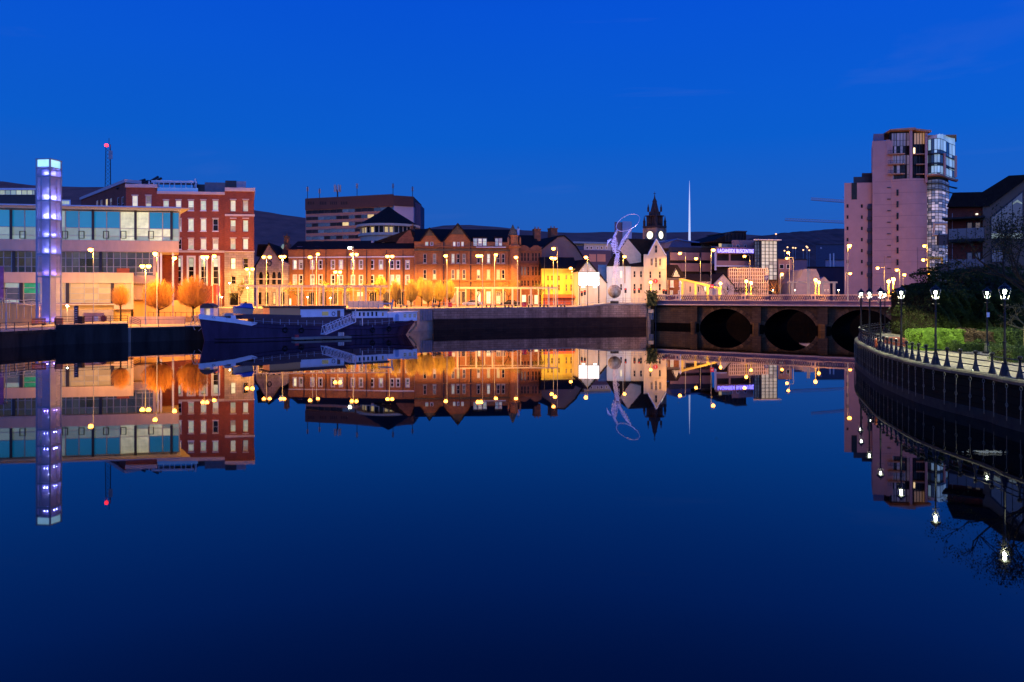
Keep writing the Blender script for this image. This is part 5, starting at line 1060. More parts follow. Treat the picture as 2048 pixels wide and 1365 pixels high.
# penthouse glazing
pl1, pl2 = mat('mauve penthouse glass', (.12,.10,.14), .15, .3, .4, emit=(.20,.15,.26), es=.55, rand=.5, spec=.9), mat('amber lit penthouse glass', (.3,.2,.12), .2, .3, .3, emit=(.62,.33,.15), es=.7, rand=.3)
bl_ = mat('pale sky glass', (.3,.45,.55), .12, .3, .4, emit=(.35,.55,.68), es=.8, rand=.4, spec=.9)
bal = mat('balcony soffit', (.5,.26,.14), .8, .1)
def ph(u,i,r): return darkglass if (r in (2,4,5) and rr.random() < .6) else pl1
band(F, 1780, 1818, 268, 361, -1.2, [283,294,312,331,351], [1785,1790,1797,1803,1810], ph, black, 'penthouse_glazing', .08)
band(F, 1823.5, 1848, 268.5, 361, -1.6, [291,308,330,350], [1829,1834.5,1840,1845], lambda u,i,r: pl2 if r == 0 else (darkglass if rr.random() < .5 else mat('teal pane', (0,0,0))), black, 'penthouse_glazing', .08)
F.box('penthouse_core', pcd, 1779, 1849, 266, 361, -.9, 12)
F.box('tall_fin', pink, 1818, 1823.5, 262, 361.5, -3.0, -1); F.box('tall_fin', pink, 1848.5, 1853.5, 270, 368, -3.0, 1)
F.poly('roof_slab', bal, [(1773,266),(1773,263.5),(1822.5,259.8),(1822.5,264.5)], -3.4, 12); F.poly('roof_slab', bal, [(1823.6,265.5),(1823.6,262),(1853.5,265.5),(1853.5,269.5)], -3.4, 12)
for y in (310.5,330.5,350): 
    F.box('balcony_slab', bal, 1775, 1809, y, y+1.8, -3.0, -1.2)
    F.box('balcony_rail', dmetal, 1775, 1809, y-6.5, y-5.8, -3.0, -2.95); [F.box('balcony_baluster', dmetal, 1775+4.8*i, 1775.4+4.8*i, y-6, y, -3.0, -2.95) for i in range(8)]
for y in (311,331,350.5): F.box('balcony_slab', bal, 1831 if y > 320 else 1824, 1848, y, y+1.6, -3.0, -1.6)
t0 = F.box('lit_statue_lamp', mat('warm lamp', (1,.8,.5), .5, 0, emit=(1,.7,.3), es=2.5), 1825.5, 1829, 299, 310, -2.5, -2.2)
# right curved glass part
G = Fac('g', 'g', 'g', 1849, 233, 1912, 238, 5.0); bpy.data.objects.remove(G.root)
rootM = (Matrix.Translation(Vector((F.A.x,F.A.y,5.0)))@Matrix.Rotation(F.rz,4,'Z')).inverted()
def gcurve(q): # world point on glass curve, q 0..1
    px = 1849+(1912-1849)*q; dd = 233-3.2*math.sin(min(1,q*1.25)*math.pi)+max(0,q-.55)*18; return px, dd
def cband(name, q0, q1, nq, ys, pf, fm, r=.09):
    W_ = [rootM@Vector((X(p,dd),dd,0)) for p,dd in (gcurve(q0+(q1-q0)*i/nq) for i in range(nq+1))]; zs = [Z(y,234)-5 for y in ys]; b = MB()
    for w_ in W_: b.box(w_.x-r*.7,w_.x+r*.7,w_.y-r,w_.y+r,zs[-1],zs[0])
    for z in zs:
        for i in range(nq):
            a, c = W_[i], W_[i+1]; b.add([(a.x,a.y-r,z-r),(c.x,c.y-r,z-r),(c.x,c.y+r,z-r),(a.x,a.y+r,z-r),(a.x,a.y-r,z+r),(c.x,c.y-r,z+r),(c.x,c.y+r,z+r),(a.x,a.y+r,z+r)],[(0,3,2,1),(4,5,6,7),(0,1,5,4),(1,2,6,5),(2,3,7,6),(3,0,4,7)])
    fr = b.build(name, fm, F.root)
    for i in range(nq):
        for j in range(len(zs)-1):
            a, c = W_[i], W_[i+1]; o_ = Vector((a.x,a.y,zs[j+1])); ww_ = (c-a); hh = zs[j]-zs[j+1]
            me = MB().add([(0,0,0),(ww_.x,ww_.y,0),(ww_.x,ww_.y,hh),(0,0,hh),(0,.06,0),(ww_.x,ww_.y+.06,0),(ww_.x,ww_.y+.06,hh),(0,.06,hh)],[(0,1,2,3),(4,7,6,5),(0,4,5,1),(2,6,7,3)]).mesh('pane', pf(i,j)); obj('pane', me, fr, o_)
rg = random.Random(9); pg1 = mat('pinkish curtain glass', (.4,.33,.38), .15, .3, .5, emit=(.56,.46,.52), es=.85, rand=.5, spec=.9); pg2 = mat('slate curtain glass', (.10,.10,.15), .12, .3, .5, emit=(.16,.17,.26), es=.6, rand=.5, spec=.9)
ys = [363,367.5,373,378.5,385,391,396,401.5,407.5,412,418,424,429,435,441,447,452,458,464,470,475,481,487,492,498,504,510,516,522,528,534,540,546,552,558,564,570,578,588,600]
def gf(i,j):
    y = ys[j]; ph_ = (y-381)%22.9
    if y < 379: return pg2
    return pg2 if (ph_ > 16 or rg.random() < .25) else pg1
cband('curved_curtain_wall', 0.0, .78, 7, ys, gf, dmetal, .07)
cband('upper_corner_glazing', .02, .97, 10, [283,305,312,330,336,350,357], lambda i,j: bl_ if rg.random() < (.65 if i > 2 else .3) else darkglass2, black, .07)
# stepped tops under the tilted roof
a0 = [rootM@Vector((X(p,dd),dd,0)) for p,dd in (gcurve(.02+.95*i/10) for i in range(11))]
for i in range(10):
    zt = Z(281-12.5*(i+.5)/10,234)-5; zb_ = Z(283,234)-5; a, c = a0[i], a0[i+1]
    MB().add([(a.x,a.y,zb_),(c.x,c.y,zb_),(c.x,c.y,zt+.35),(a.x,a.y,zt-.1),(a.x,a.y+.06,zb_),(c.x,c.y+.06,zb_),(c.x,c.y+.06,zt+.35),(a.x,a.y+.06,zt-.1)],[(0,1,2,3),(4,7,6,5),(0,4,5,1),(2,6,7,3)]).build('top_pane', bl_ if i > 3 else pl1, F.root)
w_ = [rootM@Vector((X(p,dd),dd,0)) for p,dd in ((1853,230),(1913,236),(1913,246),(1853,246))]; zA, zB = Z(279.5,234)-5, Z(268,234)-5
MB().add([(w_[0].x,w_[0].y,zA),(w_[1].x,w_[1].y,zB),(w_[2].x,w_[2].y,zB),(w_[3].x,w_[3].y,zA)]+[(w_[0].x,w_[0].y,zA+.5),(w_[1].x,w_[1].y,zB+.2),(w_[2].x,w_[2].y,zB+.2),(w_[3].x,w_[3].y,zA+.5)],[(0,3,2,1),(4,5,6,7),(0,1,5,4),(1,2,6,5),(2,3,7,6),(3,0,4,7)]).build('tilted_roof', bal, F.root)
cpts = [gcurve(i/12) for i in range(13)]
for nm, y, ex, th_, q1 in (('ledge_ring',354,2.2,.55,13),('sunshade_ring',370.5,1.6,.18,13),('sunshade_ring',382,1.2,.15,13),('floor_ring',312,1.0,.3,13),('floor_ring',332,1.0,.3,13)):
    out = [rootM@Vector((X(p+max(0,(p-1900))*.35*ex/2,dd-ex),dd-ex,0)) for p,dd in cpts[:q1]]; inn = [rootM@Vector((X(p,dd+.5),dd+.5,0)) for p,dd in cpts[:q1]]
    z = Z(y,234)-5; MB().plan([(p.x,p.y) for p in out]+[(p.x,p.y) for p in inn[::-1]], z-th_, z).build(nm, bal if ex > 2 else dmetal, F.root)
for p,dd in ((1889,230),(1911.5,234)):
    q = rootM@Vector((X(p,dd),dd,0)); MB().box(q.x-.25,q.x+.25,q.y-.3,q.y+.3,Z(355,234)-5,Z(312,234)-5).build('corner_column', pink, F.root)
pts_ = [rootM@Vector((X(p,dd),dd,0)) for p,dd in ((1849,235),(1897,237),(1897,248),(1849,248))]
MB().plan([(p.x,p.y) for p in pts_], 0, Z(284,234)-5).build('glass_core', pcd, F.root)
def bayframe(pts, m, d_, th_=.55):
    W_ = [rootM@Vector((X(p,d_),d_,Z(y,d_))) for p,y in pts]; b = MB()
    b.tube(W_, th_, 4, closed=True); b.build('bay_frame', m, F.root)
bayframe([(1869,448),(1894,447.5),(1894,470.5),(1866.5,470.5)], cream, 228.5); bayframe([(1857,516),(1884,516),(1884,539),(1857,539)], ym, 228.5)
for p,y in ((1881,477),(1881,535)):
    q = rootM@Vector((X(p,228),228,Z(y+14,228))); MB().box(q.x-.9,q.x+1.6,q.y-1,q.y+.5,q.z,q.z+3.2).build('dark_balcony', dmetal, F.root)
# ================= BRIDGE =================
B0 = Vector((X(1311,163.3),163.3)); B1 = Vector((X(1700,139.7),139.7))
F = Fac('arched_stone_bridge', 'old stone bridge with three dark arches and lattice iron parapet', 'bridge', 1311, 163.3, 1700, 139.7, 0)
zt = 5.12; WD = 15.0
def at(px): return F.u(px)
arches = [(1400,1503.5,617.8),(1528,1634,618.8),(1662,1795,619.5),(1830,2010,620)]
E1 = at(1860)+18
def zarch(u):
    for a, c, yc_ in arches:
        ua, uc = at(a), at(c)
        if ua < u < uc: t0 = (u-(ua+uc)/2)/((uc-ua)/2); ztop = F.z((a+c)/2,yc_); return .45+(ztop-.45)*math.sqrt(max(0,1-t0*t0))**1.35
    return None
us = sorted(set([0.0,E1]+[at(a)+(at(c)-at(a))*(.5-.5*math.cos(math.pi*i/22)) for a,c,_ in arches for i in range(23)]))
us = [u for u in us if u <= E1]; b = MB(); vb_ = MB()
for i in range(len(us)-1):
    u0,u1 = us[i],us[i+1]; um = (u0+u1)/2; inside = zarch(um) is not None
    z0 = (zarch(u0) or .45) if inside else -3; z1 = (zarch(u1) or .45) if inside else -3
    b.add([(u0,0,z0),(u1,0,z1),(u1,0,zt-.6),(u0,0,zt-.6),(u0,WD,z0),(u1,WD,z1),(u1,WD,zt-.6),(u0,WD,zt-.6)],[(0,1,2,3),(4,7,6,5)]); vb_.add([(u0,0.02,z0),(u1,0.02,z1),(u1,WD,z1),(u0,WD,z0)],[(0,3,2,1)])
    if inside and (abs(u0-at([a for a in arches if at(a[0])-.01<=um<=at(a[1])][0][0])) < 1e-4):
        pass
for a,c,_ in arches:
    for px in (a,c):
        u = at(px)
        if u < E1: vb_.add([(u,0,-3),(u,WD,-3),(u,WD,.46),(u,0,.46)],[(0,1,2,3)])
b.build('spandrel_wall', bridgestone, F.root); vb_.build('arch_vault', mat('algae and shade black stone', (0,0,0)), F.root)  # vault blackened to stand in for the shade under the arches
# voussoirs
vm = mat('voussoir stone', (.13,.075,.035), .9, .35, 1.2, rand=.45, spec=.15)
for a,c,yc_ in arches[:3]:
    ua, uc = at(a), at(c); n_ = 25; pp = []
    for i in range(n_+1):
        t0 = -math.cos(math.pi*i/n_); u = (ua+uc)/2+(uc-ua)/2*t0; pp.append(Vector((u,0,zarch(u) or .45)))
    for i in range(n_):
        if pp[i].x > E1: break
        p, q = pp[i], pp[i+1]; dv_ = (q-p); nn_ = Vector((-dv_.z,0,dv_.x)).normalized(); nn_ = nn_ if nn_.z >= 0 else -nn_
        L_ = .72; e0 = dv_*.04
        o0, o1 = p+e0, q-e0
        me = MB().prism([(0,0),((o1-o0).x,(o1-o0).z),((o1-o0).x+nn_.x*L_,(o1-o0).z+nn_.z*L_),(nn_.x*L_,nn_.z*L_)], -.09-U(0,.04), .1).mesh('voussoir', vm); obj('voussoir', me, F.root, (o0.x,0,o0.z))
# piers / pilasters
for a, c in ((1384,1397),(1506.5,1524),(1637,1657),(1800,1822)):
    ua, uc = at(a), at(c); MB().box(ua,uc,-.7,0,-3,zt-.62).plan([(ua,-.7),(uc,-.7),((ua+uc)/2,-2.2)],-3,1.3).build('pier', bridgestone, F.root)
    MB().box(ua-.2,uc+.2,-.9,.1,.5,.8).build('pier_band', mat('algae and shade black stone', (0,0,0)), F.root)
MB().box(0,at(1384),-.5,0,-3,zt-.9).build('abutment', bridgestone, F.root)
pk = mat('pinkish iron', (.72,.46,.30), .6, .15); dk = mat('dark painted iron', (.07,.05,.09), .5, .2)
MB().box(-1,E1,-.75,-.0,zt-.62,zt-.35).build('stone_cornice', bridgestone, F.root)
MB().box(-1,E1,-1.3,-.6,zt-.40,zt-.16).build('lower_rib', pk, F.root); MB().box(-1,E1,-.82,-.5,zt-.155,zt+.52).build('fascia', dk, F.root)
MB().box(-1,E1,-.86,-.46,zt+.53,zt+.64).build('middle_rib', pk, F.root); MB().box(-1,E1,-.9,-.42,zt+1.62,zt+1.82).build('top_rail', pk, F.root)
MB().box(-1,E1,-.49,WD+.5,zt-.1,zt+.45).build('road_deck', asphalt, F.root)
pils = [at(p) for p in (1311,1358.5,1490,1629.5,1783)]+[E1]
for k in range(len(pils)-1):
    u0,u1 = pils[k]+.4,pils[k+1]-.4; n_ = int((u1-u0)/.42); b = MB(); z0, z1 = zt+.64, zt+1.62; st = (u1-u0)/n_
    for i in range(n_):
        x = u0+st*i
        for (xa,xb,yy) in ((x,x+st,-.70),(x+st,x,-.66)):
            dx = .085; b.add([(xa-dx,yy,z0),(xa+dx,yy,z0),(xb+dx,yy,z1),(xb-dx,yy,z1)],[(0,1,2,3)])
        b.box(x-.0,x+st,-.72,-.64,(z0+z1)/2-.04,(z0+z1)/2+.04)
    b.build('parapet_lattice', mat('dull purple iron', (.16,.09,.10), .6, .15), F.root, kind='stuff')
    b = MB(); [b.add([(xa-.05,WD,z0),(xa+.05,WD,z0),(xb+.05,WD,z1),(xb-.05,WD,z1)],[(0,1,2,3)]) for i in range(n_) for xa,xb in ((u0+st*i,u0+st*(i+1)),(u0+st*(i+1),u0+st*i))]
    b.build('far_parapet_lattice', pk, F.root, kind='stuff')
MB().box(-1,E1,WD-.15,WD+.15,zt+1.62,zt+1.76).build('far_top_rail', pk, F.root)
for u in pils[:-1]:
    MB().box(u-.42,u+.42,-.98,-.35,zt+.64,zt+1.9).build('parapet_pillar', pk, F.root); MB().box(u-.2,u+.2,-1.0,-.97,zt+.95,zt+1.5).build('pillar_recess', dk, F.root)
    MB().prism([(u-1.9,zt+.645),(u-.5,zt+.9),(u+.5,zt+.9),(u+1.9,zt+.645)], -.95,-.6).build('pillar_foot', pk, F.root)
BR = F
for a, c in ((1312,1398),(1503.5,1528.2),(1634,1662),(1795,1830)): MB().box(at(a),at(c),-.95,.3,-3,.92).build('tidal_band', mat('algae and shade black stone', (0,0,0)), F.root)
# bridge end shrub, drain box
t_ = thing('drain_outlet', 'square lit drain box with vertical bars in the gap between quay wall and bridge', 'outlet', (X(1293,162.5),162.5,0))
w = X(1311,162.5)-X(1293,162.5)
MB().box(0,w,.2,2,-3,4.9).build('recess_wall', bridgestone, t_); MB().box(.3,w-.5,-.5,.2,3.0,3.75).build('box', cream, t_)
for i in range(3): MB().box(.65+i*.32,.77+i*.32,-.3,.18,1.6,3.0).build('bar', galv, t_)
for x in (.0,w-.1): MB().box(x,x+.14,-.5,.2,-1,4.7).build('guide_post', dmetal, t_)
# ================= RING STATUE =================
sd = 160.5; o = Vector((X(1229,sd),sd,5.08)); t_ = thing('ring_statue', 'tall wire figure standing on a globe and holding a large ring, lit violet', 'statue', tuple(o))
sm = mat('stainless wire', (.80,.78,.86), .3, .05, metal=.25); q3 = lambda px,py,dy=0: P(px,py,sd)-o+Vector((0,dy,0))
gl = mat('mottled globe', (.16,.08,.04), .7, .5, 1.2, c2=(.34,.30,.27), spec=.2); o_ = MB()
prof = [(max(.05,1.42*math.sin(math.pi*i/16)), 1.42-1.42*math.cos(math.pi*i/16)) for i in range(17)]; o_.lathe(prof, 24); gz = Z(596.5,sd)-5.08; o_.build('globe', gl, t_, (0,0,max(.35,gz)), smooth=True)
MB().lathe([(.9,0),(.9,.5)], 16).build('plinth', concdark, t_)
def helix(a, c, r0, r1, turns, n_=90, w_=.045):
    ax = (c-a); t1 = ax.cross(Vector((0,1,0))).normalized(); t2 = Vector((0,1,0)); return [a+ax*(i/n_)+(t1*math.cos(turns*2*math.pi*i/n_)+t2*math.sin(turns*2*math.pi*i/n_))*(r0+(r1-r0)*math.sin(math.pi*min(1,i/n_))) for i in range(n_+1)]
b = MB()
for k, (x0,x1,r0,r1) in enumerate(((1227,1233,.22,.36),(1233,1238,.16,.30))):
    b.tube(helix(q3(x0,571),q3(x1,507),r0,r1,7), .03, 4).tube(helix(q3(x0,571),q3(x1,507),r0,r1,-5), .03, 4)
for dx in (-3,-1.5,0,1.5,3): b.tube([q3(1228+dx*.6,571,.3*dx/3),q3(1230+dx*1.4,540,.5*dx/3),q3(1235.5+dx*.9,507)], .05, 4)
b.build('leg_wirework', sm, t_)
b = MB()
for tr in (7,-5,4): b.tube(helix(q3(1229,508),q3(1229.5,474),.25,.70,tr), .036, 4)
for dx in (-7,-4,0,4,6): b.tube([q3(1232,508,dx*.04),q3(1227+dx*.8,490,dx*.1),q3(1229+dx*.4,474)], .045, 4)
for a_ in range(5): b.tube([q3(1223,478),q3(1217-a_*.6,480+a_*2.2),q3(1214.5-a_*.2,482+a_*2.8)], .06, 4)
b.build('torso_wirework', sm, t_)
b = MB()
for dx in (-1,0,1): b.tube([q3(1228+dx*2,474),q3(1232+dx*1.2,466),q3(1235.2+dx*.5,459)], .075, 4)
for dx in (-1,0,1): b.tube([q3(1237+dx*1.6,500),q3(1247+dx*2.2,480+dx),q3(1257+dx*1.2,464),q3(1262+dx*.5,459)], .075, 4)
b.tube(helix(q3(1238,498),q3(1261,460),.12,.38,7), .045, 4).tube(helix(q3(1229,474),q3(1235,458),.1,.28,4), .045, 4); b.tube(helix(q3(1236,508),q3(1238,494),.25,.5,3), .05, 4)
b.build('arm_wirework', sm, t_)
ang = rad(35); pts = []
for i in range(48):
    a_ = i*2*math.pi/48; ux, uy = 25*math.cos(a_), 14*math.sin(a_); px = 1255.7+ux*math.cos(ang)-uy*math.sin(ang)*-1*-1; py = 445.5-(ux*math.sin(ang)+uy*math.cos(ang)); pts.append(q3(px,py,2.1*math.sin(a_)))
MB().tube(pts, .085, 6, closed=True).build('ring', sm, t_)
[light(t_, l_, w__, c__, .15, gloss=False) for l_, w__, c__ in (((-2.2,-3.6,4.2),450,(.8,.8,1)),((1.2,-2.6,10),330,(.30,.26,1)),((3.0,-4.0,3.2),300,(.9,.95,1)),((4.2,-2.6,15.5),450,(.38,.34,1)),((-1,-2.2,13),330,(.32,.28,1)))]
# ================= RIGHT APARTMENT BUILDING =================
ap = Fac('riverside_apartments', 'dark brick riverside apartment house with balconies and large angled gable window', 'building', 1895, 84, 2075, 79, 2.36)
def P4(X_,Y_): return (1840+X_/5.058, 330+Y_/5.058)
bg_ = mat('dark beige render', (.20,.12,.07), .85, .12, .5)
for (X_,a,c,w,m) in ((500,578,655,62,dimw),(583,578,655,62,dimw),(645,580,655,24,darkglass),(500,880,960,62,darkglass2),(583,880,960,62,darkglass2),(645,880,960,24,darkglass2),(500,1175,1235,62,darkglass2),(583,1175,1235,62,darkglass2)):
    px, y0 = P4(X_,a); _, y1 = P4(X_,c); ap.win(px, y0, y1+14/5.06, w/5.058, m, fm=dmetal, bars=0, sill=False)
ap.wall(aptbrick, 1895, P4(640,0)[0], P4(0,430)[1], 700, 14)
ap.poly('gable_wall', bg_, [(P4(640,0)[0],700),(P4(640,0)[0],P4(0,425)[1]),P4(705,425),P4(1052,165),P4(1220,120),(2090,700)], -.6, 14)
ap.poly('main_roof', slate, [P4(280,432),P4(345,290),P4(640,284),P4(905,120),P4(1060,112),P4(1300,112),P4(1300,160),P4(1052,168),P4(706,424),P4(640,430)], -.9, 13)
ap.poly('chimney_stack', slate, [P4(345,292),P4(350,268),P4(385,268),P4(388,292)], 4, 5)
W4 = [P4(728,540),P4(1040,280),P4(1040,750),P4(728,750)]
wgl = mat('tall gable glass', (.04,.045,.06), .06, .4, .4, emit=(.055,.06,.09), es=.5, spec=1)
def xs_(X_): return 540+(280-540)*(X_-728)/(1040-728)
fr = ap.poly('gable_window_frame', dmetal, [P4(718,530),P4(1050,265),P4(1050,760),P4(718,760)], -.66, -.61)
for a, c in ((730,826),(834,936),(944,1040)):
    for t0, t1, m in ((None,700,wgl),(700,748,mat('green lit ceiling', (.3,.35,.25), .4, .5, 1.4, emit=(.50,.60,.40), es=.55))):
        pts = [P4(a,xs_(a)+8 if t0 is None else t0),P4(c,xs_(c)+8 if t0 is None else t0),P4(c,t1),P4(a,t1)]
        MB().prism([(ap.u(p[0]),ap.z(p[0],p[1])) for p in pts], -.72, -.67).build('pane', m, fr)
MB().prism([(ap.u(P4(x,0)[0]),ap.z(*P4(x,y))) for x,y in ((944,395),(990,360),(1038,392),(1038,405),(985,385),(944,410))], -.76, -.73).build('ceiling_light_cove', mat('green lit ceiling', (0,0,0)), fr)
ap.win(P4(800,0)[0], P4(0,860)[1], P4(0,990)[1], 150/5.06, darkglass2, fm=dmetal, bars=0, vb=1, hole=False, sill=False).location.y = -.85
for a, c in ((660,790),(965,1090)):
    p0, p1 = P4(310,a), P4(662,c); ap.box('balcony_slab', concdark, p0[0], p1[0], p1[1]-5, p1[1], -2.6, 0)
    ap.box('glass_screen', mat('smoky balcony glass', (.05,.055,.08), .15, .2, .3, emit=(.02,.025,.05), es=.5), p0[0], p1[0], p0[1], p1[1]-5, -2.62, -2.55)
    for i in range(5): x = p0[0]+(p1[0]-p0[0])*i/4; ap.box('screen_post', dmetal, x-.4, x+.4, p0[1]-.5, p1[1]-5, -2.7, -2.54)
p0, p1 = P4(225,545), P4(660,562); ap.box('canopy', concdark, 1888, p1[0], p0[1], p1[1], -2.4, 0)
ap.box('downpipe', galv, P4(326,0)[0], P4(331,0)[0], P4(0,490)[1], 640, -.2, -.08)
o = ap.box('glowing_plant_pot', mat('glowing white leaves', (.5,.6,.5), .6, .5, 6, emit=(.5,.7,.5), es=.4), P4(560,0)[0], P4(600,0)[0], P4(0,720)[1], P4(0,750)[1], -2.0, -1.6)  # brightness of the leaves put in as emission
MB().lathe([(.12,0),(.12,.15)], 8).build('wall_light', mat('dim lamp', (1,.9,.7), .5, 0, emit=(1,.9,.6), es=1.5), ap.root, (ap.u(P4(577,0)[0]),-.2,ap.z(*P4(577,508))))
# ================= CURVED PROMENADE (right bank) =================
ZP = 2.36
ctrl = [(24.4,-30),(24.5,0),(24.6,20),(24.6,36),(24.9,38.9),(24.85,40.8),(24.8,43),(25.05,46.3),(25.8,50),(27.1,55.4),(28.9,60.8),(31.8,69.0),(35.1,76),(40.3,83.5),(44.9,88.4),(48.4,92.2),(52.6,95.6),(60,100),(74,104)]
def cat(ps, n_=10):
    out = []
    for i in range(len(ps)-1):
        p0 = Vector(ps[max(0,i-1)]); p1 = Vector(ps[i]); p2 = Vector(ps[i+1]); p3 = Vector(ps[min(len(ps)-1,i+2)])
        for k in range(n_): t0 = k/n_; out.append(.5*((2*p1)+(-p0+p2)*t0+(2*p0-5*p1+4*p2-p3)*t0**2+(-p0+3*p1-3*p2+p3)*t0**3))
    out.append(Vector(ps[-1])); return out
edge = cat(ctrl)
pvm = masonry('promenade paving', (.42,.36,.24), (.12,.10,.07), .4, .2, mort=.012, bump=.1)
n = pvm.node_tree; [setattr(q.inputs['Rotation'], 'default_value', (0,0,.3)) for q in n.nodes if q.type == 'MAPPING' and q.vector_type == 'TEXTURE']
plate('riverside_promenade', [(p.x+.25,p.y,ZP) for p in edge]+[(140,130,ZP),(140,-30,ZP)], pvm)
wallm = masonry('dark mossy wall stone', (.014,.014,.006), (.006,.006,.002), .9, .4, mort=.03, bump=.8)
arc = [0]; 
for i in range(1,len(edge)): arc.append(arc[-1]+(edge[i]-edge[i-1]).length)
def at_arc(s_):
    for i in range(1,len(arc)):
        if arc[i] >= s_: f_ = (s_-arc[i-1])/(arc[i]-arc[i-1]); p = edge[i-1].lerp(edge[i],f_); t_ = (edge[i]-edge[i-1]).normalized(); return p, t_
    return edge[-1], (edge[-1]-edge[-2]).normalized()
b = MB()
for i in range(len(edge)-1):
    a, c = edge[i], edge[i+1]; ta = (edge[min(i+1,len(edge)-1)]-edge[max(i-1,0)]).normalized(); tb = (edge[min(i+2,len(edge)-1)]-edge[i]).normalized()
    na, nb = Vector((-ta.y,ta.x)), Vector((-tb.y,tb.x))
    q = [a,c,c-nb*.5,a-na*.5]; b.add([(p.x,p.y,-3) for p in q]+[(p.x,p.y,ZP-.14) for p in q], [(0,3,2,1),(4,5,6,7),(0,1,5,4),(2,3,7,6)])
pw_ = b.build('promenade_river_wall', wallm, kind='structure')
cpm = mat('mossy rounded coping', (.12,.105,.06), .85, .35, 2.5, rand=.3)
s_ = 32.0; ln = 1.18
cme = MB()
prof = [(-.16,-.14),(-.17,.0),(-.12,.09),(-.02,.12),(.3,.12),(.42,.08),(.45,-.14)]
while s_ < arc[-1]-1:
    p, t_ = at_arc(s_); p2, t2 = at_arc(s_+ln-.02); n1, n2 = Vector((-t_.y,t_.x)), Vector((-t2.y,t2.x))
    v = [(p.x-n1.x*o,p.y-n1.y*o,ZP+z) for o,z in prof]+[(p2.x-n2.x*o,p2.y-n2.y*o,ZP+z) for o,z in prof]; m_ = len(prof); o0 = Vector((p.x,p.y,0)); v = [Vector(q)-o0 for q in v]
    MB().add(v, [tuple(range(m_)), tuple(range(2*m_-1,m_-1,-1))]+[(i,m_+i,m_+(i+1)%m_,(i+1)%m_) for i in range(m_)]).build('coping_stone', cpm, pw_, tuple(o0)); s_ += ln
# lower weed band ledge
b = MB()
for i in range(len(edge)-1):
    a, c = edge[i], edge[i+1]; t0 = (c-a).normalized(); n0 = Vector((-t0.y,t0.x))*.12; q = [a+n0,c+n0,c,a]; b.add([(p.x,p.y,-3) for p in q]+[(p.x,p.y,.55) for p in q], [(4,5,6,7),(0,1,5,4)])
b.build('weedy_wall_foot', mat('weedy stone', (.02,.022,.012), .9, .5, 2), kind='structure')
# --- heritage lamps, bollards, rails ---
lampd = [38.1,44.6,50.6,56.5,62.7]
def arc_at_y(d):
    for i in range(1,len(edge)):
        if edge[i].y >= d: return arc[i-1]+(arc[i]-arc[i-1])*(d-edge[i-1].y)/(edge[i].y-edge[i-1].y)
la = [arc_at_y(d) for d in lampd]; step = (la[1]-la[0])
la = la+[la[-1]+step*1.02*k for k in range(1,7)]; la0 = [la[0]-step]
def heritage(label, x, y, zz=ZP, sgn=False, power=1300):
    t_ = thing('heritage_lamp', label, 'street lamp', (x,y,zz), rad(20), 'black heritage lamps along the curved promenade')
    MB().lathe([(.30,0),(.30,.12),(.26,.14),(.16,.55),(.11,.75),(.13,.8),(.075,.86),(.065,1.8),(.085,1.84),(.06,1.9),(.05,3.2),(.07,3.24),(.045,3.3),(.04,3.95),(.09,4.0),(.1,4.02)], 10).build('post', black, t_, smooth=False)
    MB().tube([(-.28,0,3.72),(.28,0,3.72)], .018, 4).build('ladder_bar', black, t_)
    b = MB(); zb_, zt_ = 4.02, 4.52
    for k in range(4):
        a = rad(45+90*k); b.tube([(.13*math.cos(a),.13*math.sin(a),zb_),(.27*math.cos(a),.27*math.sin(a),zt_)], .014, 4)
    b.lathe([(.14,zb_-.03),(.14,zb_+.01)], 4, rot=rad(45)).lathe([(.29,zt_),(.29,zt_+.035)], 4, rot=rad(45)); h = b.build('lantern_frame', MCl, t_)
    MB().lathe([(.31,zt_+.036),(.2,zt_+.17),(.12,zt_+.2),(.11,zt_+.26),(.03,zt_+.3),(.02,zt_+.4)], 8, rot=rad(22)).build('lantern_cap', black, t_)
    b = MB().lathe([(.05,zt_-.24),(.08,zt_-.15),(.08,zt_-.06),(.04,zt_-.02)], 8); b.build('bulb', bulbw, t_)
    light(t_, (0,0,zt_-.30), power*1.25, (1,1,.62), .07, spot=156)
    if sgn: MB().box(-.14,.14,-.1,-.08,2.65,3.0).build('notice_plate', white, t_)
    return t_
MCl = mat('lantern metal', (.25,.25,.22), .35, .1)
names = ['nearest black heritage lamp on the river railing at far right','second black heritage lamp on the river railing in front of the bright hedge','third heritage lamp along the curved railing before the hedge end','fourth heritage lamp along the curved river railing','fifth heritage lamp where the railing bends back','sixth heritage lamp at the leftmost bulge of the railing','small distant heritage lamp just beyond the leftmost bulge of the railing','small distant heritage lamp on the far straight railing, its left end','small distant heritage lamp in the middle of the far railing','small distant heritage lamp near the dark shrubs on the far railing','last tiny heritage lamp where the far railing meets the shrubs']
for i, s_ in enumerate(la):
    p, t_ = at_arc(s_); n1 = Vector((-t_.y,t_.x)); heritage(names[i], p.x-n1.x*.30, p.y-n1.y*.30, power=1300 if i < 6 else 700)
heritage('heritage lamp with small white notice standing inland beside the hedge', X(1974,55), 55, sgn=True, power=1000)
p, t_ = at_arc(la0[0]); heritage('black heritage lamp just outside the right edge of view', p.x+.3, p.y)
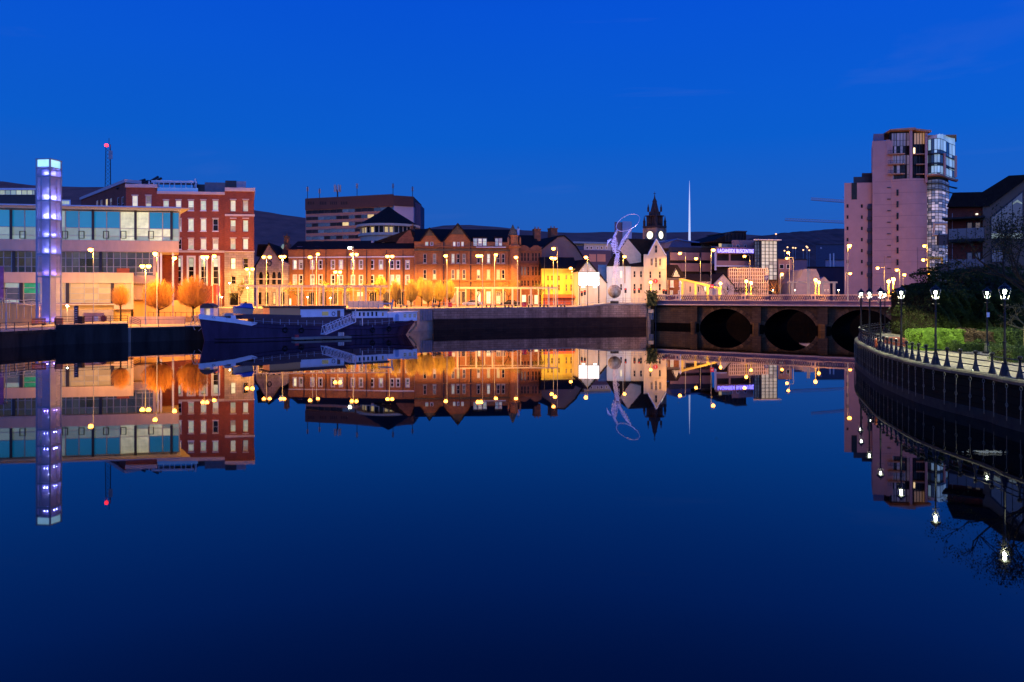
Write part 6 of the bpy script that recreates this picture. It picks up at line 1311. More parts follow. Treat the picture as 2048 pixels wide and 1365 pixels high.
# bollards
bprof = [(.20,0),(.20,.05),(.17,.07),(.085,.45),(.06,.62),(.055,.8),(.085,.84),(.05,.88),(.05,.93),(.11,.98),(.12,1.05),(.08,1.11),(.02,1.13)]
bm = MB().lathe(bprof, 10).mesh('bollard_post', black)
sarr = []; allp = la0+la
for i in range(len(allp)-1):
    for k in range(0,5): sarr.append((allp[i]+(allp[i+1]-allp[i])*k/5, k == 0))
rt = thing('river_railing', 'black railing of three rails on flared iron posts curving along the promenade edge', 'railing', (24.5,36,ZP))
o0 = Vector((24.5,36,ZP)); bpos = []
for s_, isl in sarr:
    p, t_ = at_arc(s_); n1 = Vector((-t_.y,t_.x)); q = Vector((p.x-n1.x*.30,p.y-n1.y*.30,ZP)); bpos.append(q)
    if not isl: obj('post', bm, rt, q-o0+Vector((0,0,.11)), label=None)
lastp, tl_ = at_arc(allp[-1]); 
for i in range(len(bpos)-1):
    b = MB(); a, c = bpos[i]-o0, bpos[i+1]-o0
    for z in (.42,.72,1.0): b.tube([a+Vector((0,0,z+.02)),c+Vector((0,0,z+.02))], .03, 6)
    b.build('rail', black, rt)
# chains on the wall
chm = mat('weathered chain', (.20,.19,.12), .7, .3, spec=.2); k = 0; rc = random.Random(4)
ring = MB().tube([(.1*math.cos(a),0,.1*math.sin(a)) for a in [i*math.pi/5 for i in range(10)]], .02, 4, closed=True).mesh('ring', chm)
lk = MB()
for i in range(9): z = -.09*i; lk.box(-.009 if i%2 else -.020,.009 if i%2 else .020,-.020 if i%2 else -.009,.020 if i%2 else .009,z-.1,z)
lkm = lk.mesh('chain', chm)
s_ = 44.0
ON = 'first second third fourth fifth sixth seventh eighth ninth tenth eleventh twelfth thirteenth fourteenth fifteenth sixteenth seventeenth eighteenth nineteenth'.split(); TE = ['twent','thirt','fort','fift','sixt','sevent','eight']; ORD = ON+[(t+'ieth' if not u_ else f"{t}y-{ON[u_-1]}") for t in TE for u_ in range(10)]
chlab = ['nearest to the right edge of view','leaning one with seaweed at its foot']
while s_ < arc_at_y(88):
    p, t_ = at_arc(s_); n1 = Vector((-t_.y,t_.x)); an = math.atan2(t_.y,t_.x); q = (p.x+n1.x*.19, p.y+n1.y*.19)
    c_ = thing('hanging_chain', f'mooring chain with ring on the dark promenade wall, {ORD[k]} from the right edge', 'chain', (q[0],q[1],ZP-.15), an, 'mooring chains along the promenade wall')
    lean = .35 if k in (3,16) else rc.uniform(-.04,.04)
    obj('ring', ring, c_, (0,0,-.12))
    for j in range(2 if rc.random() < .8 else 1): o = obj('chain', lkm, c_, (-lean*.9*j-.0,0,-.2-.82*j)); o.rotation_euler = (0,lean,0)
    obj('ring', ring, c_, (-lean*.9,0,-1.05)); s_ += 1.16+rc.uniform(-.1,.1); k += 1
t_ = thing('seaweed_clump', 'pale floating seaweed clump below the leaning chain by the wall', 'seaweed', (X(1975,31.2),31.2,0.01))
b = MB(); rs = random.Random(2)
for i in range(160): x, y = rs.gauss(0,.28), rs.gauss(0,.12); a = rs.uniform(0,3); b.add([(x,y,.02),(x+.09*math.cos(a),y+.09*math.sin(a),.03+rs.uniform(0,.05)),(x+.03,y+.04,.05)],[(0,1,2)])
b.build('weed', mat('pale seaweed', (.3,.3,.16), .7, .3), t_)
# life buoy
t_ = thing('life_buoy', 'orange life buoy hung on the curved railing near the fourth lamp', 'life buoy', (at_arc(la[3]+1.0)[0].x+.15, at_arc(la[3]+1.0)[0].y, ZP+.62), rad(70))
MB().tube([(.3*math.cos(a),0,.3*math.sin(a)) for a in [i*math.pi/8 for i in range(16)]], .07, 6, closed=True).build('buoy_ring', orp, t_)
# ================= VEGETATION =================
def leafmesh(name, m, pts, nrm, size, rnd, flat=.5, n_per=1, aspect=.6):
    """many small leaf quads; pts Nx3, nrm Nx3"""
    N = len(pts); rg_ = np.random.default_rng(rnd)
    a = rg_.normal(size=(N,3)); nn_ = nrm+rg_.normal(size=(N,3))*flat; nn_ /= np.linalg.norm(nn_,axis=1,keepdims=True)
    t1 = np.cross(nn_,a); t1 /= np.linalg.norm(t1,axis=1,keepdims=True); t2 = np.cross(nn_,t1)
    s = size*rg_.uniform(.6,1.4,size=(N,1)); c = pts
    v = np.stack([c-t1*s, c-t2*s*aspect, c+t1*s, c+t2*s*aspect], axis=1).reshape(-1,3)
    me = bpy.data.meshes.new(name); me.vertices.add(4*N); me.vertices.foreach_set('co', v.ravel().astype(np.float32))
    me.loops.add(4*N); me.loops.foreach_set('vertex_index', np.arange(4*N,dtype=np.int32)); me.polygons.add(N); me.polygons.foreach_set('loop_start', np.arange(0,4*N,4,dtype=np.int32)); me.update(calc_edges=True); me.materials.append(m); return me
def leafmat(name, c, c2, sc=.9, tr=True, rough=.6):
    m = mat(name, c, rough, .45, sc, c2=c2, spec=.15); return m
hedg = leafmat('bright hedge leaf', (.07,.15,.012), (.24,.42,.04), 1.1); ivy = leafmat('dark ivy leaf', (.016,.026,.003), (.055,.080,.010), .8, rough=.7); brn = leafmat('brown hedge leaf', (.07,.045,.02), (.15,.10,.05), 1.5); midg = leafmat('mid green leaf', (.03,.06,.012), (.09,.14,.03), 1.0)
def boxhedge(name, label, cat_, x0, x1, y0, y1, z0, z1, m, N, size, seed, lump=.25, rz=0, core=None):
    t_ = thing(name, label, cat_, ((x0+x1)/2,y0,z0), rz); w, dp, h = x1-x0, y1-y0, z1-z0; g_ = np.random.default_rng(seed)
    fa = g_.random(N); P_ = np.zeros((N,3)); Nn = np.zeros((N,3)); fr = fa < .6; tp = (fa >= .6) & (fa < .88); sd_ = fa >= .88
    P_[:,0] = g_.uniform(-w/2,w/2,N); P_[:,1] = g_.uniform(0,dp,N); P_[:,2] = g_.uniform(0,h,N)
    P_[fr,1] = 0; Nn[fr] = (0,-1,.25); P_[tp,2] = h; Nn[tp] = (0,-.2,1); P_[sd_,0] = np.where(g_.random(sd_.sum()) < .5,-w/2,w/2); Nn[sd_,0] = np.sign(P_[sd_,0])
    lu = np.sin(P_[:,0]*2.1+seed)*np.sin(P_[:,0]*5.3+P_[:,2]*3.7+seed*2)*lump+np.sin(P_[:,0]*9+P_[:,2]*8)*lump*.3
    P_ += Nn*(lu[:,None]+g_.normal(size=(N,1))*.05); P_[:,2] = np.maximum(P_[:,2], .02)
    obj('foliage', leafmesh('foliage', m, P_, Nn, size, seed, .55), t_)
    MB().box(-w/2+.25,w/2-.25,.28,dp,0,h-.22-lump*.6).build('twiggy_core', core or mat('dark twigs', (.014,.011,.004), .9, .4, 3, spec=.1), t_); return t_
boxhedge('clipped_hedge', 'bright yellow green clipped hedge lit by the promenade lamp', 'hedge', X(1845,57.5), X(1929,57.5), 57.5, 60, ZP, 3.86, hedg, 22000, .055, 1, .10)
boxhedge('scruffy_hedge', 'scruffy hedge with brown bare patches right of the bright green one', 'hedge', X(1928,57.3)+.1, X(1992,57.3), 57.4, 60, ZP, 3.78, brn, 11000, .05, 2, .16)
boxhedge('green_scruffy_hedge', 'darker green hedge at the right frame edge behind the nearest lamp', 'hedge', X(1991,57)+.1, X(2090,57), 57.2, 60, ZP, 3.85, midg, 14000, .06, 3, .18)
boxhedge('ground_ivy', 'low green creeping ground cover at the foot of the scruffy hedge', 'shrub', X(1905,56.6), X(2010,56.6), 56.5, 57.6, ZP, 2.95, midg, 7000, .05, 4, .25)
boxhedge('corner_shrub', 'small clipped shrub at the right frame edge on the promenade', 'shrub', X(2026,47), X(2110,47), 47, 49.5, ZP, 3.25, midg, 9000, .045, 5, .08)
boxhedge('far_low_hedge', 'brownish low hedge above the low brick planter wall', 'hedge', X(1833,72), X(1880,72), 72, 75, ZP, 3.95, brn, 8000, .06, 6, .2)
boxhedge('ivy_column', 'tall narrow dark ivy covered mass left end beside the far railing', 'shrub', X(1836,78), X(1880,78), 78, 84, ZP, 7.2, ivy, 14000, .10, 7, .35)
boxhedge('ivy_bank', 'big dark ivy bank rising behind the bright hedge', 'shrub', X(1858,64), X(1955,64), 63, 69, ZP, 7.0, ivy, 30000, .085, 8, .45)
boxhedge('ivy_bank', 'big dark ivy bank behind the nearest lamp at the right frame edge', 'shrub', X(1950,63), X(2090,63), 62, 68, ZP, 6.6, ivy, 30000, .085, 9, .5)
boxhedge('bank_shrubs', 'loose dark shrubs above the ivy bank below the apartment balconies', 'shrub', X(1862,70), X(2080,70), 70, 74, ZP, 8.6, ivy, 22000, .11, 10, .9)
t_ = thing('planter_wall', 'low brick planter wall with pale coping left of the bright hedge', 'wall', (X(1817,61.5),61.5,ZP)); w = X(1846,61.5)-X(1817,61.5)
MB().box(0,w,0,4,0,.62).build('brickwork', aptbrick, t_); 
for i in range(3): MB().box(w*i/3+.01,w*(i+1)/3-.01,-.05,.3,.62,.72).build('coping_stone', palestone, t_)
# bare trees
bark = mat('dark bark', (.045,.032,.020), .9, .3, 3, spec=.1); mossbark = mat('mossy lit bark', (.16,.14,.05), .9, .4, 3); obark = mat('lamplit orange twig', (.60,.27,.06), .85, .2, 2)  # orange of the nearby lamps is put into the twig colour
def branch(b, p, d, L_, r, depth, rg_, tips, spread=.6, gr=.1):
    n_ = 4; pts = [p]; q = p.copy(); dd = d.copy()
    for i in range(n_): dd = (dd+Vector((rg_.gauss(0,.16),rg_.gauss(0,.16),rg_.gauss(0,.1)+gr*.3))).normalized(); q = q+dd*(L_/n_); pts.append(q.copy())
    b.tube(pts, r, 5 if depth > 1 else 3, r*.55); tips += [(x,dd) for x in pts[2:]]
    if depth > 0:
        for i in range(rg_.choice((2,3,3))):
            k = rg_.randint(2,n_); a = rg_.uniform(0,6.28); u_ = dd.orthogonal().normalized(); v_ = dd.cross(u_); nd = (dd+(u_*math.cos(a)+v_*math.sin(a))*rg_.uniform(.5,1)*spread*1.4).normalized()
            branch(b, pts[k], nd, L_*rg_.uniform(.6,.8), r*.55, depth-1, rg_, tips, spread, gr)
def tree(name, label, loc, H, r, seed, m=bark, leaf=None, NL=0, ls=.05, depth=4, th=.35, spread=.6, group=None, spreadleaf=.25):
    rg_ = random.Random(seed); t_ = thing(name, label, 'tree', loc, 0, group); b = MB(); tips = []; top = Vector((rg_.uniform(-.1,.1),rg_.uniform(-.1,.1),H*th)); b.tube([(0,0,-.1),tuple(top*.5),tuple(top)], r, 7, r*.75); b.build('trunk', m, t_)
    c = MB()
    for i in range(5): a = i*1.257+rg_.uniform(-.3,.3); branch(c, top*rg_.uniform(.8,1), Vector((math.cos(a)*spread,math.sin(a)*spread,rg_.uniform(.5,1.1))).normalized(), H*.27, r*.5, depth-1, rg_, tips, spread)
    c.build('limbs', m, t_)
    if leaf and NL:
        g_ = np.random.default_rng(seed); T = np.array([tuple(x[0]) for x in tips]); idx = g_.integers(0,len(T),NL); P_ = T[idx]+g_.normal(size=(NL,3))*spreadleaf; obj('crown', leafmesh('crown', leaf, P_, g_.normal(size=(NL,3)), ls, seed, .6), t_)
    return t_
tree('riverside_tree', 'large dark nearly bare tree overhanging the promenade at the right edge', (X(2085,47),47,ZP), 12.5, .22, 21, bark, leafmat('dark young leaf', (.02,.025,.01), (.05,.06,.02)), 5500, .06, 5, .3, .85)
tree('riverside_tree', 'dark bare bushy tree in front of the apartment gable window', (X(2012,68),68,ZP), 10.5, .2, 22, bark, leafmat('dark young leaf', (0,0,0),(0,0,0)), 4000, .07, 5, .25, .9)
tree('mossy_low_tree', 'low contorted tree with mossy branches lit yellow green by the nearest lamp', (X(2052,50.5),50.5,ZP), 3.9, .12, 25, mossbark, leafmat('lit yellow bud', (.2,.18,.04),(.35,.30,.08)), 500, .03, 4, .55, 1.1, spreadleaf=.06)
# ball-crowned lime trees (fine upswept twigs)
limbm = mat('lit limb bark', (.10,.06,.03), .9, .3, 3, spec=.1)
def balltree(name, label, px, d, zb_, wpx, pyt, pyb, seed, NT=1500, m=obark, group=None, tw=.016):
    t_ = thing(name, label, 'tree', (X(px,d),d,zb_), 0, group); rx = wpx*d/K/2; zt_, zc0 = Z(pyt,d)-zb_, Z(pyb,d)-zb_; rz_ = (zt_-zc0)/2; cz = (zt_+zc0)/2; rg_ = random.Random(seed)
    MB().tube([(0,0,-.2),(.03,0,zc0*.6),(0,0,zc0+rz_*.7)], .16, 7, .10).build('trunk', bark, t_)
    c = MB(); lim = []
    for i in range(17):
        a = i*2.4; el = rg_.uniform(.25,1.3); dr = Vector((math.cos(a)*math.cos(el),math.sin(a)*math.cos(el),math.sin(el))); s0 = Vector((0,0,zc0+rz_*rg_.uniform(-.1,.5))); e0 = Vector((dr.x*rx*.6,dr.y*rx*.6,s0.z+dr.z*rz_*.9)); md = (s0+e0)/2+Vector((0,0,-.1)); c.tube([s0,md,e0], .085, 4, .03); lim.append((s0,md,e0))
    c.build('limbs', limbm, t_)
    g_ = np.random.default_rng(seed); V_ = []; 
    a = g_.uniform(0,2*np.pi,NT); cz_ = g_.uniform(-1,1,NT); sr = np.sqrt(1-cz_**2); rr_ = g_.uniform(.72,1.03,NT)*(1+.09*np.sin(a*3+seed)*np.sin(cz_*4+seed)+.05*np.sin(a*7+cz_*6))
    end = np.stack([np.cos(a)*sr*rx*rr_, np.sin(a)*sr*rx*rr_, cz+cz_*rz_*rr_*np.where(cz_<0,.95,1)],1)
    st = np.stack([end[:,0]*g_.uniform(.1,.5,NT), end[:,1]*g_.uniform(.1,.5,NT), np.maximum(zc0+rz_*.15, end[:,2]-g_.uniform(.35,.9,NT)*rz_*1.1)],1); st[:,2] = np.minimum(st[:,2], end[:,2]-.1)
    mid = (st+end)/2; mid[:,:2] *= 1.12; mid[:,2] -= .08*rz_; mid += g_.normal(size=(NT,3))*.07
    b = []; f = []; perp = np.stack([-np.sin(a),np.cos(a),np.zeros(NT)],1); pr2 = np.stack([np.cos(a),np.sin(a),np.zeros(NT)],1)
    vs = []
    for pp, w_ in ((st,tw*1.3),(mid,tw),(end,tw*.5)):
        for k in range(3): an = k*2.094; vs.append(pp+(perp*math.cos(an)+pr2*math.sin(an))*w_)
    vs = np.stack(vs,1).reshape(-1,3); fs = []
    base = np.arange(NT)*9
    for s0 in (0,3):
        for k in range(3): fs.append(np.stack([base+s0+k,base+s0+(k+1)%3,base+s0+3+(k+1)%3,base+s0+3+k],1))
    fs = np.concatenate(fs); me = bpy.data.meshes.new('twigs'); me.vertices.add(len(vs)); me.vertices.foreach_set('co', vs.ravel().astype(np.float32)); me.loops.add(len(fs)*4); me.loops.foreach_set('vertex_index', fs.ravel().astype(np.int32)); me.polygons.add(len(fs)); me.polygons.foreach_set('loop_start', np.arange(0,len(fs)*4,4,dtype=np.int32)); me.update(calc_edges=True); me.materials.append(m)
    obj('crown', me, t_); return t_
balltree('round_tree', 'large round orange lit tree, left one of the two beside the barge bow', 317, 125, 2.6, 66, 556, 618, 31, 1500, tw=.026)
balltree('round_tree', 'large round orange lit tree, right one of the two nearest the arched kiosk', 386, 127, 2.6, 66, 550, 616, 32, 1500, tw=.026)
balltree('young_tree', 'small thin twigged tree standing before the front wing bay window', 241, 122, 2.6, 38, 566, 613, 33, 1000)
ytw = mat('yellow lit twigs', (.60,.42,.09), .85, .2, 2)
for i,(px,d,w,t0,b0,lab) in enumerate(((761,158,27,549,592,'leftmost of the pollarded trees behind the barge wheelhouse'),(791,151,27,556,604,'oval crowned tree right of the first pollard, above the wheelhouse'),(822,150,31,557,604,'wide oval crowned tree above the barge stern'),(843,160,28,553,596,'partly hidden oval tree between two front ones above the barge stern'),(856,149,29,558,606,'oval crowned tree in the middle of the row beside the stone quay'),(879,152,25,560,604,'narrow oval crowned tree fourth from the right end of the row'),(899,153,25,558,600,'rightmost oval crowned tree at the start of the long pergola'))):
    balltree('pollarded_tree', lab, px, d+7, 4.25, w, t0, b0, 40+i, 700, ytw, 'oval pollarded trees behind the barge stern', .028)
ol = leafmat('olive spring leaf', (.16,.15,.03),(.32,.28,.07), 1.5)
for i,(px,d,h,lab) in enumerate(((480,150,6.0,'loose leafy young tree in front of the stone corner of the red office'),(594,160,6.2,'sparse spring tree behind the left pergola below the stone hall'),(649,163,6.6,'sparse tree behind the pergola left of the double lamp'),(688,162,6.2,'sparse tree behind the pergola centre'),(741,162,6.4,'sparse tree near the right end of the left pergola'),(955,163,6.4,'leafy tree behind the left part of the right pergola'),(1018,163,6.4,'leafy tree behind the right pergola below the turret'),(1082,164,6.4,'leafy tree at the end of the right pergola by the yellow pub'))):
    tree('spring_tree', lab, (X(px,d),d,4.3), h, .1, 60+i, bark, ol, 1500, .07, 4, .38, .75, 'young spring trees along the quay', .22)
for i,(px,d,h,lab) in enumerate(((1413,180,8,'bare tree behind the sloping gantry'),(1452,186,6.5,'bare tree before the small gabled house'),(1482,188,6.5,'bare tree before the left of the lattice screen'),(1514,188,6.5,'bare tree before the middle of the lattice screen'),(1551,190,7.5,'orange lit bare tree at the foot of the stair tower'))):
    tree('bare_street_tree', lab, (X(px,d),d,5.05), h, .1, 80+i, obark if i == 4 else bark, None, 0, .05, 5, .3, .7, 'bare street trees beyond the bridge')
boxhedge('bridge_end_shrub', 'green shrub growing from the gap at the bridge end', 'shrub', X(1293,161.3), X(1313,161.3), 160.6, 162.0, 4.6, 7.6, leafmat('shrub leaf', (.07,.08,.02),(.18,.18,.05)), 2500, .12, 11, .35)
# ================= PERGOLAS =================
for lab, px0, px1, posts, d0, d1, yt in (('long thin white steel pergola behind the barge in front of the brick terrace',478,776,(514,544,559,588,603.5,631.7,646.6,660,689.8,715.7,731.6,757),148,150,572.3),('long thin white steel pergola above the stone quay before the Victorian block',909,1116,(915,931,952.5,969.6,985,1007.4,1025,1043.5,1062,1079.5,1097.5,1115),157,158,575.5)):
    F = Fac('pergola', lab, 'pergola', px0, d0, px1, d1, 4.28); F.box('beam', cream, px0, px1, yt-1.1, yt+1.1, 0, .3)
    F.box('rear_beam', cream, px0+6, px1, yt+1.2, yt+2.6, 3.6, 3.8)
    for i, p in enumerate(posts): wd = .19 if i % 2 == 0 else .12; u = F.u(p); MB().box(u-wd,u+wd,.02 if i%2==0 else 3.6,.3 if i%2==0 else 3.8,0,F.z(p,yt+1.1)-.001 if i%2==0 else F.z(p,yt+1.3)).build('post', cream, F.root)
    for i in range(0,len(posts)-1,2): u = F.u(posts[i]); MB().box(u-.05,u+.05,.31,3.59,F.z(posts[i],yt+.6),F.z(posts[i],yt-.6)).build('cross_beam', cream, F.root)
# ================= STREET LAMPS =================
def streetlamp(label, ppx, heads, d, gz, pw=5200, spot=None, cat_='street lamp', col=SOD, arm=True, pr=.07, grp='sodium street lamps along the quays'):
    x0 = X(ppx,d); zt_ = max(Z(h[1],d) for h in heads)-gz+.12; t_ = thing('street_lamp', label, cat_, (x0,d,gz), 0, grp)
    MB().tube([(0,0,0),(0,0,1.3)], pr*1.6, 8).tube([(0,0,1.3),(0,0,zt_)], pr, 6, pr*.6).build('pole', galv, t_)
    for hx, hy in heads:
        x, z = X(hx,d)-x0, Z(hy,d)-gz; sg = 1 if x >= 0 else -1; x = x if abs(x) > .25 else .3*sg
        MB().tube([(0,0,z+.12),(x*.9,0,z+.2)], .045, 4).build('arm', galv, t_)
        h = MB().box(x-.35,x+.35,-.16,.16,z+.14,z+.28).build('lamp_head', dmetal, t_)
        MB().lathe([(.05,z-.40),(.28,z-.30),(.40,z-.08),(.30,z+.13)], 8, x, 0).build('lens', bulb if col == SOD else bulbw, h)
        light(t_, (x,0,z-.58), pw*(1.55 if 450 < ppx < 1100 else (.5 if ppx > 1560 else (.8 if ppx > 1100 else .85)))/len(heads)**.5, col, .15, spot=spot if spot is not None else (178 if ppx < 1560 else 0), gloss=False)
    return t_
SL = [
 ('single armed lamp rising before the glass office right of the glowing tower',187,[(181.5,499)],118,2.65,11000),
 ('tall twin headed lamp left of the first big round tree',291,[(284.7,532),(297,532)],118,2.05,11000),
 ('lamp partly hidden by the left round tree at the glass office corner',314,[(311,506.7)],122,2.05,8000),
 ('single lamp beside the white columns of the glass office',346,[(349,515.6)],129,2.1,5000),
 ('close paired lamp above the right round tree',408.5,[(406.5,513.5),(414,513.5)],148,2.1,5200),
 ('lamp in front of the red brick office main windows',425.5,[(427,511.6)],155,4.3,4200),
 ('low twin headed lamp before the stone corner of the red office',499,[(494,538),(504.8,538)],152,4.25,5200),
 ('twin headed lamp in front of the stone gabled hall',533,[(527.6,514),(539.3,514)],156,4.3,5200),
 ('bright twin lamp at the left end of the brick terrace',565,[(561.6,513),(568.5,513)],157,4.3,7600),
 ('lamp with left arm before the second bay of the brick terrace',625,[(620,514)],152,4.3,5200),
 ('bright higher lamp just right of the second terrace lamp',633,[(634.5,508)],164,4.35,9000),
 ('shorter twin headed lamp in front of the terrace middle',675.5,[(670.6,544),(680.2,544)],160,4.3,5200),
 ('twin lamp with extra whitish upper light before the terrace middle',707,[(703.5,508.5),(713,508.5)],157,4.3,6800),
 ('twin headed lamp near the right end of the brick terrace',779,[(775,512.5),(784.3,512.5)],157,4.3,6800),
 ('single lamp at the left edge of the Victorian gables',894,[(891.5,511.5)],153,4.25,6500),
 ('thin twin headed lamp in front of the Victorian block centre',965,[(955.5,511.3),(962,511.3)],151.5,4.3,5500),
 ('brightest single lamp before the Victorian block right of centre',989,[(990,509.5)],163,4.35,16000),
 ('lamp in front of the Victorian corner turret',1035,[(1032,514.4)],156,4.35,6500),
 ('tall lamp with a high left arm and camera between sandstone building and yellow pub',1115,[(1107,497),(1110,516.5)],158,4.35,3200),
 ('lamp left of the tall camera pole before the plain gable',1107,[(1103.3,516)],166,4.4,3500),
 ('lamp throwing yellow light on the low pub wall',1144.5,[(1141.5,536.4)],172,4.4,4500),
 ('lamp at the tip of the beige gable above the billboard',1175,[(1171.8,514.4)],159,4.4,3000),
 ('lamp behind the ring statue before the white gabled house',1246,[(1249,513)],170,5.05,3200),
 ('long armed lamp above the timbered pub',1371,[(1359.7,506.5)],176,5.05,4200),
 ('left armed lamp above the sloping yellow gantry',1401,[(1392.2,517)],184,5.05,5200),
 ('tall lamp on the bridge parapet with red notice, left of the neon sign',1422,[(1426.4,500)],156.2,5.65,15000),
 ('left armed lamp in front of the neon signed bus centre',1500,[(1489,512.4)],192,5.05,4500),
 ('tall bright lamp right of the glazed stair tower',1579,[(1576.5,505)],196,5.05,6500),
 ('lower left armed lamp right of the glazed stair tower',1587,[(1574,516.5)],203,5.05,3500),
 ('short lamp near the orange lit bare tree',1560.6,[(1564,548)],194,5.05,3800),
 ('tall lamp on the bridge parapet in front of the pink tower left edge',1695.5,[(1698,491)],138.4,5.7,5200),
 ('lower lamp at the foot of the pink tower left part',1690.5,[(1700.4,547)],196,5.05,4500),
 ('long armed lamp before the flat wall of the pink tower',1768.7,[(1755.3,535.8)],192,5.05,5200),
 ('lamp in front of the curved wall of the pink tower, left one',1799.6,[(1793.7,539.9)],190,5.05,5200),
 ('lamp in front of the curved wall of the pink tower, right one',1806,[(1808.6,549)],196,5.05,5200),
 ('tall lamp at the seam of pink wall and glass corner',1854.5,[(1848.7,491.7),(1846.5,519.6)],192,5.05,5200),
 ('short lamp below the yellow bay frame of the tower',1871,[(1858,546)],196,5.05,3800),
]
for l,p,h,d,gz,pw in SL: streetlamp(l,p,h,d,gz,pw*(.6 if p in (314,346) else 1), spot=0 if p in (314,346,408.5,425.5) else None)
# extra head with whitish light
t_ = streetlamp('whitish lamp just left of the twin lamp at the terrace middle',706.2,[(699.7,495.5)],158.5,4.3,900,col=(1,.9,.45),pr=.06)
t_ = thing('thin_light_pole', 'thin pale pole standing on the far left quay edge', 'pole', (X(12.5,100),100,2.06)); MB().tube([(0,0,0),(0,0,2.4)], .1, 6).tube([(0,0,2.4),(0,0,Z(577,100)-2.06)], .055, 6).build('pole', galv, t_); MB().box(-.6,.15,-.1,.1,Z(577.5,100)-2.06,Z(576,100)-2.06).build('lamp_head', dmetal, t_)
for lab,px,d,h in (('sodium lamp in the street behind the terrace, left of the slab',590,300,9),('sodium lamp in the street below the middle of the brown slab',690,300,9),('sodium lamp in the street below the slab end wall',800,300,9),('sodium lamp in the yard behind the plain gable',1130,262,9),('sodium lamp in the street behind the bridge end houses',1300,215,9)): streetlamp(lab,px,[(px+3,HZ-(h-2)*K/d)],d,4.6,16000,spot=0)  # lamps out of sight, added to light the slab and yards
for lab, px, py0, d in (('slim flagless pole before the red office',434,545,152),('tall pole in front of the Victorian second gable',919,502,151.8),('thin dark pole at the billboard gable',1175.6,520,158.5),('slim pole with no light left of the camera pole',1089,508,163),('dark mast on bridge approach near the curved pink wall',1835.5,495,188),('thin mast before the pink tower flat wall',1768.5,513,194)):
    t_ = thing('slim_pole', lab, 'pole', (X(px,d),d,4.4)); MB().tube([(0,0,0),(0,0,Z(py0,d)-4.4)], .07, 5, .04).build('pole', dmetal, t_)
# globe lamps on the bridge pillars
def globelamp(label, px, py, d, zb_, pw=1500, r=.24, col=(1,.5,.12)):
    if zb_ > 6 and px > 1450: d = BR.ud(px)[1]+(-.55 if d in (151,143,149) or px == 1786.7 else 14)
    t_ = thing('globe_lamp', label, 'street lamp', (X(px,d),d,zb_), 0, 'ornate globe lamps on and beyond the bridge'); h = Z(py,d)-zb_
    MB().lathe([(.22,0),(.16,.3),(.09,.5),(.07,h-.5),(.14,h-.42),(.06,h-.3)], 8).build('post', ym, t_); MB().lathe([(.08,h-.30),(.26,h-.2),(.32,h),(.26,h+.2),(.08,h+.28)], 8).build('lens', bulb, t_)
    MB().lathe([(.25,h+.42),(.05,h+.62)], 8).build('cap', dmetal, t_); light(t_, (0,-.9,h-.1), pw*2.2, col, .12, gloss=False)
ym2 = ym
for l,px,py,d,zb_ in (('globe lamp at the bridge end shrub before the cream house',1301.4,565,166,5.1),('globe lamp at the lower end of the sloping gantry',1441,567,171,6.9),('left globe lamp of the close pair on the second bridge pillar',1492.6,563,151,6.9),('right globe lamp of the close pair behind the second bridge pillar',1502,565.5,166,6.9),('left globe lamp of the close pair on the third bridge pillar',1631,560.5,143,6.9),('right globe lamp of the close pair behind the third bridge pillar',1637.5,565,158,6.9),('left globe lamp of the pair before the curved pink wall',1777,563.5,149,6.9),('right globe lamp of the pair before the curved pink wall',1786.7,559,135,6.9)): globelamp(l,px,py,d,zb_)
for l,px,py,d,pw,gz in (('small low lamp under the portal frame left side',1590,580,190,300,5.05),('small low lamp right of the portal frame',1677,580,190,300,5.05),('small low lamp at the foot of the stair tower',1546,580,190,300,5.05),('small lamp on low post behind the pergola, left',615.4,593.7,162,220,4.3),('small lamp on low post behind the pergola, right',660.4,595.4,163,220,4.3),('small lamp by the stone corner entrance',494.7,574.7,158,350,4.3),('small wall side lamp at the stone corner',459.5,565.8,163,300,4.3),('small floodlight at the foot of the ochre wall right of the glowing tower',134.5,611,121,1500,2.1),('small lamp above the arched kiosk',443,593.4,150,300,4.25),('tiny lamp at the lit canopy above the quay behind the barge',738,603,168,300,4.3)):
    t_ = thing('small_lamp', l, 'lamp', (X(px,d),d,gz), 0, 'small low lamps'); h = Z(py,d)-gz; MB().tube([(0,0,0),(0,0,h-.25)], .05, 5).build('post', galv, t_); MB().lathe([(.05,h-.24),(.14,h-.15),(.14,h-.02)], 8).build('lens', bulbw, t_); light(t_, (0,-.3,h+.12), pw, (1,.55,.14), .12, gloss=False)
# distant lamps on the hill foot
for i,(px,py) in enumerate(((1575,495),(1586,496),(1591,496.5),(1606.5,500.5),(1613,493.5),(1615,495.5),(1618.5,501),(1552,468.5),(1569,502),(1642,496))):
    d = 900; t_ = thing('distant_lamp', f'tiny distant orange hillside lamp beyond the stair tower, {ON[[1,2,3,4,5,6,7,0,8,9][i]]} from the left', 'lamp', (X(px,d),d,4.6), 0, 'tiny distant hillside lamps'); h = Z(py,d)-4.6; MB().tube([(0,0,0),(0,0,h-1)], .2, 4).build('pole', galv, t_); MB().lathe([(.2,h-.9),(1.0,h-.4),(1.0,h+.4),(.2,h+.9)], 8).build('lens', mat('far orange lamp', (1,.6,.3), .5, 0, emit=(1,.55,.22), es=2.2), t_)
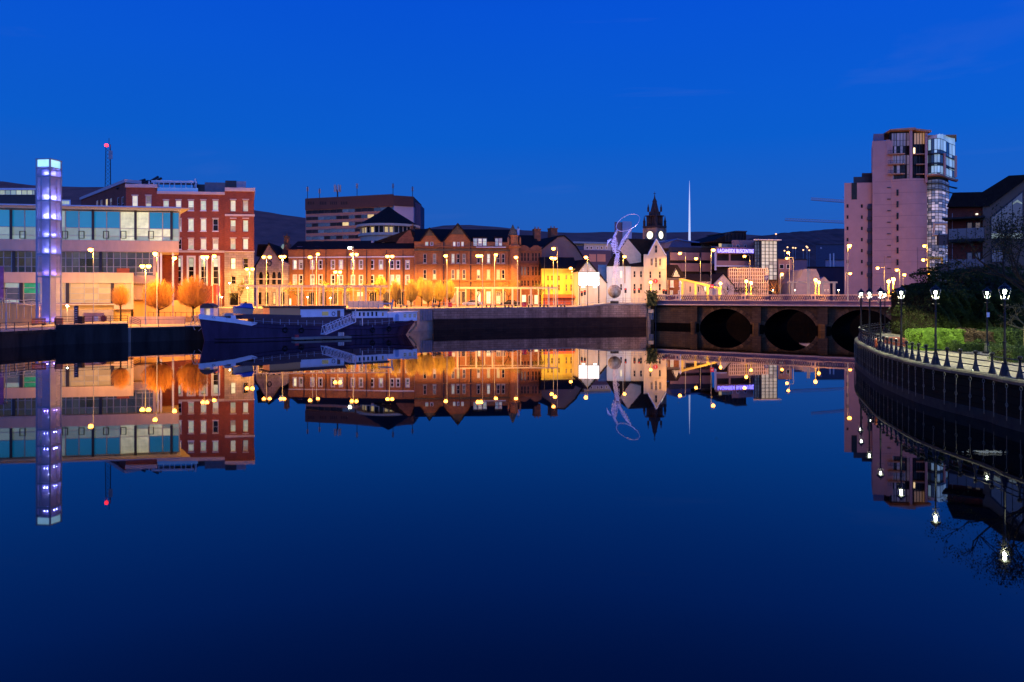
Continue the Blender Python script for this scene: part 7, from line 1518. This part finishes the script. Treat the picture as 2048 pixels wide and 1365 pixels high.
# ================= QUAY FURNITURE =================
for lab, px0, px1, d in (('low bench on three black legs left of the red box',971,992,153.5),('low bench just left of the red box on the quay',1009,1026,154.5),('low bench immediately right of the red box',1056,1066,155.5),('low bench below the red awning pub, left one',1079,1097,156),('low bench below the yellow pub, right one',1114,1131,157),('low bench among the oval trees left',800,815,146.5),('low bench at the left end of the stone quay',866,878,147.5)):
    t_ = thing('quay_bench', lab, 'bench', (X(px0,d),d,4.36), .1, 'low quay benches'); w = (px1-px0)*d/K
    MB().box(0,w,0,.5,.42,.52).build('seat', palestone, t_); me = MB().box(-.12,.12,.05,.45,0,.42).mesh('leg', black); n_ = 3 if w > 1.5 else 2
    for i in range(n_): obj('leg', me, t_, (.15+(w-.3)*i/(n_-1),0,0))
for lab, px, d, w, h in (('red box bin beside the quay railing under the right pergola',1048.5,155,.9,.95),('red box bin at the left start of the right pergola',900,150.5,.7,.95)):
    t_ = thing('red_bin', lab, 'bin', (X(px,d),d,4.36), 0, 'red bins on the quay'); MB().box(-w/2,w/2,0,.6,.05,h).build('body', mat('red paint', (0,0,0)), t_); MB().box(-w/2-.04,w/2+.04,-.04,.64,h+.002,h+.1).build('lid', mat('dark red enamel',(0,0,0)), t_)
t_ = thing('timber_stack', 'low stack of timber picnic seating at the left end of the stone quay', 'bench', (X(862,147),147,4.3))
for i in range(4): MB().box(0,1.9,.1,.7,.12+i*.22,.2+i*.22).build('plank', mat('dark timber', (.12,.08,.05), .8, .3, 3), t_)
for x in (.1,1.7): MB().box(x,x+.12,.15,.65,0,.11).build('foot', black, t_)
# container-like pale wall and vans behind the barge
t_ = thing('white_hoarding', 'long low white hoarding panel on the quay behind the barge', 'hoarding', (X(697,147),147,4.25)); w = X(766,147)-X(697,147)
for i in range(7): MB().box(w*i/7+.02,w*(i+1)/7-.02,0,.08,.1,Z(602.5,147)-4.25).build('panel', cream, t_)
for i in range(8): MB().box(w*i/7-.05,w*i/7+.05,-.05,.0,0,Z(602,147)-4.25).build('post', galv, t_)
def car(name, label, x, y, z, rz, m, L_=4.4):
    t_ = thing(name, label, 'car', (x,y,z), rz); w = .85
    body = [(0,.3),(0,.75),(.25,.88),(1.1,.95),(1.7,1.4),(3.1,1.42),(3.9,.98),(4.35,.9),(4.4,.35)]
    MB().prism(body, -w, w).build('body', m, t_)
    MB().prism([(1.2,.98),(1.75,1.34),(3.05,1.36),(3.75,1.0)], -w-.01, w+.01).build('side_window', darkglass, t_)
    for x_ in (.85,3.5):
        for y_ in (-w-.02,w-.16): o = MB().lathe([(.32,0),(.32,.18)], 12).build('wheel', black, t_, (x_,y_+.18,.32)); o.rotation_euler = (rad(90),0,0)
    for y_ in (-.6,.6): MB().box(-.03,.0,y_-.15,y_+.15,.6,.72).build('headlight', mat('car lamp', (1,1,.9), .3, 0, emit=(1,.9,.7), es=2), t_)
for lab,px,d,m in (('dark parked car on the quay behind the barge wheelhouse',742,160,dmetal),('silver parked car behind the round trees row',925,168,steel),('dark car parked before the Victorian block',1000,168,black)): car('parked_car', lab, X(px,d), d, 4.36, .05, m)
# red banners near red office, traffic signals near statue
for lab,px in (('left red and white hanging banner before the red office',431.5),('right red and white hanging banner before the red office',437.0)):
    d = 150; t_ = thing('hanging_banner', lab, 'banner', (X(px,d),d,4.25), 0, 'red banners'); h0,h1 = Z(592,d)-4.25,Z(572,d)-4.25; MB().box(-.2,.2,-.03,.03,h0,h1).build('cloth', mat('red cloth', (.5,.06,.04), .7, .4, 1.2), t_); MB().tube([(.25,0,0),(.25,0,h1+.3)], .05, 5).build('pole', galv, t_)
def signal(label, px, py0, d, zb_, two=False):
    t_ = thing('traffic_signal', label, 'traffic light', (X(px,d),d,zb_), 0, 'traffic signals near the bridge end'); h = Z(py0,d)-zb_; MB().tube([(0,0,0),(0,0,h)], .06, 5).build('pole', galv, t_); b_ = MB().box(-.22,.22,-.15,.15,h-1.05,h); b_.build('signal_head', black, t_)
    for i,(c) in enumerate((mat('red signal', (1,.1,.05), .4, 0, emit=(1,.05,.03), es=1), mat('dark lens', (.03,.03,.03), .3, .1), mat('dark lens', (0,0,0)))): o = MB().lathe([(.1,0),(.1,.05)], 8).build('lens', c, t_, (0,-.15,h-.2-i*.32)); o.rotation_euler = (rad(90),0,0)
for lab,px,py,d,z in (('traffic signal left of the billboard pole base',1163.5,583,163,4.45),('traffic signal with red light below the billboard',1169.5,581,165,4.45),('traffic signal right of the globe base',1251,577,168,5.05),('dark traffic signal before the cream wing left',1269,578,168,5.05),('traffic signal before the cream wing right',1278,577,168,5.05),('traffic signal left of the timbered pub door',1327,579,174,5.05),('traffic signal between cream house and timbered pub',1331.5,580,176,5.05)): signal(lab,px,py,d,z)
t_ = thing('road_sign', 'small red and white road sign hanging on the bridge lamp pole', 'sign', (X(1423.5,156),155.9,5.7)); h = Z(573,156)-5.7; MB().box(-.38,.38,-.05,.0,h-.36,h+.38).build('panel', mat('red sign face', (0,0,0)), t_); MB().box(-.25,.25,-.07,-.051,h-.08,h+.08).build('white_bar', white, t_); MB().tube([(0,.06,0),(0,.06,h+.4)], .04, 5).build('post', galv, t_)
t_ = thing('white_obelisk_post', 'tall white pointed post standing at the first bridge pillar', 'post', (X(1360.8,158.8),158.8,5.7)); MB().lathe([(.14,0),(.12,Z(569,158.8)-5.7),(.28,Z(568,158.8)-5.7),(.26,Z(565,158.8)-5.7),(.03,Z(562,158.8)-5.7)], 8).build('post', white, t_)
